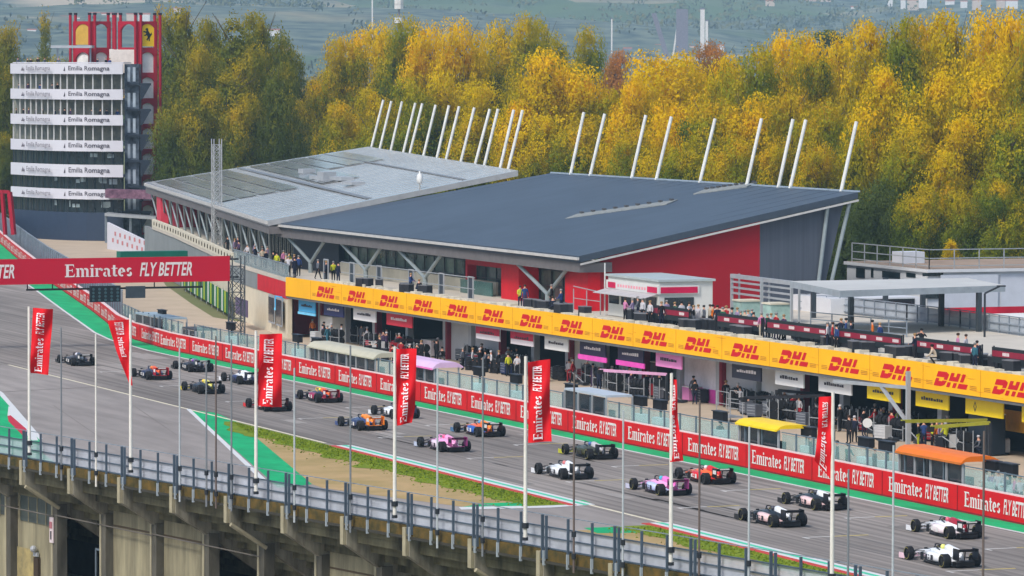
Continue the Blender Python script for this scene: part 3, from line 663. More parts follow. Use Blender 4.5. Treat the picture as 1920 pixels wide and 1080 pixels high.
p = r2pt(.02, .62); mb = MB(); mb.tube(p, p+Vector((0, 0, 1.6)), .08); mb.ball(p+Vector((0, 0, .9)), .55, sc=(.5, .8, 1)); mb.build('antenna', white, hall2, smooth=True)
d2 = (Vector((R2[1][0], R2[1][1], 0))-Vector((R2[0][0], R2[0][1], 0))).normalized(); n2 = Vector((d2.y, -d2.x, 0)); L2 = 125.4
o2 = Vector((R2[0][0], R2[0][1], 0))
mb = MB(); mb.boxf(o2-n2*.1+Vector((0, 0, ZF2-.35)), d2*L2, n2*.2, (0, 0, .3)); mb.build('gutter', palee, hall2)
mb = MB(); mb.boxf(o2+n2*.1+Vector((0, 0, ZF2-1.2)), d2*L2, n2*3, (0, 0, .68)); mb.build('soffit', fas, hall2)
mb = MB(); mb.boxf(o2+n2*4+d2*2+Vector((0, 0, ZD)), d2*(L2-12), n2*.2, (0, 0, ZF2-ZD-1)); mb.build('glazing', mat('wing_glass', (40, 52, 56), .2, rgb2=(110, 118, 104), scale=.35, spec=.5), hall2)
mb = MB()
for k in range(36): mb.bar(o2+n2*3.9+d2*(3+k*3.1)+Vector((0, 0, ZD)), o2+n2*3.9+d2*(3+k*3.1)+Vector((0, 0, ZF2-1)), .12)
mb.build('mullion', mat('mullion', (52, 62, 68), .5), hall2)
for k in range(15):
    c = o2+n2*1.0+d2*(6+k*8); 
    for sg in (-1, 1):
        mb = MB(); mb.tube(c+Vector((0, 0, ZD)), c+d2*(sg*3.4)-n2*.6+Vector((0, 0, ZF2-1.1)), .10, 8); mb.build('slanted_column', colm, hall2)
mb = MB(); q = o2+d2*(L2-17)+n2*.3; mb.boxf(q+Vector((0, 0, 0)), d2*5, n2*.9, (0, 0, ZF2-1.2)); mb.build('red_pier', mat('pier_soft_red', (206, 58, 76), .6), hall2)
mb = MB(); mb.boxf(q-d2*5.2+n2*1.2, d2*5, n2*2.5, (0, 0, ZF2-1.2)); mb.build('red_wall', mat('dark_red', (140, 12, 40), .6), hall2)
for bx, by, tx, ty in MWL: mast(hall2, (bx, by), (tx, ty), ((50.6, 29.0), (74.7, 137.8)))
# ================================================================ CONTROL TOWER
tw = thing('control_tower', 'white banded control tower with lettered balconies and dark glazing', 'tower', tuple(at_d(128, 445, 598))[:2]+(0,))
FPf = [(232, 0), (200, .2), (165, .8), (130, 2.2), (100, 4.6), (75, 7.2), (50, 10.5), (25, 14.5)]
D0 = 594.5
fp = []
for px, dd in FPf:
    v = at_d(px, 450, D0+dd); fp.append((v.x, v.y))
fp = fp[::-1]                         # left to right
def off(pts, k):                      # shift away from camera
    h = Vector((FW.x, FW.y, 0)).normalized()*k; return [(p[0]+h.x, p[1]+h.y) for p in pts]
zrow = lambda py: at_d(232, py, D0).z
bandm = mat('band_white', (204, 203, 210), .5, var=.02)
rows = [(119.5, 139), (167.5, 187), (215.5, 235), (263.5, 284), (309, 332), (355, 374)]
# text on bands
BO = font_geo('Emilia Romagna', 0, 1.0, .012); BOW = max(p[0] for p in BO[0])
def along(pts, s):
    for a, b in zip(pts[:-1], pts[1:]):
        A, B = Vector((*a, 0)), Vector((*b, 0)); L = (B-A).length
        if s <= L or b is pts[-1]: return A+(B-A)*(s/L), (B-A).normalized()
        s -= L
TL = sum((Vector(b)-Vector(a)).length for a, b in zip(fp[:-1], fp[1:]))
def px_of_s(s): return to_px(along(fp, s)[0])[0]
def s_of_px(px):
    lo, hi = 0, TL
    for _ in range(30):
        m = (lo+hi)/2
        if px_of_s(m) < px: lo = m
        else: hi = m
    return lo
greyt = mat('band_ink', (74, 70, 80), .6); dimt = mat('band_ink_dim', (120, 116, 124), .6)
random.seed(2)
for i, (a, b) in enumerate(rows):
    z1, z0 = zrow(a), zrow(b)
    bd = strip(off(fp, -.35), z0, z1, .3, 'balcony_band', bandm, tw)
    for (p0, p1, mm) in ((52, 97, dimt), (130, 207, greyt)):
        s0, s1 = s_of_px(p0), s_of_px(p1); hh = (z1-z0)
        kk = 1.5 if p0 < 100 else .72
        def fn(u, v, s0=s0, s1=s1, z0=z0, hh=hh, kk=kk):
            P_, d_ = along(fp, s0+(s1-s0)*u/BOW); h = Vector((FW.x, FW.y, 0)).normalized(); q = P_-h*kk; return (q.x, q.y, z0+hh*(.22+.56*v))
        mb = MB(); place(mb, BO, fn); mb.build('lettering', mm, bd)
        s2 = s_of_px(p0-9); mb = MB(); h = Vector((FW.x, FW.y, 0)).normalized(); q = along(fp, s2)[0]-h*(kk+.3)
        for k in range(3): mb.poly([q+RT*(.1*k)+Vector((0, 0, z0+hh*.3)), q+RT*(.1*k+.25)+Vector((0, 0, z0+hh*.3)), q+RT*(.15*k+.2)+Vector((0, 0, z0+hh*(.75-.1*k)))])
        mb.build('emblem', mm, bd)
    z2 = zrow(rows[i+1][0]) if i < 5 else zrow(400)
    mm = mat('gallery_shade', (92, 98, 96), .5, rgb2=(150, 146, 128), scale=.9, spec=.4) if i < 3 else glassd
    strip(off(fp, 2.2 if i < 3 else .4), z2, z0, .1, 'glazing', mm, tw)
    n = 15
    for k in range(n+1):
        s = TL*(.01+.98*(k/n)**.85); P_, d_ = along(fp, s); h = Vector((FW.x, FW.y, 0)).normalized()*-.15
        q = P_+h; mb = MB(); mb.bar((q.x, q.y, z2), (q.x, q.y, z0), .14 if i < 3 else .1); mb.build('mullion', white if i < 3 else dark, tw)
    if i >= 3:
        mb = MB()
        for k in range(8):
            s = TL*random.uniform(.05, .95); P_, d_ = along(fp, s); h = Vector((FW.x, FW.y, 0)).normalized()*.28
            q = P_+h; zz_ = z2+(z0-z2)*random.uniform(.35, .65); w_ = random.uniform(.5, 1.2); mb.boxf((q.x, q.y, zz_), d_*w_, (.05, 0, 0), (0, 0, random.uniform(.3, .9)))
        mb.build('pale_blind', mat('blind', (170, 186, 188), .6), tw)  # pale panels scattered over the lower glazing
floorpoly = off(fp, .1)+off(fp[::-1], 12)
mb = MB(); mb.prism(floorpoly, zrow(119), zrow(117)); mb.build('roof_slab', bandm, tw)
for i, (a, b) in enumerate(rows): mb = MB(); mb.prism(floorpoly, zrow(b)-.02, zrow(b)+.12); mb.build('floor_slab', mat('slab_dark', (74, 78, 82), .7), tw)
strip(off(fp, .2), 0, zrow(399), .4, 'base', mat('base_navy', (46, 58, 78), .5, var=.08), tw)
mb = MB(); mb.prism(off(fp, .8)[:1]+off(fp, .8)[-1:]+off(fp, 11)[::-1][:1]+off(fp, 11)[:1], 0, zrow(399)-.1); mb.build('core', mat('core_grey', (58, 62, 68), .7), tw)
h = Vector((FW.x, FW.y, 0)).normalized(); r_ = Vector((RT.x, RT.y, 0)).normalized()
e = Vector((*fp[-1], 0)); mb = MB(); mb.boxf(e+h*1.2+r_*.05, r_*1.9, h*8, (0, 0, zrow(120))); mb.build('stair_core', mat('stair_dark', (26, 32, 44), .5, rgb2=(96, 108, 122), scale=1.0, detail=2), tw)
for i in range(6):
    z = zrow(160+48*i); q = e+r_*.3+h*.4; mb = MB()
    mb.boxf(q+Vector((0, 0, z)), r_*3.3, h*.6, (0, 0, .3)); mb.hexa([q+r_*1.9+Vector((0, 0, z-1.9)), q+r_*2.1+Vector((0, 0, z-1.9)), q+r_*2.1+h*.5+Vector((0, 0, z-1.9)), q+r_*1.9+h*.5+Vector((0, 0, z-1.9)), q+r_*1.9+Vector((0, 0, z)), q+r_*3.2+Vector((0, 0, z)), q+r_*3.2+h*.5+Vector((0, 0, z)), q+r_*1.9+h*.5+Vector((0, 0, z))])
    mb.build('stair_landing', mat('landing', (34, 42, 54), .5), tw)
    mb = MB()
    for kx_ in (.45, 1.15): mb.boxf(e+h*1.14+r_*kx_+Vector((0, 0, z+.5)), r_*.36, h*.05, (0, 0, 1.9))
    mb.build('stair_opening', mat('opening_pale', (170, 182, 194), .5), tw)
    mb = MB(); mb.box((q.x, q.y, z), (.2, .2, .2)); mb.build('bracket', mat('landing', (34, 42, 54), .5), tw)
# ---------------- red arched towers
rt_m = mat('arch_red', (160, 4, 38), .5, var=.08); cap_m = mat('cap_dark', (40, 26, 40), .5); wfill = mat('arch_infill', (236, 234, 230), .7)
def arch_panel(mb, o, U, wd, z0, z1, t, nrm):     # frame around an arched opening
    n = 10; cx = wd/2; rx = wd*.5-.28; zc = z1-.35-rx*1.0
    pts = []
    for k in range(n+1):
        a = math.pi*k/n; pts.append((cx-rx*math.cos(a), zc+rx*math.sin(a)))
    F = lambda x, z, dd: o+U*x+nrm*dd+Vector((0, 0, z))
    def blk(A, B, C_, D_): mb.hexa([F(*A, 0), F(*B, 0), F(*B, t), F(*A, t), F(*D_, 0), F(*C_, 0), F(*C_, t), F(*D_, t)])
    for k in range(n):
        a, b = pts[k], pts[k+1]; blk(a, b, (b[0], z1), (a[0], z1))
    blk((0, z0), (cx-rx, z0), (cx-rx, z1), (0, z1)); blk((cx+rx, z0), (wd, z0), (wd, z1), (cx+rx, z1)); blk((cx-rx, z0), (cx+rx, z0), (cx+rx, z0+.28), (cx-rx, z0+.28))
def arch_tower(lab, pxs, d, levels, grp, shields):
    A = at_d(pxs[0], 450, d+2.3); M_ = at_d(pxs[1], 450, d); B = at_d(pxs[2], 450, d+1.6)
    for v in (A, M_, B): v.z = 0
    t = thing('arched_tower', lab, 'tower', tuple(M_), group=grp)
    zl = lambda py: at_d(pxs[1], py, d).z
    for (P0, P1, side) in ((A, M_, 0), (M_, B, 1)):
        U = (P1-P0).normalized(); wd = (P1-P0).length; nr = Vector((U.y, -U.x, 0)); nr = nr if nr.dot(FW) > 0 else -nr
        for (y1, y0) in levels[side]:
            mb = MB(); arch_panel(mb, P0+nr*.02*side, U, wd, zl(y0), zl(y1), .35, nr); mb.build('arch_frame', rt_m, t)
            if (y1 > 80): mb = MB(); mb.boxf(P0+U*.15+nr*.30+Vector((0, 0, zl(y0)+.1)), U*(wd-.3), nr*.12, (0, 0, zl(y1)-zl(y0)-.25)); mb.build('infill', wfill, t)
    for P0 in (A, M_, B):
        for k in (-.36, .36):
            q = P0+r_*k; mb = MB(); zb = zl(levels[1][-1][1]) if P0 is not A else zl(levels[0][-1][1])
            mb.tube(q+Vector((0, 0, zb)), q+Vector((0, 0, zl(28))), .2, 10); mb.build('post', rt_m, t)
            mb = MB(); mb.tube(q+Vector((0, 0, zl(28))), q+Vector((0, 0, zl(24))), .25, 10); mb.build('cap', cap_m, t)
    for side, py1, py0, faded in shields:
        P0, P1 = ((A, M_), (M_, B))[side]; U = (P1-P0).normalized(); wd = (P1-P0).length; nr = Vector((U.y, -U.x, 0)); nr = nr if nr.dot(FW) > 0 else -nr
        F = lambda x, z, dd: P0+U*x+nr*dd+Vector((0, 0, z)); z0, z1 = zl(py0), zl(py1); cx = wd/2; rx = wd*.5-.26
        pts = [(cx-rx, z0)]+[(cx-rx*math.cos(math.pi*k/10), z1-rx+rx*math.sin(math.pi*k/10)) for k in range(11)]+[(cx+rx, z0)]
        mb = MB(); mb.loft([[F(*p, .1) for p in pts], [F(*p, .18) for p in pts]]); sh_ = mb.build('shield', mat('shield_faded', (190, 150, 60), .6) if faded else mat('shield_yellow', (255, 206, 0), .5, var=.05), t)
        if not faded:     # black rearing horse
            H = [(.42, .98), (.28, .88), (.34, .82), (.42, .82), (.36, .72), (.10, .76), (.06, .68), (.32, .62), (.38, .54), (.16, .46), (.20, .38), (.46, .44), (.54, .30), (.40, .12), (.50, .04), (.62, .20), (.66, .0), (.76, .02), (.76, .26), (.88, .40), (1.0, .50), (.94, .66), (.82, .52), (.72, .64), (.60, .78), (.58, .94)]
            mb = MB(); s_ = z1-z0; mb.poly([F(cx+(p[0]-.52)*s_*.46, z0+s_*.22+p[1]*s_*.6, .08) for p in H]); mb.build('horse_emblem', mat('emblem_black', (16, 16, 16), .5), sh_)
    return t
LV = [(40, 93), (93, 140), (140, 188), (188, 236), (236, 283), (283, 331), (331, 380), (380, 440)]
arch_tower('red arched tower topped by yellow shield with black horse', (222, 260, 296), 600, [[(40, 93)], LV], 'red arched towers', [(1, 44, 87, False)])
arch_tower('red arched tower with faded yellow shield behind the white balconies', (138, 174, 209), 612, [[(40, 93), (93, 140)], [(40, 93), (93, 140)]], 'red arched towers', [(0, 45, 84, True)])
pa, pb = at_d(205, 130, 608), at_d(262, 130, 608)
o = MB(); pa.z = pb.z = 0; zt_ = at_d(205, 92, 608).z; o.boxf(pa+Vector((0, 0, at_d(205, 139, 608).z)), pb-pa, h*3, (0, 0, zt_-at_d(205, 139, 608).z)); tag(o.build('rooftop_cabin', mat('cabin_cream', (222, 212, 204), .7)), 'cream rooftop cabin between the two red arched towers', 'cabin')
pa, pb = at_d(95, 90, 606), at_d(172, 90, 606); o = MB(); o.boxf(pa, pb-pa, h*4, (0, 0, .35)); tc_ = thing('rooftop_canopy', 'thin pale canopy over the roof of the white banded tower', 'canopy', tuple(pa)); o.build('roof', lsteel, tc_)
for k in (.15, .95):
    q = pa.lerp(pb, k)+h; o = MB(); o.bar(q, q-Vector((0, 0, q.z-zrow(118))), .2); o.build('post', steel, tc_)
# low entrance canopy, billboard
pa, pb = at_d(196, 405, 588), at_d(292, 412, 588); 
t = thing('entrance_canopy', 'flat white canopy at the foot of the white banded tower', 'canopy', tuple(pa)); mb = MB(); mb.boxf(pa, pb-pa, h*5, (0, 0, .35)); mb.build('roof', lsteel, t)
for k in (.02, .5, .98): q = pa.lerp(pb, k)+h*.5; mb = MB(); mb.bar(q, (q.x, q.y, 0), .25); mb.build('post', steel, t)
pa, pb = at_d(197, 371, 590), at_d(290, 374, 590); mb = MB(); mb.boxf(pa, pb-pa, h*4, (0, 0, 1.1)); tag(mb.build('sign_beam', mat('beam_maroon', (64, 34, 56), .6, rgb2=(150, 110, 130), scale=1.5)), 'dark maroon sign beam above the tower entrance canopy', 'sign')
A = on_z(201, 467); B = on_z(284, 480)
bbd = thing('billboard', 'white billboard with faint red writing standing beside the pit exit', 'billboard', tuple(A))
mb = MB(); d = (B-A); mb.hexa([A, B, B+Vector((.3, 0, 0)), A+Vector((.3, 0, 0)), A+Vector((0, 0, 3.4)), B+Vector((0, 0, 1.5)), B+Vector((.3, 0, 1.5)), A+Vector((.3, 0, 3.4))]); mb.build('panel', bandm, bbd)
mb = MB(); random.seed(4)
for k in range(14): q = A+d*(.12+.055*k)+Vector((-.03, 0, 1.0+.9*(k % 2)-.05*k)); mb.boxf(q, d*.035, (-.01, 0, 0), (0, 0, .5))
mb.build('faded_writing', mat('faded_red', (190, 120, 120), .7), bbd)
# red steel frame at far left
mb = MB(); p = at_d(2, 357, 560); q = at_d(18, 360, 560); s_ = at_d(26, 398, 560); z = at_d(0, 395, 560)
t = thing('red_frame', 'crimson tubular steel arch at the left edge beyond the track', 'frame', tuple(z)); mb.bar(p-RT*3, q, .4); mb.bar(q, at_d(26, 440, 560), .5); mb.bar(at_d(4, 357, 560), at_d(10, 440, 560), .4); mb.build('arch', mat('arch_red', (160, 4, 38), .5), t)
# ================================================================ LATTICE MAST
def lattice(t, p, wd, h_, m, seg, diag=.05, ch=.07):
    c = [Vector((sx*wd/2, sy*wd/2, 0)) for sx, sy in ((-1, -1), (1, -1), (1, 1), (-1, 1))]
    mb = MB(); m2 = MB()
    for k in c: mb.bar(p+k, p+k+Vector((0, 0, h_)), ch)
    n = int(h_/seg)
    for j in range(n):
        z0, z1 = j*seg, (j+1)*seg
        for i in range(4):
            a, b = c[i], c[(i+1) % 4]
            m2.bar(p+a+Vector((0, 0, z0)), p+b+Vector((0, 0, z1)), diag); m2.bar(p+a+Vector((0, 0, z1)), p+b+Vector((0, 0, z1)), diag); m2.bar(p+b+Vector((0, 0, z0)), p+a+Vector((0, 0, z1)), diag)
    mb.build('upright', m, t); m2.build('bracing', m, t)
t = thing('lattice_mast', 'pale lattice mast standing on the terrace before the pale roofed hall', 'mast', (38.0, 80, ZD)); lattice(t, Vector((38.2, 80, ZD)), .8, 11.0, mat('mast_pale', (170, 172, 172), .5), .8, .045, .08)
# ================================================================ START GANTRY
gy = 13.0
gan = thing('start_gantry', 'overhead start gantry with large crimson lettered banner and hanging start lights', 'gantry', (19, gy, 0))
L0 = on_y(431, 480, gy); zt, zb = L0.z, on_y(431, 527, gy).z; xr = L0.x; xl = -8.5
mb = MB(); mb.boxf((xl, gy, zb), (xr-xl, 0, 0), (0, .25, 0), (0, 0, zt-zb)); mb.build('banner', mat('gantry_crimson', (190, 0, 42), .5, var=.03, scale=.4), gan)
mb = MB(); nxt = .03
def gtext(px_, scale_x):
    x = on_y(px_, 510, gy).x; return x
ph = (zt-zb)
zb0 = zb+ph*.26
x0 = on_y(122, 515, gy).x; x1 = on_y(248, 515, gy).x; x2 = on_y(262, 515, gy).x; x3 = on_y(360, 515, gy).x
per = (x3-x0)+on_y(122, 515, gy).x-on_y(27, 515, gy).x
for k in (0, -1):
    mb = MB(); place(mb, EM, flat((x0+k*per, gy-.03, zb0), (1, 0, 0), (0, 0, 1), (x1-x0)/EMW, ph*.50)); place(mb, FLY, flat((x2+k*per, gy-.03, zb0-.02), (1, 0, 0), (0, 0, 1), (x3-x2)/FLYW, ph*.54)); mb.build('lettering', whitet, gan)
mb = MB(); z_ = on_y(200, 541, gy).z; xa, xb_ = on_y(50, 541, gy).x, on_y(380, 541, gy).x; mb.bar((xa, gy+.1, z_), (xb_, gy+.1, z_), .16)
for px_ in (52, 99, 145, 290, 378): x = on_y(px_, 541, gy).x; mb.bar((x, gy+.1, z_), (x, gy+.1, zb), .08)
mb.build('light_rail', black, gan)
mb = MB(); x_, xx = on_y(168, 550, gy).x, on_y(225, 550, gy).x; mb.boxf((x_, gy-.2, on_y(200, 566, gy).z), (xx-x_, 0, 0), (0, .3, 0), (0, 0, 1.35)); lp = mb.build('light_panel', mat('lamp_housing', (22, 34, 40), .5), gan)
for c in range(5):
    for r in range(4):
        mb = MB(); x = x_+(xx-x_)*(c+.5)/5; z = on_y(200, 562, gy).z+.3*r; mb.tube((x, gy-.22, z), (x, gy-.27, z), .11, 10); mb.build('lamp', mat('lamp_lens', (60, 90, 96), .3), lp)
mb = MB(); x_ = on_y(236, 550, gy).x; mb.boxf((x_, gy-.1, on_y(240, 559, gy).z), (on_y(272, 550, gy).x-x_, 0, 0), (0, .2, 0), (0, 0, 1.0)); mb.build('grey_box', mat('box_slate', (58, 68, 76), .5), gan)
t2 = Vector((xr+.75, gy+.5, 0)); lattice(gan, t2, 1.1, zt, mat('truss_dark', (74, 80, 84), .5), 1.1, .045, .09)
mb = MB(); mb.bar((xl, gy+.8, zb+.3), (xr+1, gy+.8, zb+.3), .15); mb.bar((xl, gy+.8, zt-.3), (xr+1, gy+.8, zt-.3), .15); mb.build('truss_beam', dark, gan)
lattice(gan, Vector((xl-.6, gy+.5, 0)), 1.1, zt, mat('truss_dark', (74, 80, 84), .5), 1.1, .045, .09)
a_, b_ = on_y(226, 482, gy+1.5), on_y(352, 480, gy+1.5)
mb = MB(); mb.boxf((a_.x, gy+1.5, zt-.2), (b_.x-a_.x, 0, 0), (0, 1.2, 0), (0, 0, .62)); mb.build('green_top_board', mat('board_green', (18, 104, 84), .5), gan)
mb = MB(); mb.bar((a_.x+1, gy+.8, zt-.4), (a_.x+1, gy+1.6, zt-.1), .12); mb.bar((b_.x-1, gy+.8, zt-.4), (b_.x-1, gy+1.6, zt-.1), .12); mb.build('bracket', dark, gan)
# ================================================================ TERRACE OBJECTS
kx, ky0, ky1 = 30.2, -50.8, -41.0
t = thing('terrace_kiosk', 'white cabin with crimson stripes and grey flat roof standing on the terrace', 'kiosk', (32, -46, ZD))
kw = mat('kiosk_white', (206, 206, 200), .6, var=.04); kr = mat('kiosk_crimson', (196, 6, 70), .5)
mb = MB(); mb.box((kx+2.2, (ky0+ky1)/2, ZD+1.5), (4.2, ky1-ky0-.2, 2.9)); mb.build('body', kw, t)
mb = MB(); mb.box((kx+2.2, (ky0+ky1)/2, ZD+3.03), (4.5, ky1-ky0+.2, .16)); mb.build('roof', mat('kiosk_roof', (168, 178, 178), .5), t)
mb = MB(); mb.boxf((kx-.03, ky0, ZD+2.05), (.1, 0, 0), (0, ky1-ky0, 0), (0, 0, .62)); mb.boxf((kx, ky0-.03, ZD+2.05), (3.2, 0, 0), (0, .1, 0), (0, 0, .62)); sgn = mb.build('sign_band', white, t)
mb = MB(); mb.boxf((kx-.06, ky1-1.8, ZD+2.12), (.04, 0, 0), (0, 1.4, 0), (0, 0, .42)); mb.boxf((kx-.06, ky0+.2, ZD+2.12), (.04, 0, 0), (0, 1.8, 0), (0, 0, .42)); mb.boxf((kx+.15, ky0-.06, ZD+2.12), (2.9, 0, 0), (0, .04, 0), (0, 0, .44)); mb.build('stripe', kr, sgn)
mb = MB()
for k in range(11): mb.boxf((kx-.05, ky0+2.3+k*.5, ZD+2.24), (.02, 0, 0), (0, .3, 0), (0, 0, .2))
mb.build('small_writing', mat('pink_ink', (226, 150, 160), .6), sgn)
mb = MB(); mb.hexa([(kx-1.1, ky0+.3, ZD+1.72), (kx-.05, ky0+.3, ZD+1.98), (kx-.05, ky1, ZD+1.98), (kx-1.1, ky1, ZD+1.72), (kx-1.1, ky0+.3, ZD+1.76), (kx-.05, ky0+.3, ZD+2.03), (kx-.05, ky1, ZD+2.03), (kx-1.1, ky1, ZD+1.76)]); mb.build('awning', mat('awning_grey', (176, 172, 172), .6), t)
for k in range(4): mb = MB(); mb.boxf((kx+.05, ky0+.6+k*2.35, ZD+.95), (.06, 0, 0), (0, 1.8, 0), (0, 0, .85)); mb.build('window', glassd, t)
mb = MB(); mb.boxf((kx+.5, ky0+.04, ZD+.5), (2.3, 0, 0), (0, .07, 0), (0, 0, 1.3)); mb.build('window', glassd, t)
mb = MB(); mb.bar((kx-.1, ky1+.1, ZD), (kx-.1, ky1+.1, ZD+3.9), .08); mb.build('corner_pole', white, t)
# light scaffold left of the kiosk
t = thing('scaffold_frame', 'thin pink and white tube frame beside the white cabin', 'frame', (30, -38, ZD))
mb = MB()
for y in (-40.3, -37.6, -35): mb.bar((30, y, ZD), (30, y, ZD+1.7), .06)
mb.bar((30, -40.3, ZD+1.7), (30, -35, ZD+1.9), .06); mb.bar((30, -40.3, ZD+1), (30, -35, ZD+1), .05); mb.bar((31.5, -35.3, ZD), (31.5, -35.3, ZD+2.5), .06); mb.build('tube', lsteel, t)
# big canopy
t = thing('terrace_canopy', 'large flat grey roof on dark posts standing on the terrace', 'canopy', (40, -66, ZD)); zc = 8.35
cp = [on_z(1481, 527, zc), on_z(1575, 545, zc), on_z(1885, 535, zc), on_z(1815, 521, zc)]
mb = MB(); mb.prism([(p.x, p.y) for p in cp], zc-.45, zc, 0, 1); mb.build('roof', [mat('canopy_side', (152, 160, 166), .5), mat('canopy_top', (188, 187, 182), .6, var=.08, scale=.2)], t)
for (px, py) in ((1525, 596), (1595, 606), (1660, 590), (1730, 600), (1765, 612), (1835, 622)):
    p = on_z(px, py, ZD); mb = MB(); mb.bar(p, (p.x, p.y, zc-.45), .32); mb.build('post', mat('post_slate', (58, 66, 72), .5), t)
    mb = MB(); mb.bar((p.x, p.y, zc-.6), (p.x-.9, p.y, zc-.45), .2)
# portal frame with bars
t = thing('bar_portal', 'pale scaffold portal with horizontal bars in front of the shaded red wall', 'frame', (33, -50, ZD))
p0, p1, p2 = on_z(1372, 590, ZD), on_z(1428, 600, ZD), on_z(1484, 606, ZD)
zt_ = 8.3
for p in (p0, p1, p2):
    mb = MB(); mb.bar(p, (p.x, p.y, zt_-.1), .18); mb.bar(p+Vector((.6, 0, 0)), (p.x+.6, p.y, zt_-.1), .12); mb.build('upright', lsteel, t)
for k in range(4):
    mb = MB(); z = zt_-.25-k*.42; mb.bar((p0.x, p0.y, z), (p2.x, p2.y, z), .14 if k else .3); mb.build('crossbar', lsteel, t)
for (px, py, lab) in ((1400, 598, 'pale green cube cabinet under the bar portal, with people beside it'), (1456, 604, 'pale green cube cabinet with grey top beside the canopy')):
    p = on_z(px, py, ZD); t = thing('cube_cabinet', lab, 'cabinet', tuple(p)); mb = MB(); mb.box((p.x, p.y, ZD+.65), (1.5, 1.5, 1.3)); mb.build('body', mat('cabinet_green', (150, 178, 170), .5, var=.2), t)
    mb = MB(); mb.box((p.x, p.y, ZD+1.37), (1.65, 1.65, .12)); mb.build('lid', cream, t)
# trackside banner boards with red and white pattern on the terrace edge
rb = mat('board_black', (30, 38, 42), .5); rr_ = mat('board_red', (140, 30, 54), .5)
for (x0, x1, y_, nn) in ((1222, 1292, 612, 1), (1345, 1428, 614, 2), (1438, 1552, 630, 3), (1570, 1690, 648, 4), (1711, 1838, 672, 5), (1860, 1990, 690, 6)):
    a = bl(x0, 1.9); b = bl(x1, 1.9); d = (b-a)
    t = thing('terrace_board', 'black board with red band and white marks on the terrace edge', 'board', (a.x, a.y, ZD), group='boards on the terrace edge')
    mb = MB(); mb.boxf(a+Vector((0, 0, ZD+.5)), d, bnor*.08, (0, 0, .95)); pn = mb.build('panel', rb, t)
    mb = MB(); mb.boxf(a+d*.01-bnor*.02+Vector((0, 0, ZD+.88)), d*.98, bnor*.02, (0, 0, .36)); mb.build('red_band', rr_, pn)
    mb = MB(); n = int(d.length/2.2)
    for k in range(n):
        x = (k+.5)/n
        for j in range(5): mb.boxf(a+d*x+d.normalized()*(j*.17)-bnor*.04+Vector((0, 0, ZD+.96)), d.normalized()*.11, bnor*.015, (0, 0, .2))
    mb.build('white_mark', whitet, pn)
    for k in (0, .5, 1): mb = MB(); q = a+d*k+bnor*.15; mb.bar(q+Vector((0, 0, ZD)), q+Vector((0, 0, ZD+1.5)), .08); mb.build('post', dark, t)
    mb = MB(); mb.boxf(a+bnor*.4+Vector((0, 0, ZD+.5)), d, bnor*.9, (0, 0, .06)); mb.build('counter', mat('counter_dark', (60, 66, 70), .5), t)
# railings
def railing(pts, h_, lab, step=1.5, m=steel, panel=None, nm='terrace_railing', grp=None):
    t = thing(nm, lab, 'railing', tuple(pts[0]), group=grp)
    for z in (h_, h_*.55, h_*.15):
        mb = MB()
        for a, b in zip(pts[:-1], pts[1:]): mb.bar(Vector(a)+Vector((0, 0, z)), Vector(b)+Vector((0, 0, z)), .07)
        mb.build('rail', m, t)
    for a, b in zip(pts[:-1], pts[1:]):
        a, b = Vector(a), Vector(b); n = max(1, int((b-a).length/step))
        for k in range(n+1): mb = MB(); q = a+(b-a)*k/n; mb.bar(q, q+Vector((0, 0, h_)), .07); mb.build('post', m, t)
        if panel: mb = MB(); mb.boxf(a+Vector((.05, 0, .1)), b-a, (.03, 0, 0), (0, 0, h_-.2)); mb.build('panel', panel, t)
    return t
q = [on_z(x, y, 6.0) for x, y in ((1500, 592), (1640, 600), (1780, 618), (1925, 640))]
rpan = mat('mesh_panel', (168, 176, 184), .5, alpha=.75)
w1 = [on_z(x, y, ZD) for x, y in ((1500, 582), (1600, 590), (1700, 602), (1800, 614), (1930, 632))]
railing(w1, 1.25, 'long grey walkway railing with pale mesh panels behind the terrace canopy', 1.6, steel, rpan)
w2 = [on_z(x, y, ZD) for x, y in ((1520, 614), (1600, 622), (1700, 632))]
railing(w2, 1.1, 'short teal grey railing below the canopy posts', 2, steel)
ty = on_line(700, 500, (29.6, 20), (30.6, -30))
tr = [bl(px, 3.1) for px in (640, 720, 800, 885)]
for p in tr: p.z = ZD+.02
t = thing('terrace_portal', 'row of tall pale frames joined by thin rails on the terrace before the glass hall', 'railing', tuple(tr[0]))
for px in (618, 667, 718, 778, 835, 890):
    p = bl(px-3, 1.6); p.z = ZD; q = p+bdir*1.0
    mb = MB(); mb.bar(p, p+Vector((0, 0, 1.9)), .1); mb.bar(q, q+Vector((0, 0, 1.9)), .1); mb.bar(p+Vector((0, 0, 1.9)), q+Vector((0, 0, 1.9)), .1); mb.build('frame', lsteel, t)
    mb = MB(); mb.boxf(p+Vector((.0, 0, .2)), q-p, bnor*.05, (0, 0, 1.6)); mb.build('dark_panel', mat('panel_slate', (50, 60, 70), .4), t)
p, q = bl(640, 1.6), bl(890, 1.6)
for z in (1.15, 2.2): mb = MB(); mb.bar(p+Vector((0, 0, ZD+z*.85)), q+Vector((0, 0, ZD+z*.85)), .06); mb.build('rail', lsteel, t)
# lamp pole by canopy
p = on_z(1846, 632, ZD); t = thing('bent_lamp_post', 'dark bent lamp post at the right end of the terrace canopy', 'lamp post', tuple(p)); mb = MB(); mb.tube(p, p+Vector((0, 0, 3.0)), .08); mb.tube(p+Vector((0, 0, 3.0)), p+Vector((1.0, -.3, 3.5)), .07); mb.build('post', dark, t); mb = MB(); mb.box(p+Vector((1.1, -.3, 3.5)), (.6, .2, .1)); mb.build('lamp_head', dark, t)
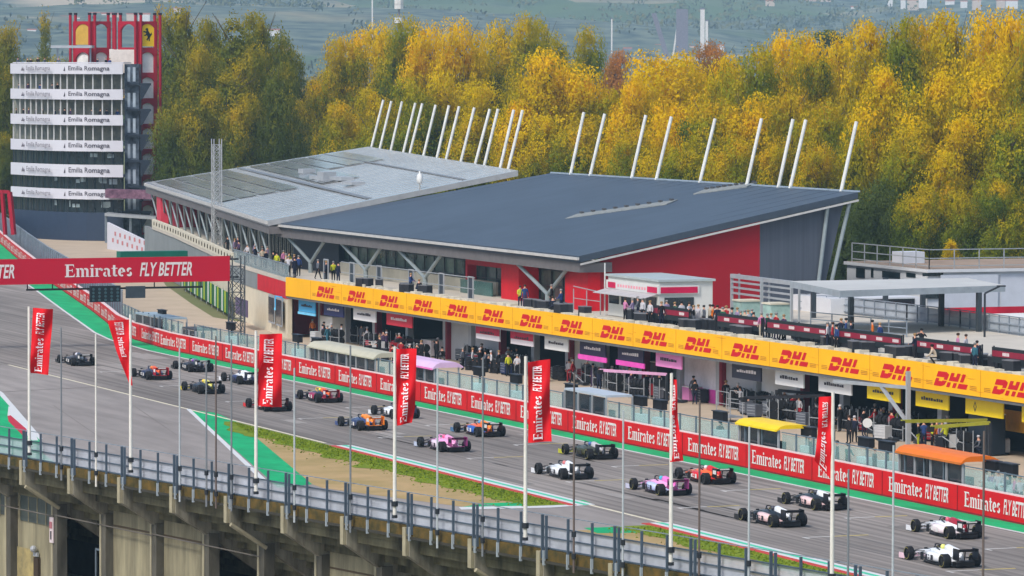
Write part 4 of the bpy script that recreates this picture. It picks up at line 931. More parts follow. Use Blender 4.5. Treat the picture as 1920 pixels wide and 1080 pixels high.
# ================================================================ WHITE HOSPITALITY BUILDING
t = thing('hospitality_building', 'white two storey building with dark windows and roof railing right of the hall', 'building', (60, -30, 0)); zt_ = 7.95
vw = mat('cladding_white', (204, 206, 209), .6, var=.05); vg = mat('cladding_grey', (196, 200, 208), .6, var=.05)
F0, F1 = Vector((59, -22, 0)), Vector((59, -36.5, 0)); F2 = Vector((90, -37.5, 0))
mb = MB(); mb.prism([(59, -22), (59, -36.5), (90, -37.5), (90, -22)], 0, zt_-.25); mb.build('wall', vw, t)
mb = MB(); mb.prism([(58.8, -21.8), (58.8, -36.8), (90, -37.8), (90, -21.8)], zt_-.25, zt_, 0, 1); mb.build('roof', [vw, mat('roof_brown', (150, 130, 112), .9, var=.15, scale=.3)], t)
for k in range(5): mb = MB(); mb.boxf((60+k*5.2, -36.72-.03*k*1, 1), (4.9, -.16, 0), (0, .05, 0), (0, 0, 6.5)); mb.build('cladding_panel', vg, t)
mb = MB(); mb.boxf((58.93, -34.9, 4.2), (.2, 0, 0), (0, .5, 0), (0, 0, 2.9))
for (a, b, zl, zh, zz2) in ((1606, 1622, 502, 520, 0), (1634, 1638, 503, 520, 0), (1655, 1688, 508, 520, 0), (1700, 1717, 511, 519, 0)):
    y0_, y1_ = on_x(a, zl, 59).y, on_x(b, zl, 59).y; z1_, z0_ = on_x(a, zl, 59).z, on_x(a, zh, 59).z
    m = MB(); m.boxf((58.95, y1_, z0_), (.1, 0, 0), (0, y0_-y1_, 0), (0, 0, z1_-z0_)); m.build('window', glassd, t)
for (a, b, y1p, y0p) in ((1730, 1768, 512, 518), (1733, 1768, 545, 560)):
    p, q = on_y(a, y1p, -36.6), on_y(b, y1p, -36.6); z0_ = on_y(a, y0p, -36.6).z; m = MB(); m.boxf((p.x, -36.66, z0_), (q.x-p.x, 0, 0), (0, .1, 0), (0, 0, p.z-z0_)); m.build('window', glassd, t)
railing([(59.2, -22.5, zt_), (59.2, -29, zt_), (62, -30, zt_), (76, -36.8, zt_), (90, -37, zt_)][:1]+[(59.2, -36.3, zt_), (89, -37.2, zt_)], 1.5, 'steel railing around the roof of the white two storey building', 2.0, lsteel, None, 'roof_railing')
m = MB(); m.box((62.5, -26, zt_+.45), (2, 1.8, .9)); tag(m.build('roof_unit', vg), 'grey plant box on the roof of the white two storey building', 'roof unit')
# lower white block with a red line, white and red awnings
t = thing('white_pavilion', 'white pavilion with thin red line and long dark window under the terrace canopy', 'pavilion', (56, -46, 0))
p, q = on_y(1558, 548, -45), on_y(1728, 556, -45)
m = MB(); m.boxf((p.x, -45, 0), (q.x-p.x, 0, 0), (0, 7, 0), (0, 0, 6.3)); m.build('wall', vw, t)
a, b = on_y(1645, 549, -45.05), on_y(1715, 549, -45.05); m = MB(); m.boxf((a.x, -45.06, a.z), (b.x-a.x, 0, 0), (0, .05, 0), (0, 0, .2)); m.build('red_line', mat('line_red', (190, 20, 50), .5), t)
a, b = on_y(1600, 562, -45.05), on_y(1715, 562, -45.05); m = MB(); m.boxf((a.x, -45.06, a.z-.55), (b.x-a.x, 0, 0), (0, .05, 0), (0, 0, .55)); m.build('window', glassd, t)
a, b = on_y(1765, 577, -50), on_y(1960, 575, -50)
t = thing('striped_awning', 'white and red striped awning behind the right end of the terrace railing', 'awning', (a.x, -50, 0))
m = MB(); m.hexa([(a.x, -50, 4.0), (b.x, -50, 4.0), (b.x, -46, 4.9), (a.x, -46, 4.9), (a.x, -50, 4.4), (b.x, -50, 4.4), (b.x, -46, 5.3), (a.x, -46, 5.3)]); m.build('canopy', white, t)
zr_ = on_y(1800, 583, -50.1).z
m = MB(); m.boxf((a.x, -50.08, zr_-.25), (b.x-a.x, 0, 0), (0, .06, 0), (0, 0, .5)); m.build('red_stripe', mat('line_red', (190, 20, 50), .5), t)
m = MB(); m.boxf((a.x+2, -49.9, 0), (b.x-a.x, 0, 0), (0, 3, 0), (0, 0, 4)); m.build('white_side', white, t)
# ================================================================ PEOPLE
skin = mat('skin', (200, 150, 124), .6, var=.05)
def skin_body(J, E, R):
    me = bpy.data.meshes.new('b'); me.from_pydata(J, E, []); ob = bpy.data.objects.new('b', me); COL.objects.link(ob)
    ob.modifiers.new('s', 'SKIN'); sv = me.skin_vertices[0].data
    for i, r in enumerate(R): sv[i].radius = (r, r*.8) if i in (1, 2) else (r, r)
    sv[0].use_root = True
    md = ob.modifiers.new('d', 'SUBSURF'); md.levels = md.render_levels = 1
    bpy.context.view_layer.update()
    out = bpy.data.meshes.new_from_object(ob.evaluated_get(bpy.context.evaluated_depsgraph_get()))
    bpy.data.objects.remove(ob); return out
def person_mesh(kind):
    J = [(0, 0, .95), (0, 0, 1.18), (0, .01, 1.40), (0, .01, 1.53), (0, .03, 1.66)]; E = [(0, 1), (1, 2), (2, 3), (3, 4)]; R = [.145, .13, .15, .055, .10]
    def limb(parent, pts, rs):
        k = parent
        for p, r in zip(pts, rs): J.append(p); R.append(r); E.append((k, len(J)-1)); k = len(J)-1
    st = dict(stand=(.0, .0), walk=(.22, -.2), crouch=(.3, .3))
    a = .25 if kind == 'walk' else .03
    if kind == 'crouch':
        for i in range(5): x, y, z = J[i]; J[i] = (x, y+(.28 if i > 1 else .1)*(i > 0), z-.42-(.12 if i > 1 else 0))
        for s in (-1, 1):
            limb(0, [(s*.12, .05, .50), (s*.16, .42, .50), (s*.15, .12, .10), (s*.16, .24, .04)], [.10, .075, .05, .045])
            limb(2, [(s*.20, .3, .86), (s*.24, .42, .62), (s*.12, .62, .52), (s*.1, .68, .5)], [.06, .05, .04, .035])
    else:
        for s in (-1, 1):
            limb(0, [(s*.10, 0, .86), (s*.11, s*a*.5+.02, .48), (s*.12, s*a, .09), (s*.13, s*a+.14, .04)], [.10, .07, .05, .045])
            if kind == 'arms': limb(2, [(s*.19, 0, 1.40), (s*.34, .15, 1.28), (s*.16, .38, 1.48), (s*.1, .42, 1.52)], [.06, .048, .04, .035])
            elif kind == 'lean': limb(2, [(s*.19, 0, 1.40), (s*.25, .12, 1.14), (s*.16, .36, 1.10), (s*.12, .42, 1.09)], [.06, .048, .04, .035])
            else: limb(2, [(s*.19, 0, 1.40), (s*.25, -.02-s*a*.3, 1.13), (s*.25, .06-s*a*.6, .88), (s*.25, .09-s*a*.6, .80)], [.06, .048, .038, .035])
    me = skin_body(J, E, R)
    for m in (black, white, skin): me.materials.append(m)
    zc_ = .0 if kind != 'crouch' else .5
    for p in me.polygons:
        z = p.center.z+zc_*(1 if p.center.z > .35 else 0); x = abs(p.center.x)
        hand = (x > .06 and ((kind == 'arms' and p.center.y > .36) or (kind == 'lean' and p.center.y > .34) or (kind in ('stand', 'walk') and z < .86 and x > .2)))
        p.material_index = 2 if (z > 1.47+(.0 if kind != 'crouch' else -.05) or hand) else (0 if z < .98 else 1)
        p.use_smooth = True
    hm = bpy.data.meshes.new('hair'); h_ = MB(); top = J[4]; h_.ball((top[0], top[1]-.015, top[2]+.05), .112, n=8, sc=(1, 1.08, .85)); hm.from_pydata(h_.v, [], h_.f)
    hm.materials.append(black); hm.polygons.foreach_set('use_smooth', [True]*len(hm.polygons))
    return me, hm
PM = {k: person_mesh(k) for k in ('stand', 'walk', 'arms', 'lean', 'crouch')}
CL = dict(black=(22, 22, 27), navy=(22, 28, 50), white=(186, 184, 188), red=(150, 22, 34), pink=(190, 120, 160), grey=(88, 92, 100), blue=(38, 62, 112), yellow=(186, 190, 40), orange=(200, 104, 30), green=(30, 80, 58), lilac=(142, 126, 156), purple=(66, 48, 78), cream=(176, 164, 144), teal=(44, 96, 112))
HAIR = [('brown', (60, 42, 30)), ('black', (22, 20, 20)), ('fair', (150, 120, 80)), ('grey', (130, 128, 126))]
POSE = dict(stand='standing', walk='walking', arms='arms raised', lean='leaning forward', crouch='crouching')
def person(p, kind, top, bottom, rz, where, grp, hat=None):
    me, hm = PM[kind]; o = bpy.data.objects.new('person', me); COL.objects.link(o); o.location = p; o.rotation_euler = (0, 0, rz); s = random.uniform(.95, 1.05); o.scale = (s, s, s)
    for i, c in ((0, bottom), (1, top)): o.material_slots[i].link = 'OBJECT'; o.material_slots[i].material = mat('cloth_'+c, CL[c], .85, var=.12, scale=5)
    h_ = bpy.data.objects.new('hat' if hat else 'hair', hm); COL.objects.link(h_); h_.parent = o
    nm, c = random.choice(HAIR) if not hat else (hat, CL[hat]); h_.material_slots[0].link = 'OBJECT'; h_.material_slots[0].material = mat('hair_'+nm, c, .7)
    tag(o, 'person in %s top, %s trousers, %s %s' % (top, bottom, POSE[kind], where), 'person', grp); return o
random.seed(21)
def near_logo(px):
    i = min(range(len(PXL)), key=lambda k: abs(PXL[k]+25-px)); ordn = ['first', 'second', 'third', 'fourth', 'fifth', 'sixth', 'seventh', 'eighth', 'ninth', 'tenth', 'eleventh', 'twelfth', 'thirteenth', 'fourteenth', 'fifteenth', 'sixteenth', 'seventeenth', 'eighteenth']
    return ordn[i]
def terr(px, off_, kind, top, bot='black', rz=None, hat=None):
    if 1240 < px < 1500 and off_ < 2: off_ += 1.3
    p = bl(px, off_); p.z = ZD+.003
    person(p, kind, top, bot, random.uniform(0, 6.3) if rz is None else rz, 'above %s red logo' % near_logo(px), 'people on the terrace above the yellow banner', hat)
for px, o_, k, tp, bt in ((612, 1.5, 'stand', 'navy', 'black'), (625, 2.4, 'stand', 'yellow', 'black'), (634, 1.9, 'stand', 'navy', 'navy'), (596, 2.6, 'walk', 'grey', 'black'), (553, 1.3, 'stand', 'navy', 'navy'), (541, 1.6, 'arms', 'white', 'black'), (560, 2.8, 'stand', 'blue', 'black'),
    (770, 1.2, 'lean', 'blue', 'black'), (782, 1.3, 'crouch', 'navy', 'black'), (1040, 1.2, 'crouch', 'navy', 'black'), (1052, 1.3, 'lean', 'blue', 'navy'), (1034, 3.6, 'stand', 'black', 'black'), (975, 1.4, 'lean', 'yellow', 'navy'), (984, 1.5, 'stand', 'blue', 'purple'),
    (1172, 1.6, 'lean', 'pink', 'black'), (1186, 1.5, 'lean', 'lilac', 'black'), (1196, 2.4, 'lean', 'grey', 'navy'), (1205, 1.8, 'stand', 'white', 'black'), (1219, 1.5, 'stand', 'white', 'black'), (1250, 3.4, 'stand', 'lilac', 'black'), (1278, 3.8, 'stand', 'white', 'white'), (1292, 3.6, 'lean', 'white', 'cream'),
    (1301, 2.3, 'arms', 'black', 'grey'), (1309, 2.8, 'stand', 'white', 'white'), (1320, 3.0, 'stand', 'grey', 'black'), (1331, 3.5, 'arms', 'cream', 'black'), (1336, 1.6, 'lean', 'orange', 'black'), (1345, 1.5, 'stand', 'navy', 'black'), (1355, 1.4, 'stand', 'green', 'navy'), (1372, 1.2, 'lean', 'grey', 'black'), (1389, 1.3, 'lean', 'blue', 'black'),
    (1382, 3.5, 'stand', 'lilac', 'black'), (1403, 3.2, 'stand', 'white', 'black'), (1410, 4, 'stand', 'teal', 'black'), (1420, 1.5, 'crouch', 'white', 'black'), (1428, 2.0, 'stand', 'pink', 'cream'), (1439, 1.4, 'stand', 'green', 'black'), (1446, 1.7, 'lean', 'white', 'black'), (1455, 1.4, 'lean', 'red', 'purple'), (1464, 1.3, 'crouch', 'pink', 'black'),
    (1470, 1.4, 'lean', 'purple', 'black'), (1552, 1.3, 'stand', 'white', 'navy'), (1561, 1.2, 'stand', 'red', 'black'), (1569, 1.1, 'stand', 'blue', 'black'), (1577, 4.2, 'arms', 'navy', 'black'), (1586, 4.4, 'stand', 'blue', 'blue'), (1596, 4.2, 'stand', 'navy', 'purple'), (1636, 5.2, 'stand', 'orange', 'navy'), (1650, 5.0, 'stand', 'blue', 'black'),
    (1716, 1.2, 'lean', 'navy', 'black'), (1728, 3.6, 'arms', 'black', 'black'), (1757, 1.0, 'crouch', 'cream', 'black'), (1796, 3.8, 'stand', 'pink', 'white'), (1811, 3.8, 'stand', 'white', 'white'), (1828, 1.0, 'stand', 'teal', 'navy'), (1832, 1.5, 'lean', 'navy', 'black'),
    (1265, 1.4, 'lean', 'green', 'black'), (1287, 1.3, 'crouch', 'grey', 'black'), (1362, 1.9, 'lean', 'red', 'black'), (1396, 2.2, 'lean', 'cream', 'navy'), (1413, 1.2, 'stand', 'black', 'black'), (1240, 1.4, 'stand', 'black', 'navy')):
    terr(px, o_, k, tp, bt)
# crowd at the left balustrade
wing_line = [(26.6, 19.6), (29.3, 36.1), (32, 52.2), (37.1, 75.2)]
for px, k, tp, bt, dx in ((448, 'lean', 'purple', 'black', 0), (456, 'stand', 'lilac', 'black', 1.2), (464, 'lean', 'white', 'navy', 0), (470, 'stand', 'purple', 'black', 1.5), (478, 'lean', 'navy', 'black', 0), (486, 'stand', 'lilac', 'black', .8), (492, 'lean', 'cream', 'black', 0), (499, 'stand', 'navy', 'black', 0), (506, 'stand', 'pink', 'black', 1.3),
    (512, 'lean', 'black', 'black', 0), (519, 'stand', 'yellow', 'black', 0), (526, 'lean', 'yellow', 'black', .8), (532, 'stand', 'purple', 'navy', 1), (536, 'stand', 'cream', 'black', 0), (440, 'stand', 'lilac', 'purple', 0), (433, 'stand', 'purple', 'black', .7), (427, 'lean', 'black', 'black', 0), (461, 'arms', 'black', 'black', 2)):
    for a, b in zip(wing_line[:-1], wing_line[1:]):
        p = on_line(px, 500, a, b)
        if a[1] <= p.y <= b[1]: break
    person(Vector((p.x+dx, p.y, ZD+.003)), k, tp, bt, random.uniform(0, 6.3), 'behind glass balustrade', 'people at the glass balustrade')
# pit lane crews
for px, py, k, tp, bt, w_ in ((605, 642, 'stand', 'lilac', 'black', 'before blue garage signs'), (614, 645, 'walk', 'teal', 'teal', 'before blue garage signs'), (640, 643, 'stand', 'white', 'navy', 'beside white cabinet'), (586, 632, 'stand', 'orange', 'navy', 'before the first garages'),
    (700, 665, 'crouch', 'white', 'black', 'before navy sign'), (712, 668, 'lean', 'black', 'black', 'before navy sign'), (733, 672, 'crouch', 'red', 'black', 'amid pit equipment'), (752, 676, 'lean', 'red', 'black', 'amid pit equipment'), (768, 682, 'stand', 'black', 'black', 'amid pit equipment'), (782, 684, 'walk', 'black', 'black', 'amid pit equipment'), (790, 676, 'stand', 'black', 'black', 'amid pit equipment'),
    (886, 692, 'stand', 'white', 'black', 'before grey shutters'), (900, 694, 'stand', 'black', 'black', 'before grey shutters'), (921, 696, 'stand', 'white', 'black', 'before grey shutters'), (935, 698, 'walk', 'black', 'black', 'before grey shutters'), (953, 702, 'stand', 'yellow', 'black', 'in the pit lane'), (970, 704, 'lean', 'white', 'black', 'in the pit lane'), (910, 694, 'lean', 'grey', 'black', 'before grey shutters'), (868, 690, 'stand', 'grey', 'black', 'before grey shutters'),
    (1067, 712, 'stand', 'white', 'red', 'before white sign'), (1074, 716, 'walk', 'red', 'black', 'before white sign'), (1123, 730, 'stand', 'navy', 'navy', 'mid pit lane'), (1112, 722, 'stand', 'purple', 'purple', 'near the pink garages'), (1170, 728, 'stand', 'pink', 'navy', 'near the pink garages'), (1180, 730, 'stand', 'navy', 'navy', 'near the pink garages'), (1214, 735, 'stand', 'pink', 'navy', 'near the pink garages'), (1228, 738, 'lean', 'pink', 'black', 'near the pink garages'),
    (1455, 782, 'crouch', 'white', 'red', 'before dark sign'), (1472, 784, 'crouch', 'navy', 'white', 'before dark sign'), (1488, 786, 'stand', 'red', 'black', 'before dark sign'), (1498, 788, 'stand', 'white', 'red', 'before dark sign'), (1592, 828, 'stand', 'black', 'black', 'left of round sign'), (1602, 826, 'stand', 'navy', 'black', 'left of round sign'), (1575, 806, 'stand', 'black', 'black', 'beside a garage pier'),
    (1656, 810, 'stand', 'yellow', 'black', 'before yellow garages'), (1668, 812, 'lean', 'navy', 'yellow', 'before yellow garages'), (1684, 814, 'stand', 'yellow', 'navy', 'before yellow garages'), (1722, 838, 'stand', 'black', 'yellow', 'before yellow garages'), (1732, 838, 'lean', 'blue', 'navy', 'before yellow garages'), (1748, 838, 'stand', 'yellow', 'black', 'before yellow garages'), (1757, 838, 'stand', 'orange', 'orange', 'before yellow garages'), (1766, 839, 'stand', 'lilac', 'grey', 'before yellow garages'), (1773, 840, 'lean', 'yellow', 'black', 'before yellow garages'),
    (1640, 806, 'stand', 'black', 'grey', 'before white signs'), (1700, 815, 'stand', 'black', 'black', 'before yellow garages')):
    p = on_z(px, py+4, .004); person(p, k, tp, bt, random.uniform(0, 6.3), w_, 'pit crews in the pit lane', 'white' if (px*7) % 3 == 0 else None)
for px, py, tp, k in ((1850, 905, 'white', 'lean'), (1862, 910, 'lilac', 'stand'), (1872, 916, 'white', 'stand'), (1890, 914, 'black', 'lean'), (1902, 918, 'pink', 'stand'), (1912, 922, 'white', 'lean'), (1448, 826, 'black', 'lean'), (1520, 850, 'black', 'stand'), (1570, 862, 'black', 'stand'), (1590, 868, 'green', 'lean'), (1640, 880, 'black', 'stand'), (1350, 820, 'black', 'lean')):
    p = on_x(px, py, 14.0); person(Vector((p.x, p.y, .35)), k, tp, 'black', random.uniform(0, 6.3), 'on the pit wall', 'people on the pit wall', 'black' if px % 4 else None)
random.seed(66)
for i in range(46):
    px = random.uniform(600, 1850); p = bl(px, random.uniform(.6, 3.2)); p.z = .004
    person(p, random.choice(('stand', 'lean', 'crouch', 'walk', 'stand', 'arms')), random.choice(('black', 'navy', 'grey', 'black', 'red', 'black', 'purple', 'white')), random.choice(('black', 'black', 'navy', 'grey')), random.uniform(0, 6.3), 'under %s red logo' % near_logo(px), 'pit crews in the pit lane', 'white' if i % 3 == 0 else ('black' if i % 3 == 1 else None))
# tower spectators
for px, row in [(x, 0) for x in (34, 52, 58, 71, 84, 110, 183, 199, 206)]+[(x, 1) for x in (53, 75, 98, 108, 36)]+[(x, 2) for x in (30, 44, 54, 67, 80, 90, 102, 112, 121, 132, 172, 188, 200, 210, 220)]:
    s = s_of_px(px); P_, d_ = along(fp, s); h = Vector((FW.x, FW.y, 0)).normalized()*random.uniform(.4, .9); z = zrow(rows[row][0])-(.0) if row == 0 else zrow(rows[row][1])+0
    z = zrow(119)-1.0 if row == 0 else zrow(rows[row-1][1]+0)-3.3*0
    if row: z = zrow(rows[row][0])-1.0
    tp = random.choice(['black', 'navy', 'grey', 'purple', 'black', 'blue'])
    person(Vector((P_.x+h.x, P_.y+h.y, z)), 'stand', tp, 'black', random.uniform(0, 6.3), ('on tower roof', 'on top tower gallery', 'on second tower gallery')[row], 'spectators on the tower')
# ================================================================ PIT LANE EQUIPMENT
tp_ = None; random.seed(8)
for px, py in ((690, 672), (702, 676), (722, 678), (742, 682), (760, 686), (880, 694), (893, 696), (908, 698), (930, 700), (1046, 712), (1054, 714), (1398, 762), (1408, 764), (1664, 816), (1676, 818), (1792, 838), (1800, 840), (1812, 842), (1540, 800), (1552, 802), (1790, 842), (1635, 812)):
    p = on_z(px, py, .004)
    if tp_ is None:
        tp_ = thing('tyre_stack', 'stack of black racing tyres before the garages', 'tyres', tuple(p), group='tyre stacks in the pit lane')
        for k in range(3):
            mb = MB(); mb.tube(p+Vector((0, 0, .02+.36*k)), p+Vector((0, 0, .35+.36*k)), .33, 14); ty_ = mb.build('tyre', black, tp_)
            mb = MB(); mb.tube(p+Vector((0, 0, .352+.36*k)), p+Vector((0, 0, .358+.36*k)), .18, 10); mb.build('rim', steel, ty_)
    else: c = copy_tree(tp_); c.location = p
def boom(a, b, z, rgb, lab, drop=0.):
    p = on_z(*a, .004); q = on_z(*b, .004); m = mat('boom_%d_%d_%d' % rgb, rgb, .5)
    t = thing('garage_boom', lab, 'boom', (p.x, p.y, 0), group='overhead pit booms'); A = Vector((p.x, p.y, z)); B = Vector((q.x, q.y, z+drop))
    mb = MB(); mb.bar(A, B, .16, .2); mb.build('arm', m, t)
    mb = MB(); mb.bar((p.x, p.y, 0.004), A, .16); mb.build('post', m, t)
    mb = MB(); mb.box(B+Vector((0, 0, -.15)), (.4, .4, .3)); mb.build('gun_box', black, t)
def boomz(pa, pb, xa, xb, rgb, lab):
    A = on_x(*pa, xa); B = on_x(*pb, xb); m = mat('boom_%d_%d_%d' % rgb, rgb, .5)
    t = thing('garage_boom', lab, 'boom', (A.x, A.y, 0), group='overhead pit booms')
    mb = MB(); mb.bar(A, B, .14, .2); mb.build('arm', m, t)
    mb = MB(); mb.bar((A.x, A.y, 0.004), A, .16); mb.build('post', dark, t)
    mb = MB(); mb.box(B+Vector((0, 0, -.12)), (.35, .35, .3)); mb.build('gun_box', black, t)
boomz((1250, 702), (1125, 694), 27, 22, (236, 180, 220), 'pink and white overhead boom before the pink garages')
boomz((1545, 742), (1395, 746), 28, 23, (36, 38, 44), 'black overhead boom reaching left from the dark garages, lower one')
boomz((1525, 738), (1460, 732), 29, 26, (36, 38, 44), 'black overhead boom reaching left from the dark garages, upper one')
boomz((1850, 788), (1690, 790), 27.5, 21, (160, 160, 50), 'olive yellow overhead boom before the yellow garages, upper one')
boomz((1856, 793), (1745, 801), 26, 22, (160, 160, 50), 'olive yellow overhead boom before the yellow garages, lower one')
boomz((990, 668), (940, 672), 29, 26, (48, 52, 58), 'dark overhead boom before the grey shutters')
boomz((800, 640), (745, 636), 29, 26, (60, 40, 50), 'dark overhead boom amid the crews before the red sign')
random.seed(91); csrc = None
for i in range(84):
    px = random.uniform(1150, 1910) if i % 6 else random.uniform(640, 1100); p = bl(px, random.uniform(.9, 4.2) if i % 6 else random.uniform(.8, 1.6)); p.z = ZD+.003
    if csrc is None:
        csrc = c = thing('flight_case', 'dark equipment case standing on the terrace', 'case', tuple(p), group='equipment cases on the terrace')
        mb = MB(); mb.box(p+Vector((0, 0, .42)), (.6, 1.1, .7)); mb.build('body', mat('case_dark', (40, 42, 48), .5, var=.3, scale=2), c)
        mb = MB(); mb.box(p+Vector((0, 0, .80)), (.64, 1.14, .05)); mb.build('lid', mat('case_lid', (112, 114, 118), .5), c)
    else: c = copy_tree(csrc); c.location = p
    c.rotation_euler = (0, 0, random.uniform(-.5, .5))
# white lifting frame at the right
A = on_z(1702, 852, .004); t = thing('white_lifting_frame', 'tall white steel post with long horizontal arm and diagonal brace in the pit lane', 'frame', tuple(A))
top = Vector((A.x, A.y, 5.1)); mb = MB(); mb.bar(A, top, .24); mb.build('post', lsteel, t)
arm = A+Vector((0, 0, 4.1)); rgt = Vector((-.30, 1.0, 0)).normalized(); L_ = None
best = min(((abs(to_px(arm+rgt*k)[0]-1562), k) for k in [i*.25 for i in range(10, 90)]))[1]
mb = MB(); mb.bar(arm, arm+rgt*best, .2); mb.build('arm', lsteel, t); mb = MB(); mb.bar(arm-Vector((0, 0, 2.2)), arm+rgt*best*.36-Vector((0, 0, .05)), .18); mb.build('brace', lsteel, t)
# white and blue cabinet, white cabinet, wheel guns etc.
def cabinet(px, py, w_, h_, rgb, lab, rgb2=None):
    p = on_z(px, py, .004); t = thing('pit_cabinet', lab, 'cabinet', tuple(p)); mb = MB(); mb.box(p+Vector((0, 0, h_/2+.05)), (1.2, w_, h_-.1)); mb.build('body', mat('cab_%d_%d_%d' % rgb, rgb, .5, var=.04), t)
    mb = MB(); mb.box(p+Vector((0, 0, h_+.03)), (1.25, w_+.05, .06)); mb.build('lid', white, t)
    if rgb2: mb = MB(); o = p+Vector((-.62, 0, .05)); mb.poly([o+Vector((0, w_/2, 0)), o+Vector((0, -w_/2, 0)), o+Vector((0, -w_/2, h_*.5)), o+Vector((0, w_/2, h_*.12))]); mb.build('coloured_panel', mat('cab_%d_%d_%d' % rgb2, rgb2, .5), t)
cabinet(624, 640, 3.2, 2.1, (228, 224, 216), 'tall white cabinet with blue lower corner before the second garage', (40, 130, 210))
cabinet(812, 668, 2.2, 1.3, (224, 214, 218), 'low white cabinet before the grey shutter')
cabinet(1300, 752, 1.2, 1.0, (196, 120, 170), 'small pink cabinet before the pink and white garage screen')
cabinet(1240, 742, 1.2, 2.4, (36, 38, 46), 'tall black cabinet beside the pink garages')
cabinet(1850, 852, 2.6, 2.5, (30, 40, 50), 'tall dark cabinet beside the yellow garage')
# sign stand
p = on_z(1626, 846, .004); t = thing('round_sign', 'round white sign on a thin post in the pit lane', 'sign', tuple(p)); mb = MB(); mb.tube(p, p+Vector((0, 0, 1.6)), .04); mb.build('post', dark, t); mb = MB(); mb.tube(p+Vector((0, 0, 1.6)), p+Vector((-.05, -.06, 1.64)), .01)
mb = MB(); hN = Vector((FW.x, FW.y, 0)).normalized(); mb.tube(p+Vector((0, 0, 1.75))-hN*.03, p+Vector((0, 0, 1.75))-hN*.06, .3, 14); mb.build('disc', white, t)
for i, (px, py, hh) in enumerate(((1300, 745, 1.5), (1368, 790, 2.0), (815, 640, 1.4), (1745, 700, 1.0), (1330, 790, 1.6))[:3]):
    p = on_z(px, py, .004); t = thing('wire_trolley', ('wire trolley before the pink and white screen', 'tall wire trolley before the grey shutter', 'small wire trolley in the shade of the banner')[i], 'trolley', tuple(p))
    mb = MB()
    for sx in (-.5, .5):
        for sy in (-1, 1): mb.bar(p+Vector((sx, sy, 0)), p+Vector((sx, sy, hh)), .05)
        for z in (.3, hh*.6, hh): mb.bar(p+Vector((sx, -1, z)), p+Vector((sx, 1, z)), .04)
    mb.build('frame', lsteel, t); mb = MB(); mb.box(p+Vector((0, 0, .35)), (1, 2, .08)); mb.build('shelf', steel, t)

# tool chests, jacks, engine stands and hose reels by the garage doors
random.seed(52); protoE = []
def chest(p):
    t = thing('tool_chest', 'tool chest on wheels before the garages', 'tool chest', tuple(p), group='pit equipment by the garage doors')
    mb = MB(); mb.box(p+Vector((0, 0, .55)), (.6, 1.0, .8)); mb.build('body', dark, t)
    mb = MB()
    for z in (.3, .5, .7, .85): mb.boxf(p+Vector((-.32, -.45, z)), (.02, 0, 0), (0, .9, 0), (0, 0, .03))
    mb.build('drawer_pull', lsteel, t)
    for sy in (-.4, .4): mb = MB(); mb.tube(p+Vector((-.25, sy, .08)), p+Vector((.25, sy, .08)), .07, 8); mb.build('castor', black, t)
    return t
def rack(p):
    t = thing('wheel_rack', 'tubular rack loaded with dark tyres before the garages', 'rack', tuple(p), group='wheel racks by the garage doors')
    mb = MB()
    for sy in (-.8, .8):
        for sx in (-.3, .3): mb.bar(p+Vector((sx, sy, 0)), p+Vector((sx, sy, 1.5)), .05)
    for z in (.1, .75): mb.bar(p+Vector((-.3, -.8, z)), p+Vector((-.3, .8, z)), .05); mb.bar(p+Vector((.3, -.8, z)), p+Vector((.3, .8, z)), .05)
    mb.build('frame', lsteel, t)
    for z in (.45, 1.1):
        for y in (-.55, -.15, .25, .6): mb = MB(); mb.tube(p+Vector((0, y-.14, z)), p+Vector((0, y+.14, z)), .32, 12); mb.build('tyre', black, t)
    return t
def jack(p):
    t = thing('pit_jack', 'long handled jack lying before the garages', 'jack', tuple(p), group='jacks by the garage doors')
    mb = MB(); mb.bar(p+Vector((0, 0, .2)), p+Vector((-.2, 1.6, .9)), .05); mb.bar(p+Vector((-.5, 1.6, .9)), p+Vector((.1, 1.6, .9)), .05); mb.build('handle', lsteel, t)
    mb = MB(); mb.box(p+Vector((0, 0, .14)), (.5, .9, .16)); mb.build('base', dark, t)
    return t
src = [None, None, None]
for i in range(150):
    px = random.choice((random.uniform(690, 800), random.uniform(860, 975), random.uniform(1040, 1240), random.uniform(1380, 1500), random.uniform(1560, 1830), random.uniform(580, 1900)))
    k = random.choice((0, 0, 1, 1, 2)); p = bl(px, random.uniform(.2, 3.6)); p.z = .004
    if src[k] is None: src[k] = c = (chest, rack, jack)[k](p)
    else: c = copy_tree(src[k]); c.location = p
    if k == 0:
        for ch in c.children:
            if ch.name.startswith('body'): ch.material_slots[0].link = 'OBJECT'; ch.material_slots[0].material = mat(*random.choice((('chest_red', (150, 20, 36)), ('chest_dark', (34, 36, 44)), ('chest_blue', (36, 52, 92)), ('chest_grey', (92, 96, 104)), ('chest_white', (190, 190, 190)))), .5)
    c.rotation_euler = (0, 0, random.uniform(-.4, .4))
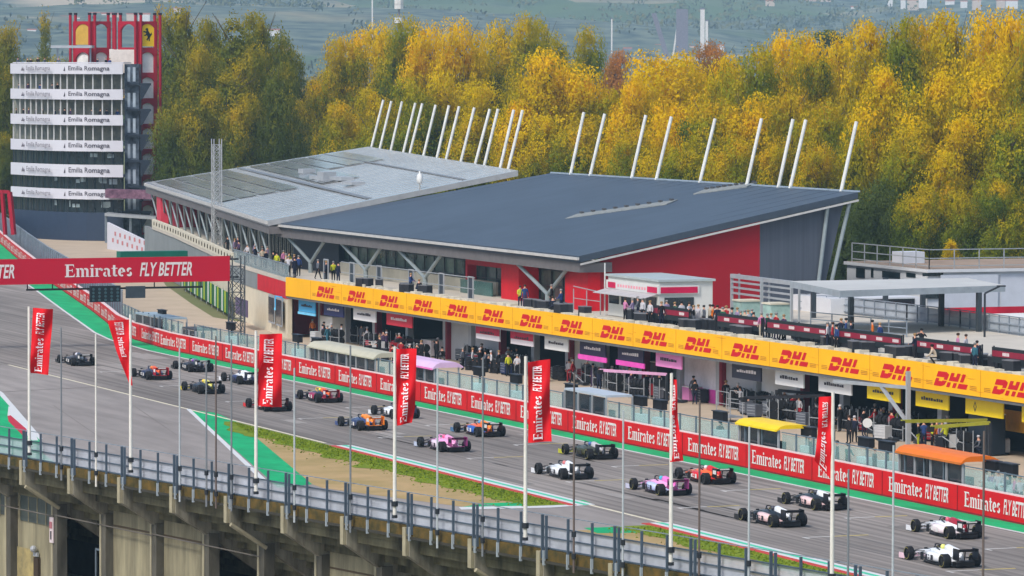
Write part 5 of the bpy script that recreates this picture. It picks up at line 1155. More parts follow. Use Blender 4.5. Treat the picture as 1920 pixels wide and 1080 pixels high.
# ================================================================ RACING CARS
def ring(y, zc_, w_, h_, n=12, e=.75, x0=0, zt_=None):
    out = []
    for i in range(n):
        a = 2*math.pi*i/n; c, s = math.cos(a), math.sin(a)
        out.append((x0+w_*math.copysign(abs(c)**e, c), y, zc_+h_*math.copysign(abs(s)**e, s)))
    return out
def car_parts():
    Pt = {}
    b = MB(); b.loft([ring(*r) for r in ((2.75, .27, .07, .05), (2.45, .31, .10, .08), (1.9, .38, .14, .12), (1.3, .43, .20, .17), (.7, .46, .28, .22), (.25, .46, .33, .25), (-.2, .45, .36, .27), (-.7, .45, .36, .28), (-1.4, .42, .24, .24), (-2.1, .38, .12, .16))]); Pt['chassis'] = b
    b = MB(); b.loft([ring(*r) for r in ((-.42, .72, .12, .20), (-.62, .74, .17, .24), (-1.0, .66, .17, .26), (-1.5, .56, .13, .22), (-2.0, .47, .08, .16), (-2.3, .42, .05, .10))]); b.hexa([(-.012, -2.2, .5), (.012, -2.2, .5), (.012, -.8, .8), (-.012, -.8, .8), (-.012, -2.2, .80), (.012, -2.2, .80), (.012, -.9, .96), (-.012, -.9, .96)]); Pt['engine_cover'] = b
    for s, nm in ((-1, 'sidepod'), (1, 'sidepod.r')):
        b = MB(); b.loft([ring(*r) for r in ((.38, .40, .20, .20, 12, .6, s*.52), (.0, .37, .26, .22, 12, .6, s*.54), (-.6, .34, .24, .20, 12, .6, s*.50), (-1.2, .28, .16, .15, 12, .6, s*.38), (-1.7, .22, .09, .10, 12, .6, s*.27))]); Pt[nm] = b
    b = MB(); b.prism([(-.30, 1.25), (.30, 1.25), (.70, .6), (.78, -.2), (.78, -1.3), (.55, -2.2), (-.55, -2.2), (-.78, -1.3), (-.78, -.2), (-.70, .6)], .05, .11); b.box((0, -2.25, .2), (1.0, .35, .22)); Pt['floor'] = b
    b = MB(); b.prism([(-.98, 2.35), (-.9, 2.62), (0, 2.85), (.9, 2.62), (.98, 2.35), (.6, 2.30), (0, 2.5), (-.6, 2.30)], .09, .13); b.prism([(-.98, 2.15), (-.95, 2.33), (-.3, 2.42), (-.3, 2.22)], .16, .20); b.prism([(.98, 2.15), (.95, 2.33), (.3, 2.42), (.3, 2.22)], .16, .20)
    for s in (-1, 1): b.box((s*.985, 2.38, .18), (.025, .6, .26)); b.bar((s*.1, 2.5, .13), (s*.1, 2.5, .28), .03)
    Pt['front_wing'] = b
    b = MB(); b.hexa([(-.5, -2.55, .80), (.5, -2.55, .80), (.5, -2.2, .74), (-.5, -2.2, .74), (-.5, -2.57, .85), (.5, -2.57, .85), (.5, -2.2, .77), (-.5, -2.2, .77)]); b.hexa([(-.5, -2.70, .92), (.5, -2.70, .92), (.5, -2.56, .82), (-.5, -2.56, .82), (-.5, -2.72, .95), (.5, -2.72, .95), (.5, -2.58, .86), (-.5, -2.58, .86)])
    for s in (-1, 1): b.box((s*.515, -2.45, .68), (.025, .62, .55))
    b.bar((0, -2.3, .35), (0, -2.4, .8), .05); b.box((0, -2.42, .36), (.9, .12, .04)); Pt['rear_wing'] = b
    b = MB(); pts = []
    for k in range(9):
        a = math.pi*k/8; pts.append((.27*math.cos(a), .28+.38*math.sin(a)-.55*(1-math.sin(a)), .82+.05*math.sin(a)-.14*(1-math.sin(a))))
    for p, q in zip(pts[:-1], pts[1:]): b.tube(p, q, .028, 6)
    b.tube(pts[4], (0, .95, .60), .026, 6); Pt['halo'] = b
    b = MB(); b.ball((0, -.08, .80), .135, n=10); Pt['helmet'] = b
    b = MB()
    for s in (-1, 1):
        for (yw, zb_, dy, xb) in ((1.85, .45, .3, .17), (-1.85, .40, .35, .14)):
            for z in (.24, .42):
                b.bar((s*xb, yw+dy, z+.05), (s*.75, yw, z), .03); b.bar((s*xb, yw-dy, z+.05), (s*.75, yw, z), .03)
        b.bar((s*.34, .55, .62), (s*.60, .52, .70), .02); b.box((s*.64, .5, .70), (.16, .05, .08))
        b.prism([(s*.45, 1.1), (s*.80, .75), (s*.80, .45), (s*.70, .6)], .14, .5)
    Pt['suspension'] = b
    b = MB()
    for s in (-1, 1):
        for (y0, y1, z, dz, x) in ((.25, -.15, .36, .10, .785), (-.25, -.5, .34, .12, .77)): b.poly([(s*x, y0, z-dz), (s*x, y1, z-dz), (s*x, y1, z+dz), (s*x, y0, z+dz)])
        b.poly([(s*.53, -2.70, .62), (s*.53, -2.25, .62), (s*.53, -2.25, .84), (s*.53, -2.70, .84)]); b.poly([(s*.016, -1.9, .60), (s*.016, -1.2, .62), (s*.016, -1.2, .76), (s*.016, -1.9, .72)])
        b.poly([(s*.20, 1.0, .585), (s*.05, 1.0, .64), (s*.05, 1.7, .56), (s*.12, 1.7, .53)]); b.poly([(s*.05, 2.0, .515), (s*.02, 2.0, .52), (s*.02, 2.5, .41), (s*.05, 2.5, .40)])
    b.hexa([(-.3, -2.725, .87), (.3, -2.725, .87), (.3, -2.715, .87), (-.3, -2.715, .87), (-.3, -2.735, .935), (.3, -2.735, .935), (.3, -2.725, .935), (-.3, -2.725, .935)]); Pt['decals'] = b
    return Pt
CP = car_parts()
def wheel(wd):
    b = MB(); n = 20
    prof = [(-wd/2, .19), (-wd/2, .29), (-wd/2+.04, .33), (wd/2-.04, .33), (wd/2, .29), (wd/2, .19)]
    b.loft([[(x, r*math.cos(2*math.pi*i/n), r*math.sin(2*math.pi*i/n)) for i in range(n)] for x, r in prof], close=False)
    r_ = MB(); r_.tube((-wd/2+.04, 0, 0), (wd/2-.04, 0, 0), .192, 14)
    for sd in (-1, 1): r_.tube((sd*(wd/2-.04), 0, 0), (sd*(wd/2-.015), 0, 0), .06, 8)
    st_ = MB(); 
    for sd in (-1, 1):
        x = sd*(wd/2+.002)
        for i in range(n):
            if i % 10 > 6: continue
            a0, a1 = 2*math.pi*i/n, 2*math.pi*(i+1)/n
            st_.poly([(x, .26*math.cos(a0), .26*math.sin(a0)), (x, .285*math.cos(a0), .285*math.sin(a0)), (x, .285*math.cos(a1), .285*math.sin(a1)), (x, .26*math.cos(a1), .26*math.sin(a1))])
    return b, r_, st_
WF, WR = wheel(.31), wheel(.40)
cm = {}
def build_mesh(mb, name, smooth):
    me = bpy.data.meshes.new(name); me.from_pydata(mb.v, [], mb.f); me.materials.append(black)
    if smooth: me.polygons.foreach_set('use_smooth', [True]*len(me.polygons))
    me.update(); return me
CM = {k: build_mesh(v, k.split('.')[0], k in ('chassis', 'engine_cover', 'sidepod', 'sidepod.r', 'helmet')) for k, v in CP.items()}
WM = [[build_mesh(p, nm, False) for p, nm in zip(w_, ('tyre', 'rim', 'tyre_band'))] for w_ in (WF, WR)]
def paint(name, rgb): return mat('paint_'+name, rgb, .28, var=.03, spec=.5)
carbon = mat('carbon', (24, 25, 28), .45, var=.1); rimm = mat('rim_dark', (50, 50, 52), .4, metal=.5)
def car(x, y, lab, c, band=(230, 230, 226)):
    t = thing('racing_car', lab, 'racing car', (x, y, .004), rz=0, group='racing cars lined up on the starting straight')
    def add(nm, me, m, par, loc=(0, 0, 0)):
        o = bpy.data.objects.new(nm, me); COL.objects.link(o); o.parent = par; o.location = loc; o.material_slots[0].link = 'OBJECT'; o.material_slots[0].material = m; return o
    pc = lambda k: paint('%d_%d_%d' % c[k], c[k]) if c.get(k) else carbon
    ch = add('chassis', CM['chassis'], pc('body'), t); add('engine_cover', CM['engine_cover'], pc('cover'), t)
    add('sidepod', CM['sidepod'], pc('pod'), t); add('sidepod', CM['sidepod.r'], pc('pod'), t)
    add('floor', CM['floor'], carbon, t); add('front_wing', CM['front_wing'], pc('fw'), t); add('rear_wing', CM['rear_wing'], pc('rw'), t)
    add('decals', CM['decals'], paint('d%d' % (sum(c['cover']) > 420), (30, 32, 44) if sum(c['cover']) > 420 else (226, 224, 220)), t); add('halo', CM['halo'], pc('halo'), t); add('helmet', CM['helmet'], paint('h%d_%d_%d' % c['helmet'], c['helmet']), t); add('suspension', CM['suspension'], carbon, t)
    for (wx, wy, k) in ((-.85, 1.85, 0), (.85, 1.85, 0), (-.80, -1.85, 1), (.80, -1.85, 1)):
        wo_ = add('wheel', WM[k][0], black, t, (wx, wy, .335)); add('rim', WM[k][1], rimm, wo_); add('tyre_band', WM[k][2], mat('band_%d_%d_%d' % band, band, .7), wo_)
    return t
W_ = (226, 228, 230); K = (26, 28, 32); NV = (24, 30, 62); RD = (214, 20, 26); OR = (250, 140, 20); PK = (236, 160, 206); YL = (236, 214, 40); BL = (40, 90, 170); TE = (0, 150, 150)
LIV = {1: ('black car with pale grey markings at the very front of the grid, on pole position', dict(body=K, cover=(70, 80, 92), pod=K, fw=K, rw=K, halo=K, helmet=(220, 220, 230)), None),
 2: ('black car closest to the wall at the front, second on the grid', dict(body=K, cover=(90, 96, 110), pod=K, fw=K, rw=K, helmet=(150, 90, 180)), None),
 3: ('navy car with red and yellow engine cover behind the pole car', dict(body=NV, cover=(230, 90, 20), pod=NV, fw=NV, rw=(180, 20, 40), halo=NV, helmet=(240, 120, 20)), None),
 4: ('white and navy car beside the red wall, partly behind a thin pole', dict(body=W_, cover=W_, pod=(40, 50, 90), fw=W_, rw=NV, halo=NV, helmet=(230, 230, 240)), None),
 5: ('black car with pale yellow engine cover, third in the near column', dict(body=K, cover=(220, 214, 110), pod=K, fw=YL, rw=K, helmet=(240, 200, 60)), None),
 6: ('navy car with orange and red engine cover by the wall between the flags', dict(body=NV, cover=(232, 100, 30), pod=(150, 20, 70), fw=NV, rw=(150, 30, 50), halo=(230, 180, 30), helmet=(230, 220, 60)), None),
 7: ('red car mostly hidden behind the second tall red flag', dict(body=RD, cover=RD, pod=RD, fw=RD, rw=K, helmet=(220, 220, 220)), None),
 8: ('white car mostly hidden behind the third red flag', dict(body=W_, cover=W_, pod=W_, fw=W_, rw=NV, halo=NV, helmet=(40, 40, 60)), None),
 9: ('orange and blue car in the near column left of the third red flag', dict(body=(40, 60, 110), cover=OR, pod=(44, 54, 90), fw=(60, 80, 130), rw=OR, helmet=OR), None),
 10: ('orange car with blue sidepods beside the wall near the fourth flag', dict(body=(240, 100, 30), cover=OR, pod=BL, fw=(60, 110, 150), rw=K, helmet=(80, 150, 200)), None),
 11: ('pink and white car in the middle of the near column', dict(body=PK, cover=PK, pod=(226, 206, 222), fw=(190, 200, 220), rw=(150, 60, 120), halo=PK, helmet=(236, 90, 140)), None),
 12: ('black and yellow car just ahead of the white one, beside the wall', dict(body=(60, 60, 40), cover=(190, 186, 190), pod=(60, 60, 30), fw=(190, 190, 40), rw=K, helmet=(70, 100, 160)), YL),
 13: ('plain white car with black sidepod bottoms, right of the fourth flag', dict(body=W_, cover=W_, pod=W_, fw=W_, rw=K, helmet=(210, 120, 120)), None),
 14: ('bright red car beside the wall right of the fifth flag', dict(body=(240, 100, 30), cover=RD, pod=RD, fw=K, rw=K, helmet=(220, 220, 220)), None),
 15: ('pink and pale blue car passing behind the fifth flag pole', dict(body=PK, cover=(238, 120, 200), pod=(190, 200, 236), fw=(200, 200, 220), rw=(150, 60, 120), helmet=(60, 180, 200)), YL),
 16: ('white and black car with pale red sidepods next to the wall', dict(body=K, cover=W_, pod=(232, 196, 194), fw=K, rw=K, helmet=(60, 60, 70)), YL),
 17: ('white and black car with pale red sidepods in the near column', dict(body=K, cover=W_, pod=(232, 196, 194), fw=K, rw=K, helmet=(60, 60, 70)), YL),
 18: ('white and dark red car nearest the right edge beside the wall', dict(body=W_, cover=(164, 24, 46), pod=(236, 222, 224), fw=W_, rw=K, halo=K, helmet=(210, 90, 110)), YL),
 19: ('white car with black wings at the back of the grid, lowest in view', dict(body=W_, cover=W_, pod=W_, fw=(236, 200, 210), rw=K, helmet=(230, 230, 120)), YL)}
DS = [1.84, .07, 1.08, 2.26, 2.27, -.44, 1.28, .45, .19, 1.0, -.6, -.43, -3.87, -1.39, 1.42, -.98, -.07, -.35, -3.74]
DT = [-.64, .17, .49, -.29, -.07, -.57, -.67, -.37, .15, -.19, -.45, .33, -.21, .52, 1.27, .11, .11, .28, .03]
for n in range(1, 20):
    lab, c, bd_ = LIV[n]; x = (0 if n % 2 else 5.768)+DT[n-1]; y = -8.0107*n+DS[n-1]
    car(x, y, lab, c, (150, 140, 70) if bd_ else (90, 90, 90))
# ================================================================ FOREGROUND GRANDSTAND
R0 = Vector((-44.67, -154.14, 0)); e_ = Vector((.1868, -.9824, 0)).normalized(); n_ = Vector((.9824, .1868, 0)).normalized(); ZR = 7.5
def G(s, i, z): return R0+e_*s+n_*i+Vector((0, 0, z))
S0, S1 = -19.2, 86.4
conc = mat('weathered_concrete', (128, 122, 94), .9, rgb2=(50, 48, 36), scale=.9, bump=.4, detail=10, stretch=(1, 1, .35)); conl = mat('stained_concrete', (162, 154, 124), .9, rgb2=(108, 102, 82), scale=.9, detail=12, stretch=(1.6, 1.6, .22), bump=.3)
rust = mat('lichen_kerb', (110, 86, 36), .95, rgb2=(48, 52, 30), scale=2.0, detail=10, bump=.4); pill = mat('pilaster_cream', (158, 150, 124), .85, var=.15, scale=1.5)
gs = thing('concrete_grandstand', 'old weathered concrete grandstand seen from behind across the lower left', 'grandstand', tuple(R0))
mb = MB(); mb.boxf(G(S0, -.10, 5.82), e_*(S1-S0), n_*.28, (0, 0, .40)); mb.build('kerb', rust, gs)
mb = MB(); mb.boxf(G(S0, -.16, 5.72), e_*(S1-S0), n_*.5, (0, 0, .1)); mb.build('drip_edge', mat('dark_concrete', (60, 58, 50), .9), gs)
mb = MB()
for k in range(14):
    z = 5.60-.42*k; mb.boxf(G(S0, .42+.62*k, z-.20), e_*(S1-S0), n_*.60, (0, 0, .20)); mb.boxf(G(S0, .42+.62*k, z-.50), e_*(S1-S0), n_*.16, (0, 0, .29))
mb.build('seat_step', conc, gs)
m1 = MB()
for k in range(-4, 19):
    s = 4.8*k-.35
    mb = MB(); a = .36
    pts = [(-.05, 5.70), (-.05, 5.02), (1.75, 3.85), (4.5, 2.0), (4.5, 3.2), (.35, 5.70)]
    mb.loft([[G(s-a/2, i, z) for i, z in pts], [G(s+a/2, i, z) for i, z in pts]]); mb.build('raking_beam', mat('beam_concrete', (160, 154, 136), .9, rgb2=(80, 76, 62), scale=1.1, bump=.4, detail=10, stretch=(1.4, 1.4, .25)), gs)
    mb = MB(); mb.boxf(G(s-.12, -.20, 5.05), e_*.24, n_*.14, (0, 0, 1.1)); mb.build('corbel', pill, gs)
    if k % 4 == 0:
        mb = MB(); mb.tube(G(s+.3, -.1, 5.0), G(s+.35, 1.55, 3.95), .09, 8); mb.build('drain_pipe', pill, gs)
    mb = MB(); mb.boxf(G(s-.28, 1.45, 0), e_*.14, n_*.5, (0, 0, 4.15)); mb.build('pilaster', pill, gs)
    mb = MB(); mb.boxf(G(s-.13, 1.47, 0), e_*.42, n_*.5, (0, 0, 4.1)); mb.build('pillar', mat('pillar_grey', (104, 100, 88), .9, rgb2=(66, 64, 56), scale=1, stretch=(1, 1, .3)), gs)
    dark_bay = k in (0, 3, 4, 6, 7, 10, 11)
    if not dark_bay:
        mb = MB(); mb.boxf(G(s+.29, 1.85, 0), e_*4.22, n_*.2, (0, 0, 4.9)); wl = mb.build('infill_wall', conl, gs)
        mb = MB(); mb.boxf(G(s+.29, 1.82, 3.55), e_*4.22, n_*.03, (0, 0, .07)); mb.build('joint_line', mat('joint_brown', (84, 72, 56), .9), wl)
        if k in (-2, -1):
            mb = MB(); mb.boxf(G(s+.6, 1.80, 3.0 if k == -1 else 3.1), e_*3.6, n_*.04, (0, 0, 1.15)); wn = mb.build('window', mat('old_glass', (58, 68, 66), .3, rgb2=(84, 92, 86), scale=1), wl)
            mb = MB(); 
            for j in range(5): mb.boxf(G(s+.6+.9*j, 1.77, 3.0), e_*.06, n_*.03, (0, 0, 1.15))
            mb.build('window_bar', conl, wn)
            mb = MB(); mb.boxf(G(s+.3, 1.80, 0), e_*1.9, n_*.045, (0, 0, 1.75)); mb.build('peeled_render', mat('peeled_plaster', (176, 158, 104), .95, rgb2=(120, 112, 84), scale=1.5, detail=10), wl)
            mb = MB(); mb.boxf(G(s+2.2, 1.70, .0), e_*.45, n_*.14, (0, 0, 1.45)); mb.build('niche', mat('niche_dark', (62, 50, 38), .9), wl)
            mb = MB(); mb.boxf(G(s+2.2, 1.68, 1.5), e_*.4, n_*.1, (0, 0, .18)); mb.ball(G(s+2.4, 1.6, 1.85), .16); mb.build('wall_lamp', lsteel, wl)
        if k == 1:
            mb = MB(); mb.boxf(G(s+.7, 1.75, .4), e_*3.0, n_*.09, (0, 0, .85)); wn = mb.build('window', mat('old_glass', (58, 68, 66), .3), wl); mb = MB(); mb.boxf(G(s+.62, 1.72, 1.25), e_*3.2, n_*.12, (0, 0, .1)); mb.build('window_head', pill, wn)
    else:
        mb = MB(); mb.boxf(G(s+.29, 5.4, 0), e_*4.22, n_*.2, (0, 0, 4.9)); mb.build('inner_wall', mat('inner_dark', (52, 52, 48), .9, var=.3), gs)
        if k == 0:
            mb = MB(); o = G(s+3.2, 1.9, 0); 
            for (a0, z0, aw, zh) in ((0, 2.3, 1.2, .09), (0, .5, 1.2, .09), (0, .0, .08, 2.4), (1.12, 0, .08, 2.4)): mb.boxf(o+e_*a0+Vector((0, 0, z0)), e_*aw, n_*.06, (0, 0, zh))
            mb.build('door_frame', mat('frame_blue_grey', (96, 108, 116), .6), gs)
        if k == -2 or k == 0:
            pass
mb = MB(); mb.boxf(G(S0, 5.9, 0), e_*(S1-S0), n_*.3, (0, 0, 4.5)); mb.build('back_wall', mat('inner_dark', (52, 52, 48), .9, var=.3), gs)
mb = MB(); o = G(-4.8*0-.35-.30, 1.38, 0); mb = MB(); mb.boxf(o+Vector((0, 0, 2.35)), e_*.34, n_*.06, (0, 0, 1.15)); sp = mb.build('pillar_sign', mat('sign_pink_white', (222, 206, 206), .6), gs)
mb = MB(); mb.boxf(o+e_*.05+n_*-.03+Vector((0, 0, 3.0)), e_*.24, n_*.02, (0, 0, .3)); mb.build('sign_panel', mat('sign_red_soft', (176, 110, 116), .6), sp)
mb = MB(); mb.boxf(o+e_*.12+n_*-.03+Vector((0, 0, 2.5)), e_*.1, n_*.02, (0, 0, .38)); mb.build('sign_mark', tblk, sp)
mb = MB(); mb.boxf(G(24-.35-.30, 1.38, .9), e_*.34, n_*.06, (0, 0, 1.3)); mb.build('pillar_sign', mat('sign_pink', (214, 150, 160), .6), gs)
mb = MB()
for s in range(0, 3): mb.tube(G(s*9.6-10, 1.45, 3.62), G(s*9.6-.4, 1.45, 3.55), .03, 6)
mb.build('cable', mat('cable_grey', (110, 104, 96), .7), gs)
# fence on top
pf = thing('parapet_fence', 'long steel fence with translucent panels running along the top of the grandstand', 'fence', tuple(R0))
fpm = mat('fence_post_blue', (84, 98, 112), .45, metal=.3, var=.15); fpl = mat('fence_post_pale', (158, 168, 174), .5)
k = int(S0/1.6)*1.6; i = 0; s = -19.2+0.0
while s < S1-1:
    mb = MB(); mb.bar(G(s, -.16, 5.65), G(s, -.16, 6.19), .09, .08); mb.build('post_foot', fpl, pf)
    if abs((s/4.8)-round(s/4.8)) < .01: mb = MB(); mb.bar(G(s-.13, -.14, 5.9), G(s-.13, -.14, ZR), .10, .08); mb.bar(G(s+.13, -.14, 5.9), G(s+.13, -.14, ZR-.02), .09, .08); mb.build('post', fpm, pf)
    else: mb = MB(); mb.bar(G(s, -.14, 6.19), G(s, -.14, ZR-.02), .085, .08); mb.build('post', fpm, pf)
    s += 1.6
for z in (7.05, 6.66, 6.27): mb = MB(); mb.bar(G(S0, .02, z), G(S1, .02, z), .05, .05); mb.build('rail', fpm, pf)
mb = MB(); mb.bar(G(S0, -.08, ZR+.01), G(S1, -.08, ZR+.01), .03); mb.build('top_wire', steel, pf)
pg = mat('fence_polycarbonate', (186, 192, 202), .35, var=.2, scale=.8, spec=.4, alpha=.5)
mb = MB(); mb.boxf(G(S0, .06, 6.22), e_*(S1-S0), n_*.02, (0, 0, .83)); mb.build('panel', pg, pf)
# thin poles
polem = mat('pole_grey', (128, 132, 136), .5, metal=.2); polew = mat('pole_white', (222, 218, 208), .45); poleb = mat('pole_brown', (104, 92, 86), .6)
def s_at(px, i=-.3):
    A, B = G(0, i, 0), G(50, i, 0); p = on_line(px, 799+.1615*px, tuple(A)[:2], tuple(B)[:2]); return (p-A).dot(e_)
def z_at(s, i, py):
    lo, hi = 0, 30
    for _ in range(30):
        m = (lo+hi)/2
        if to_px(G(s, i, m))[1] > py: lo = m
        else: hi = m
    return lo
for (px, py, kind) in ((115, 614, 'g'), (180, 626, 'w'), (337, 652, 'l'), (387, 736, 'g'), (405, 690, 'b'), (434, 696, 'g'), (552, 690, 'l'), (657, 648, 'g'), (820, 690, 'l'), (905, 730, 'g'), (1076, 760, 'b'), (1168, 770, 'l'), (1311, 750, 'b'), (1404, 800, 'l'), (1590, 880, 'g'), (1674, 835, 'l'), (1843, 808, 'b')):
    s = s_at(px); z1 = z_at(s, -.3, py)
    if px in (387, 434, 405, 905, 1076): z1 = z_at(s, -.3, py-60)
    m = dict(g=polem, w=polew, l=mat('pole_pale', (176, 182, 184), .5), b=poleb)[kind]
    nm = dict(g='grey', w='white', l='pale grey', b='brownish')[kind]
    t = thing('thin_pole', 'thin %s pole clamped to the grandstand fence' % nm, 'pole', tuple(G(s, -.3, 5.7)), group='thin poles along the grandstand fence')
    mb = MB(); mb.tube(G(s, -.3, 5.6), G(s, -.3, z1), .045, 8, .035); mb.build('shaft', m, t)
    mb = MB(); mb.tube(G(s, -.3, 6.9), G(s, -.3, 7.1), .09, 8); mb.tube(G(s, -.3, 6.1), G(s, -.3, 6.3), .09, 8); mb.build('clamp', dark, t)
# flags
fr = mat('flag_red', (214, 8, 26), .7, var=.06, scale=.8); ft = mat('flag_text', (240, 226, 230), .7, var=.02)
hz = Vector((RT.x, RT.y, 0)).normalized(); hf = Vector((FW.x, FW.y, 0)).normalized()
def flag(px, ytop, lab, edges, mirror=False, wave=.11, seed=0, txt=(.05, .97)):
    """edges: list of (v 0 top..1 bottom, left px, right px, y px)"""
    s = s_at(px, -.45); t = thing('flag_pole', lab, 'flag', tuple(G(s, -.45, 5.6)), group='red flags on white poles along the grandstand')
    base = G(s, -.45, 0); z1 = z_at(s, -.45, ytop)
    mb = MB(); mb.tube(G(s, -.45, 6.5), G(s, -.45, z1), .075, 10, .055); mb.build('pole', polew, t)
    mb = MB(); mb.tube(G(s, -.45, 6.95), G(s, -.45, 7.15), .13, 10); mb.tube(G(s, -.45, 6.5), G(s, -.45, 6.62), .11, 10); mb.build('clamp', dark, t)
    D_ = (base-CAM).dot(FW); k = D_/FPX
    def F(u, v, o=0.):
        for a, b in zip(edges[:-1], edges[1:]):
            if v <= b[0]+1e-6: break
        f = (v-a[0])/(b[0]-a[0]); lx = a[1]+(b[1]-a[1])*f; rx = a[2]+(b[2]-a[2])*f; yl = a[3]+(b[3]-a[3])*f; yr = a[4]+(b[4]-a[4])*f
        X_ = lx+(rx-lx)*u; Y_ = yl+(yr-yl)*u; dx = (X_-px)*k; q = base+hz*dx; q.z = CAM.z-(Y_-(540-FPX*math.tan(math.radians(2.911))))*k*1.0
        w_ = wave*math.sin(u*6+v*5+seed)+.05*math.sin(v*11+seed*2+u*3)
        return q+hf*(w_-o)
    nu, nv = 14, 40; A = []; B = []
    for j in range(nv+1): A.append([F(i/nu, j/nv) for i in range(nu+1)]); B.append([F(i/nu, j/nv, -.015) for i in range(nu+1)])
    mb = MB()
    for L_, rev in ((A, 0), (B, 1)):
        k0 = len(mb.v)
        for r in L_: mb.v += [tuple(p) for p in r]
        for j in range(nv):
            for i in range(nu):
                q = (k0+j*(nu+1)+i, k0+j*(nu+1)+i+1, k0+(j+1)*(nu+1)+i+1, k0+(j+1)*(nu+1)+i); mb.f.append(q[::-1] if rev else q); mb.m.append(0)
    fo = mb.build('flag_cloth', fr, t, smooth=True)
    L1 = txt[1]-txt[0]; a1 = L1*.56
    def tf(u, v, s0, sc): return F((.62-v*.40) if mirror is False else (.30+v*.40), txt[1]-(s0+u*sc), .05)
    mb = MB()
    def sub(geo): return geo
    place(mb, EM, lambda u, v: tf(u, v*1.0, 0, a1/EMW)); place(mb, FLY, lambda u, v: tf(u, v*1.02, a1+L1*.06, (L1*.36)/FLYW)); mb.build('lettering', ft, fo)
    return t
flag(55, 575, 'red flag with upright lettering on the leftmost white pole', [(0, 62, 100, 577, 579), (1, 57, 91, 699, 702)], seed=1)
flag(245, 590, 'twisted narrowing red flag tapering to a point on a white pole', [(0, 202, 243, 600, 598), (.45, 218, 243, 655, 655), (1, 243, 249, 720, 722)], mirror=True, seed=2, wave=.02, txt=(.02, .56))
flag(480, 620, 'wide red flag with upright lettering covering the red racing car', [(0, 487, 529, 625, 624), (1, 483, 528, 759, 762)], seed=3)
flag(740, 650, 'red flag with slanted lower edge covering the white racing car', [(0, 743, 781, 652, 651), (.8, 743, 778, 765, 762), (1, 744, 772, 796, 790)], seed=4)
flag(985, 668, 'red flag with upright lettering on the pole between the black and white cars', [(0, 989, 1031, 676, 670), (.5, 990, 1030, 745, 745), (1, 990, 1034, 827, 824)], seed=5)
flag(1258, 700, 'narrow folded red flag above the pink racing car', [(0, 1255, 1268, 707, 708), (.5, 1255, 1270, 780, 780), (1, 1256, 1281, 862, 860)], mirror=True, seed=6, wave=.02)
flag(1560, 735, 'red flag hanging left of the rightmost white pole', [(0, 1534, 1557, 740, 738), (.5, 1532, 1557, 810, 812), (1, 1526, 1558, 858, 895)], mirror=True, seed=7, wave=.03)
# ================================================================ HILLS AND FAR LAND
def hill(x, y):
    v = Vector((x-CAM.x, y-CAM.y)); d = v.length
    if d < 1600: return -3
    t = min(1, (d-1600)/8500); h_ = 420*t*t*(3-2*t)*.8
    f = noise.fractal(Vector((x*.00055, y*.00055, 3)), 1, 2, 5); g = noise.fractal(Vector((x*.0016, y*.0016, 9)), 1, 2, 4)
    return h_*(1+.45*f)+min(1, (d-1600)/1500)*24*g-3+min(1, (d-1600)/900)*4
mb = MB(); rad = [1500*(1.048**i) for i in range(44)]; az = [math.radians(-25+1.1*i) for i in range(84)]
for d in rad:
    for a in az: x, y = CAM.x+d*math.sin(a), CAM.y+d*math.cos(a); mb.v.append((x, y, hill(x, y)))
n = len(az)
for j in range(len(rad)-1):
    for i in range(n-1): mb.f.append((j*n+i, j*n+i+1, (j+1)*n+i+1, (j+1)*n+i)); mb.m.append(0)
hm = bpy.data.materials.new('hill_fields'); hm.use_nodes = True; T = hm.node_tree; bs = T.nodes['Principled BSDF']; bs.inputs['Roughness'].default_value = .95; bs.inputs['Specular IOR Level'].default_value = .1
tc = T.nodes.new('ShaderNodeTexCoord'); vo = T.nodes.new('ShaderNodeTexVoronoi'); vo.inputs['Scale'].default_value = .0065; T.links.new(tc.outputs['Object'], vo.inputs['Vector'])
rp = T.nodes.new('ShaderNodeValToRGB'); rp.color_ramp.interpolation = 'CONSTANT'; el = rp.color_ramp.elements
el[0].position = 0; el[0].color = C(84, 100, 62); el[1].position = .3; el[1].color = C(150, 138, 108)
for p_, c_ in ((.45, (80, 96, 62)), (.66, (176, 160, 134)), (.76, (92, 104, 70))): q = el.new(p_); q.color = C(*c_)
sx = T.nodes.new('ShaderNodeSeparateColor'); T.links.new(vo.outputs['Color'], sx.inputs[0]); T.links.new(sx.outputs[0], rp.inputs[0])
nz = T.nodes.new('ShaderNodeTexNoise'); nz.inputs['Scale'].default_value = .0035; nz.inputs['Detail'].default_value = 10; T.links.new(tc.outputs['Object'], nz.inputs[0])
mr = T.nodes.new('ShaderNodeMapRange'); mr.inputs[1].default_value = .38; mr.inputs[2].default_value = .48; T.links.new(nz.outputs[0], mr.inputs[0])
n2_ = T.nodes.new('ShaderNodeTexNoise'); n2_.inputs['Scale'].default_value = .05; n2_.inputs['Detail'].default_value = 8; T.links.new(tc.outputs['Object'], n2_.inputs[0])
r2_ = T.nodes.new('ShaderNodeValToRGB'); r2_.color_ramp.elements[0].position = .35; r2_.color_ramp.elements[1].position = .65; r2_.color_ramp.elements[0].color = C(58, 70, 66); r2_.color_ramp.elements[1].color = C(112, 118, 100); T.links.new(n2_.outputs[0], r2_.inputs[0])
mx = T.nodes.new('ShaderNodeMix'); mx.data_type = 'RGBA'; T.links.new(mr.outputs[0], mx.inputs[0]); T.links.new(rp.outputs[0], mx.inputs[6]); T.links.new(r2_.outputs[0], mx.inputs[7]); T.links.new(mx.outputs[2], bs.inputs['Base Color'])
struct(mb.build('hills', hm, smooth=True))
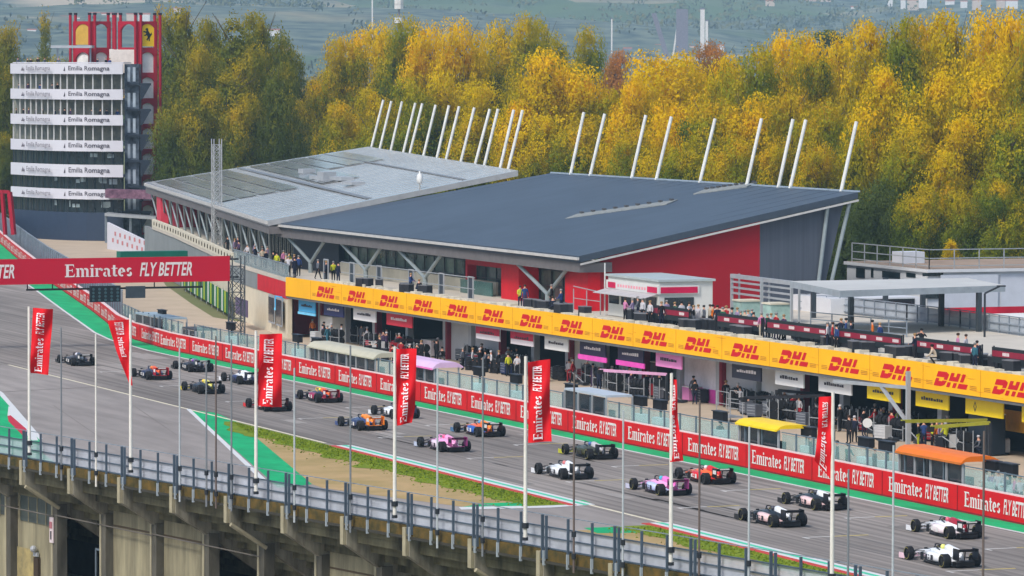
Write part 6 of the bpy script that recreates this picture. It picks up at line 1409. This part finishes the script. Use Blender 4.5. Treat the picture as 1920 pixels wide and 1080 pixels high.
# ================================================================ TREES
def leaf_mat(name, ramp):
    m = bpy.data.materials.new(name); m.use_nodes = True; T = m.node_tree; T.nodes.clear()
    o = T.nodes.new('ShaderNodeOutputMaterial'); at = T.nodes.new('ShaderNodeAttribute'); at.attribute_name = 'mix'
    oi = T.nodes.new('ShaderNodeObjectInfo'); ma = T.nodes.new('ShaderNodeMath'); ma.operation = 'MULTIPLY_ADD'; ma.inputs[1].default_value = .22; ma.inputs[2].default_value = -.11
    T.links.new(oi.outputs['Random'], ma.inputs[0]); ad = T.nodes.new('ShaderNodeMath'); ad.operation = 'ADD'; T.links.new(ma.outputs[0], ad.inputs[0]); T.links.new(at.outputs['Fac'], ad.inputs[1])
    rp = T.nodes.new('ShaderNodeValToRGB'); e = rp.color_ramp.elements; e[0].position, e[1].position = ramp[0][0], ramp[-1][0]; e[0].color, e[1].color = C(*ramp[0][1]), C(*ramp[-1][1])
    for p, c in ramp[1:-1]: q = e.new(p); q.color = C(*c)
    T.links.new(ad.outputs[0], rp.inputs[0]); d = T.nodes.new('ShaderNodeBsdfDiffuse'); t = T.nodes.new('ShaderNodeBsdfTranslucent'); mx = T.nodes.new('ShaderNodeMixShader'); mx.inputs[0].default_value = .42
    for s in (d, t): T.links.new(rp.outputs[0], s.inputs[0])
    T.links.new(d.outputs[0], mx.inputs[1]); T.links.new(t.outputs[0], mx.inputs[2]); T.links.new(mx.outputs[0], o.inputs[0]); return m
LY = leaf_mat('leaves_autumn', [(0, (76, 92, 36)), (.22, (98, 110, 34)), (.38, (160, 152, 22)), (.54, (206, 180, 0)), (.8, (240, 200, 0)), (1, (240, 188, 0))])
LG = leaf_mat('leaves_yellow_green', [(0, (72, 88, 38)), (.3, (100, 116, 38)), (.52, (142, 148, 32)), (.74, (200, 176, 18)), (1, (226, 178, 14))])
LR = leaf_mat('leaves_russet', [(0, (96, 88, 56)), (.5, (168, 122, 60)), (1, (206, 136, 60))])
LD = leaf_mat('leaves_dark', [(0, (62, 80, 44)), (1, (106, 120, 58))])
LL = leaf_mat('leaves_sage', [(0, (74, 90, 38)), (.4, (100, 112, 44)), (.66, (136, 134, 42)), (.9, (184, 160, 30)), (1, (206, 168, 26))])
bark = mat('bark', (86, 76, 62), .9, var=.3, scale=2, bump=.5)
def crown(seed, shape, nleaf, size, grad=.55):
    """unit crown: height 1, radius given by shape; returns mesh"""
    rnd = random.Random(seed); lobes = []
    nl = 26
    for i in range(nl):
        z = .16+.78*((i+rnd.random())/nl); 
        if shape == 'poplar': rr = .17*math.sin(math.pi*min(1, max(0, (z-.02)))**.8)**.6+.01; ro = rnd.uniform(0, .55)*rr; lr = rr*rnd.uniform(.5, .8); lz = rnd.uniform(.07, .12)
        elif shape == 'column': rr = .10; ro = rnd.uniform(0, .5)*rr; lr = rr*rnd.uniform(.6, .9); lz = rnd.uniform(.08, .13)
        else: rr = .30*(1-((z-.55)/.5)**2)**.5 if abs(z-.55) < .49 else .06; ro = rnd.uniform(.2, .75)*rr; lr = rr*rnd.uniform(.35, .55)+.03; lz = lr*rnd.uniform(.7, 1.1)
        a = rnd.uniform(0, 6.283); lobes.append((ro*math.cos(a), ro*math.sin(a), z, lr, min(lz, (1.0-z)+.02), rnd.gauss(0, .10)))
    v = []; f = []; mix = []; wt = [l[3]**1.6 for l in lobes]
    for _ in range(nleaf):
        L = rnd.choices(lobes, wt)[0]
        while True:
            d = Vector((rnd.gauss(0, 1), rnd.gauss(0, 1), rnd.gauss(0, 1)))
            if d.length > .1: d.normalize(); break
        r = rnd.uniform(.55, 1.08) if rnd.random() < .93 else rnd.uniform(1.05, 1.25)
        c = Vector((L[0]+d.x*L[3]*r, L[1]+d.y*L[3]*r, L[2]+d.z*L[4]*r))
        if c.z < .06: continue
        nn = noise.noise(c*9+Vector((seed, 0, 0)))
        if noise.noise(c*17+Vector((0, seed, 0))) < -.16: continue
        u = Vector((rnd.gauss(0, 1), rnd.gauss(0, 1), rnd.gauss(0, 1))); n_v = (d+u*.38).normalized(); a = n_v.orthogonal().normalized(); b = n_v.cross(a); th = rnd.uniform(0, 6.28); a, b = a*math.cos(th)+b*math.sin(th), b*math.cos(th)-a*math.sin(th)
        s = size*rnd.uniform(.6, 1.3); k = len(v)
        v += [tuple(c-a*s), tuple(c-b*s*.6), tuple(c+a*s), tuple(c+b*s*.6)]; f.append((k, k+1, k+2, k+3))
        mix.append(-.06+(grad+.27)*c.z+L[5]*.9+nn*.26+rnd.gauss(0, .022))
    me = bpy.data.meshes.new('crown'); me.from_pydata(v, [], f); at = me.attributes.new('mix', 'FLOAT', 'FACE'); at.data.foreach_set('value', mix); me.materials.append(LY); return me
def trunk_mesh(seed, rr=.012, spread=.16):
    rnd = random.Random(seed); b = MB(); p = Vector((0, 0, -.02)); 
    for k in range(6):
        q = Vector((rnd.uniform(-.01, .01), rnd.uniform(-.01, .01), (k+1)*.14)); b.tube(p, q, rr*(1-k*.14), 7, rr*(1-(k+1)*.14))
        if k >= 1:
            for _ in range(3): a = rnd.uniform(0, 6.28); e = q+Vector((math.cos(a)*spread*rnd.uniform(.5, 1), math.sin(a)*spread*rnd.uniform(.5, 1), rnd.uniform(.08, .2))); b.tube(q, e, rr*.45*(1-k*.1), 5, rr*.1)
        p = q
    me = bpy.data.meshes.new('trunk'); me.from_pydata(b.v, [], b.f); me.materials.append(bark); return me
CR = dict(poplar=[crown(s, 'poplar', 38000, .0082) for s in (1, 2, 3)], broad=[crown(s, 'broad', 44000, .0088) for s in (4, 5, 6, 14)], column=[crown(7, 'column', 12000, .0085)], small=[crown(8, 'broad', 2600, .028), crown(9, 'poplar', 2200, .026)])
TR = [trunk_mesh(1), trunk_mesh(2, .014, .2)]
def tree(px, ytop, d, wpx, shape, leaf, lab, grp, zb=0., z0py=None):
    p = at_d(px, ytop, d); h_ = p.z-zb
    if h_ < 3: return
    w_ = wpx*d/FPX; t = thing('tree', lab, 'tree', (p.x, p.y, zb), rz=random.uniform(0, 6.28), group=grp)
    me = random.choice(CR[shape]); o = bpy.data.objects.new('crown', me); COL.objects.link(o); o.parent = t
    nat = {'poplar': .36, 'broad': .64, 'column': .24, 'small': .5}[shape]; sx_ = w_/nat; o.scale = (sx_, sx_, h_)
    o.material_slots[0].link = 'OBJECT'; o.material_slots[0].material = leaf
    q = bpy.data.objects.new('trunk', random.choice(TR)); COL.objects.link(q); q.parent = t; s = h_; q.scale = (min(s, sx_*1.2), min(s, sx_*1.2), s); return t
random.seed(31)
GA, GB, GC = 'tall dark green poplars behind the pale roof', 'yellow autumn trees behind the halls', 'far trees beyond the row'
Lg = 'tall dark green tree with yellow top behind the pale roofed hall'
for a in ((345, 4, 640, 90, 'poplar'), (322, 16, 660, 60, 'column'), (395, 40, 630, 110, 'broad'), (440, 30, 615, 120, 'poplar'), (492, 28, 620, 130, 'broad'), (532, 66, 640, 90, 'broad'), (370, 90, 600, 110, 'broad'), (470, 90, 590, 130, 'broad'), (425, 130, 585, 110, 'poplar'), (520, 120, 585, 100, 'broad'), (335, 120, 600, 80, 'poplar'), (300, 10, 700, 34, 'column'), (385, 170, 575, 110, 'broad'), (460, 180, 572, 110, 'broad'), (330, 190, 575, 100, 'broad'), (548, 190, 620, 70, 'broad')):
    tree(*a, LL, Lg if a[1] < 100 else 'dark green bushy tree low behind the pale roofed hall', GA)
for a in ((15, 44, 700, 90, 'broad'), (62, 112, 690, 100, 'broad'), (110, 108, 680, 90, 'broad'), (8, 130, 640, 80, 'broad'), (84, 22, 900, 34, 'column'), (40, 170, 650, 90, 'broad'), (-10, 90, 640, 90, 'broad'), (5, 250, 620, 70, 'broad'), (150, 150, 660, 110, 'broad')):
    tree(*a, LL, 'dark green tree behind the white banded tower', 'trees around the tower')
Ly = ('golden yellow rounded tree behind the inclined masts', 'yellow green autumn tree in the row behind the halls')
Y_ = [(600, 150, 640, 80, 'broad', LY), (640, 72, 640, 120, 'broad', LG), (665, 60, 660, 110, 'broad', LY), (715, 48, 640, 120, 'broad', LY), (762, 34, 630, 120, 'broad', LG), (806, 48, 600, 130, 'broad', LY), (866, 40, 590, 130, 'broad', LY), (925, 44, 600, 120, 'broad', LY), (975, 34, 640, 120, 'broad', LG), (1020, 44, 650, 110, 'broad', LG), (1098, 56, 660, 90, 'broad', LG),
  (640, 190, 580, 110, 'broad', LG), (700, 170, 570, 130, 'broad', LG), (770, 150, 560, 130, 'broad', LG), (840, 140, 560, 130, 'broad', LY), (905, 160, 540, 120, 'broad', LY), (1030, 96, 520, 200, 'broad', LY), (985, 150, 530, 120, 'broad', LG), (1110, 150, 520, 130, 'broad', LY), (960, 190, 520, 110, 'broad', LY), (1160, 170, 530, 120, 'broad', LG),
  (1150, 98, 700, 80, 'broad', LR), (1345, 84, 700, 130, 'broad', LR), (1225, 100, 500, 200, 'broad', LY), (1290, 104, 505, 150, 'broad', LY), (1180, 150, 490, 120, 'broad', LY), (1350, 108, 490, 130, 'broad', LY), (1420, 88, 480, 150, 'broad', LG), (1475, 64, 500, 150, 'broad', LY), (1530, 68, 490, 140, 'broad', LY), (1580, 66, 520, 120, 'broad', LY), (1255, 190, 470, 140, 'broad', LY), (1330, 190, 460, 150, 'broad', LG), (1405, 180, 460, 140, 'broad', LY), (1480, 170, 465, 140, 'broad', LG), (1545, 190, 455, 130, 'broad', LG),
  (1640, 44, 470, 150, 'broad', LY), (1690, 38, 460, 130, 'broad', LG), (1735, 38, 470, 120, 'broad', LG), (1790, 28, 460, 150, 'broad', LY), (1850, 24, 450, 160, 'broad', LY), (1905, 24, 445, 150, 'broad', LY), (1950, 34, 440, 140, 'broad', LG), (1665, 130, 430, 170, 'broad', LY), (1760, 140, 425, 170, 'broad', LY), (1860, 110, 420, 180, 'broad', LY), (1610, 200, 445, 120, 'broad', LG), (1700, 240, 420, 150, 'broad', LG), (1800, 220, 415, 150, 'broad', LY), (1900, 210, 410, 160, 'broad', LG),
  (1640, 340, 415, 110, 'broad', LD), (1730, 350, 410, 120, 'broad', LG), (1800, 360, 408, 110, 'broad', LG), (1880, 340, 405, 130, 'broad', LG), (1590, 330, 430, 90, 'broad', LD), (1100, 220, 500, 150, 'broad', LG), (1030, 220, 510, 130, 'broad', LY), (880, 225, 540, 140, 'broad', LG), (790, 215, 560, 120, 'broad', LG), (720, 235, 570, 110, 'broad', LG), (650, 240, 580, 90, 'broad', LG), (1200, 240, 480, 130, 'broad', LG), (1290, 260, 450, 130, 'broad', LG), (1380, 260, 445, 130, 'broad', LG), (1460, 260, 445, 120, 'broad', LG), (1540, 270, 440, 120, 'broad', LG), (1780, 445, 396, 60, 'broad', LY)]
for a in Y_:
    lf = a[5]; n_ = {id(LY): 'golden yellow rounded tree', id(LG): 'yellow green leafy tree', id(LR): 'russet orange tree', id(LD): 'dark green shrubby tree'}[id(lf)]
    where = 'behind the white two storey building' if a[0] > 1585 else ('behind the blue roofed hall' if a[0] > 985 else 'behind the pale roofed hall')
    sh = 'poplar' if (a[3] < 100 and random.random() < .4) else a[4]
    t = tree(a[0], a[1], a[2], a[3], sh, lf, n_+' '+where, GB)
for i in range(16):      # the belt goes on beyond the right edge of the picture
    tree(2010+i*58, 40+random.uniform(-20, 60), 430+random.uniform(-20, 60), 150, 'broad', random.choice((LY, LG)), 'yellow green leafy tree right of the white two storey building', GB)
# far trees
for i in range(150):
    d = random.uniform(760, 1900); px = random.choice((random.uniform(-20, 320), random.uniform(545, 640), random.uniform(500, 1500), random.uniform(545, 640))); p = at_d(px, 100, d); g_ = max(0, hill(p.x, p.y)); h_ = random.uniform(9, 17)
    t = thing('tree', 'small hazy tree far beyond the autumn row', 'tree', (p.x, p.y, g_-.5), rz=random.uniform(0, 6.3), group=GC); o = bpy.data.objects.new('crown', random.choice(CR['small'])); COL.objects.link(o); o.parent = t; w_ = h_*random.uniform(.8, 1.4); o.scale = (w_/.5, w_/.5, h_); o.material_slots[0].link = 'OBJECT'; o.material_slots[0].material = random.choice((LG, LD, LD, LG, LR))
    q = bpy.data.objects.new('trunk', TR[0]); COL.objects.link(q); q.parent = t; q.scale = (h_, h_, h_)
# stuff: wooded belts on the far hillside
mb = MB(); rnd = random.Random(77)
for i in range(9000):
    d = 1700+6500*rnd.random()**1.3; px = rnd.uniform(-80, 2000); p = at_d(px, 60, d); g_ = hill(p.x, p.y)
    if noise.noise(Vector((p.x*.0016, p.y*.0016, 5))) < -.08 and rnd.random() < .93: continue
    r = rnd.uniform(4, 8)
    for k in range(16):
        u = Vector((rnd.gauss(0, 1.3), rnd.gauss(0, 1.3), rnd.gauss(0, .7))); c = Vector((p.x, p.y, g_+r*.5))+u*r*.5; a = Vector((rnd.gauss(0, 1), rnd.gauss(0, 1), rnd.gauss(0, 1))).normalized()*r*.26; b = a.orthogonal().normalized()*r*.24
        mb.poly([c-a, c-b, c+a, c+b])
o = mb.build('far_woodland', mat('woodland', (52, 66, 48), .95, rgb2=(104, 100, 56), scale=.012)); tag(o, 'distant hazy woodland in belts over the far hills', 'woodland'); o['kind'] = 'stuff'
# far buildings
bwt = mat('far_white', (214, 210, 206), .7); bgr = mat('far_grey', (120, 118, 130), .7); bwt2 = mat('far_beige', (196, 176, 160), .7); brf = mat('far_roof', (150, 96, 76), .8)
def far_block(px, py0, py1, d, wpx, m, lab, nm='far_building', cat='building', roof_=True, lean=0, grp=None):
    p = at_d(px, py0, d); w_ = wpx*d/FPX; q = at_d(px, py1, d); h_ = q.z-p.z
    t = thing(nm, lab, cat, tuple(p), group=grp); mb = MB(); o = p-hz*(w_/2)-Vector((0, 0, 6)); mb.boxf(o, hz*w_, hf*w_*.6, hz*lean+Vector((0, 0, h_+6))); mb.build('wall', m, t)
    if roof_: mb = MB(); o = o+hz*lean+Vector((0, 0, h_+6)); a, b, c, e = o-hz*.5, o+hz*(w_+.5), o+hz*(w_+.5)+hf*w_*.6, o-hz*.5+hf*w_*.6; r1, r2_ = a.lerp(e, .5)+Vector((0, 0, w_*.15)), b.lerp(c, .5)+Vector((0, 0, w_*.15)); mb.f += [(0, 1, 5, 4), (2, 3, 4, 5), (0, 4, 3), (1, 2, 5), (0, 3, 2, 1)]; mb.v += [tuple(k) for k in (a, b, c, e, r1, r2_)]; mb.m += [0]*5; mb.build('roof', brf, t)
    elif True:
        mb = MB(); mb.boxf(o+hz*lean+Vector((0, 0, h_+6.02)), hz*w_, hf*w_*.6, (0, 0, .8)); mb.build('cap', bgr, t)
    return t
far_block(1279, 85, 20, 2400, 22, bgr, 'grey slab tower among distant buildings, left of the chimneys', 'far_tower', 'tower', False)
far_block(1317, 92, 18, 2400, 8, bwt, 'tallest pale distant chimney', 'far_chimney', 'chimney', False)
far_block(1325, 92, 40, 2400, 5, bwt, 'shorter pale distant chimney beside the tallest one', 'far_chimney', 'chimney', False)
far_block(1252, 88, 28, 2300, 9, bgr, 'distant dark leaning tower left of the grey slab tower', 'far_tower', 'tower', False, lean=-7)
far_block(1262, 84, 30, 2420, 3, bwt, 'thin pale distant mast before the grey slab tower', 'far_mast', 'mast', False, lean=3)
random.seed(17)
LB = [(130, 36, 60, 'w'), (220, 30, 110, 'w'), (330, 20, 40, 'w'), (505, 60, 60, 'w'), (530, 95, 50, 'w'), (610, 112, 30, 'w'), (1240, 90, 14, 'w'), (1300, 92, 20, 'w'), (1355, 90, 20, 'w'), (1440, 6, 40, 'w'), (1530, 5, 60, 'w'), (1610, 18, 30, 'w'), (1700, 4, 90, 'w'), (1800, 6, 80, 'w'), (1890, 5, 50, 'w'), (1180, 95, 18, 'g'), (1150, 100, 16, 'w'), (60, 60, 40, 'w'), (1760, 20, 60, 'g')]
for i, (px, py, wp, c) in enumerate(LB):
    # walk out along the view ray until it meets the hillside
    d = 1800
    while d < 10500 and at_d(px, py, d).z > hill(at_d(px, py, d).x, at_d(px, py, d).y): d += 40
    if d >= 10500: d = 4000
    p = at_d(px, py, d); 
    n = max(1, int(wp/22))
    for k in range(n): far_block(px+(k-(n-1)/2)*24+random.uniform(-8, 8), py+random.uniform(-3, 3), py-random.uniform(2.5, 5), d-30*k, random.uniform(8, 22), random.choice((bwt, bwt, bwt2)) if c == 'w' else bgr, 'small pale hazy building on the distant hills', grp='buildings on the distant hills')
p = at_d(748, 60, 1700); t = thing('telecom_mast', 'thin tall distant mast with white antennas above the yellow trees', 'mast', (p.x, p.y, hill(p.x, p.y))); mb = MB(); b0 = Vector((p.x, p.y, hill(p.x, p.y))); tz = at_d(748, -20, 1700).z; mb.tube(b0, (p.x, p.y, tz), .7, 8, .4); mb.build('shaft', bgr, t)
for py in (4, 12, 38): z = at_d(748, py, 1700).z; mb = MB(); mb.tube((p.x, p.y, z-1), (p.x, p.y, z+1), 1.8, 8); mb.build('antenna', bwt, t)
for px, y0, y1, lab in ((1147, 80, 36, 'thin pale distant mast above the russet tree'), (700-2, 70, 0, 'faint distant mast left of the telecom mast')):
    far_block(px, y0, y1, 2300, 2.5, bwt, lab, 'far_mast', 'mast', False)
# stone pine far right
p = at_d(1557, 66, 900); 
t = thing('tree', 'dark flat topped pine showing above the yellow trees', 'tree', (p.x, p.y, 0), group=GC); o = bpy.data.objects.new('crown', CR['small'][0]); COL.objects.link(o); o.parent = t; o.scale = (17, 17, 8); o.location = (0, 0, p.z-7.0); o.material_slots[0].link = 'OBJECT'; o.material_slots[0].material = LD
q = bpy.data.objects.new('trunk', TR[0]); COL.objects.link(q); q.parent = t; q.scale = (20, 20, p.z)
# ================================================================ HAZE
hb = MB(); hb.boxf((-11900, -2900, -1.2), (23800, 0, 0), (0, 15000, 0), (0, 0, 620)); hm_ = bpy.data.materials.new('haze_air'); hm_.use_nodes = True; T = hm_.node_tree; T.nodes.clear()
o_ = T.nodes.new('ShaderNodeOutputMaterial'); pv = T.nodes.new('ShaderNodeVolumePrincipled'); pv.inputs['Density'].default_value = HAZE; pv.inputs['Color'].default_value = (.50, .78, 1, 1); pv.inputs['Anisotropy'].default_value = -.4
T.links.new(pv.outputs[0], o_.inputs['Volume']); ho = hb.build('haze', hm_); ho['kind'] = 'stuff'; ho['label'] = 'pale blue haze in the air over the far hills'
# ================================================================ LABELS: tell look-alikes apart by their order in the photo
bpy.context.view_layer.update()
def bcx(o):
    p = o.matrix_world.translation
    if p.length < 1e-6 and o.type == 'MESH': p = Vector(o.bound_box[0])
    return to_px(p)[0]
ORD = ['first', 'second', 'third', 'fourth', 'fifth', 'sixth', 'seventh', 'eighth', 'ninth', 'tenth', 'eleventh', 'twelfth', 'thirteenth', 'fourteenth', 'fifteenth', 'sixteenth', 'seventeenth', 'eighteenth', 'nineteenth', 'twentieth']
def ordw(i):
    if i < 20: return ORD[i]
    t = ['twenty', 'thirty', 'forty', 'fifty', 'sixty', 'seventy', 'eighty', 'ninety'][min(7, (i+1)//10-2) if i+1 < 100 else 7]
    if i+1 >= 100: return 'hundred-and-'+ordw((i+1) % 100-1) if (i+1) % 100 else 'hundredth'
    r = (i+1) % 10; return (t[:-1]+'ieth') if r == 0 else t+'-'+ORD[r-1]
by = {}
for o in THINGS:
    if o.parent is None: by.setdefault(o['label'], []).append(o)
for lab, L in by.items():
    if len(L) > 1:
        L.sort(key=bcx)
        for i, o in enumerate(L): o['label'] = '%s, %s from left' % (lab, ordw(i))
        if 'group' not in L[0]:
            for o in L: o['group'] = lab
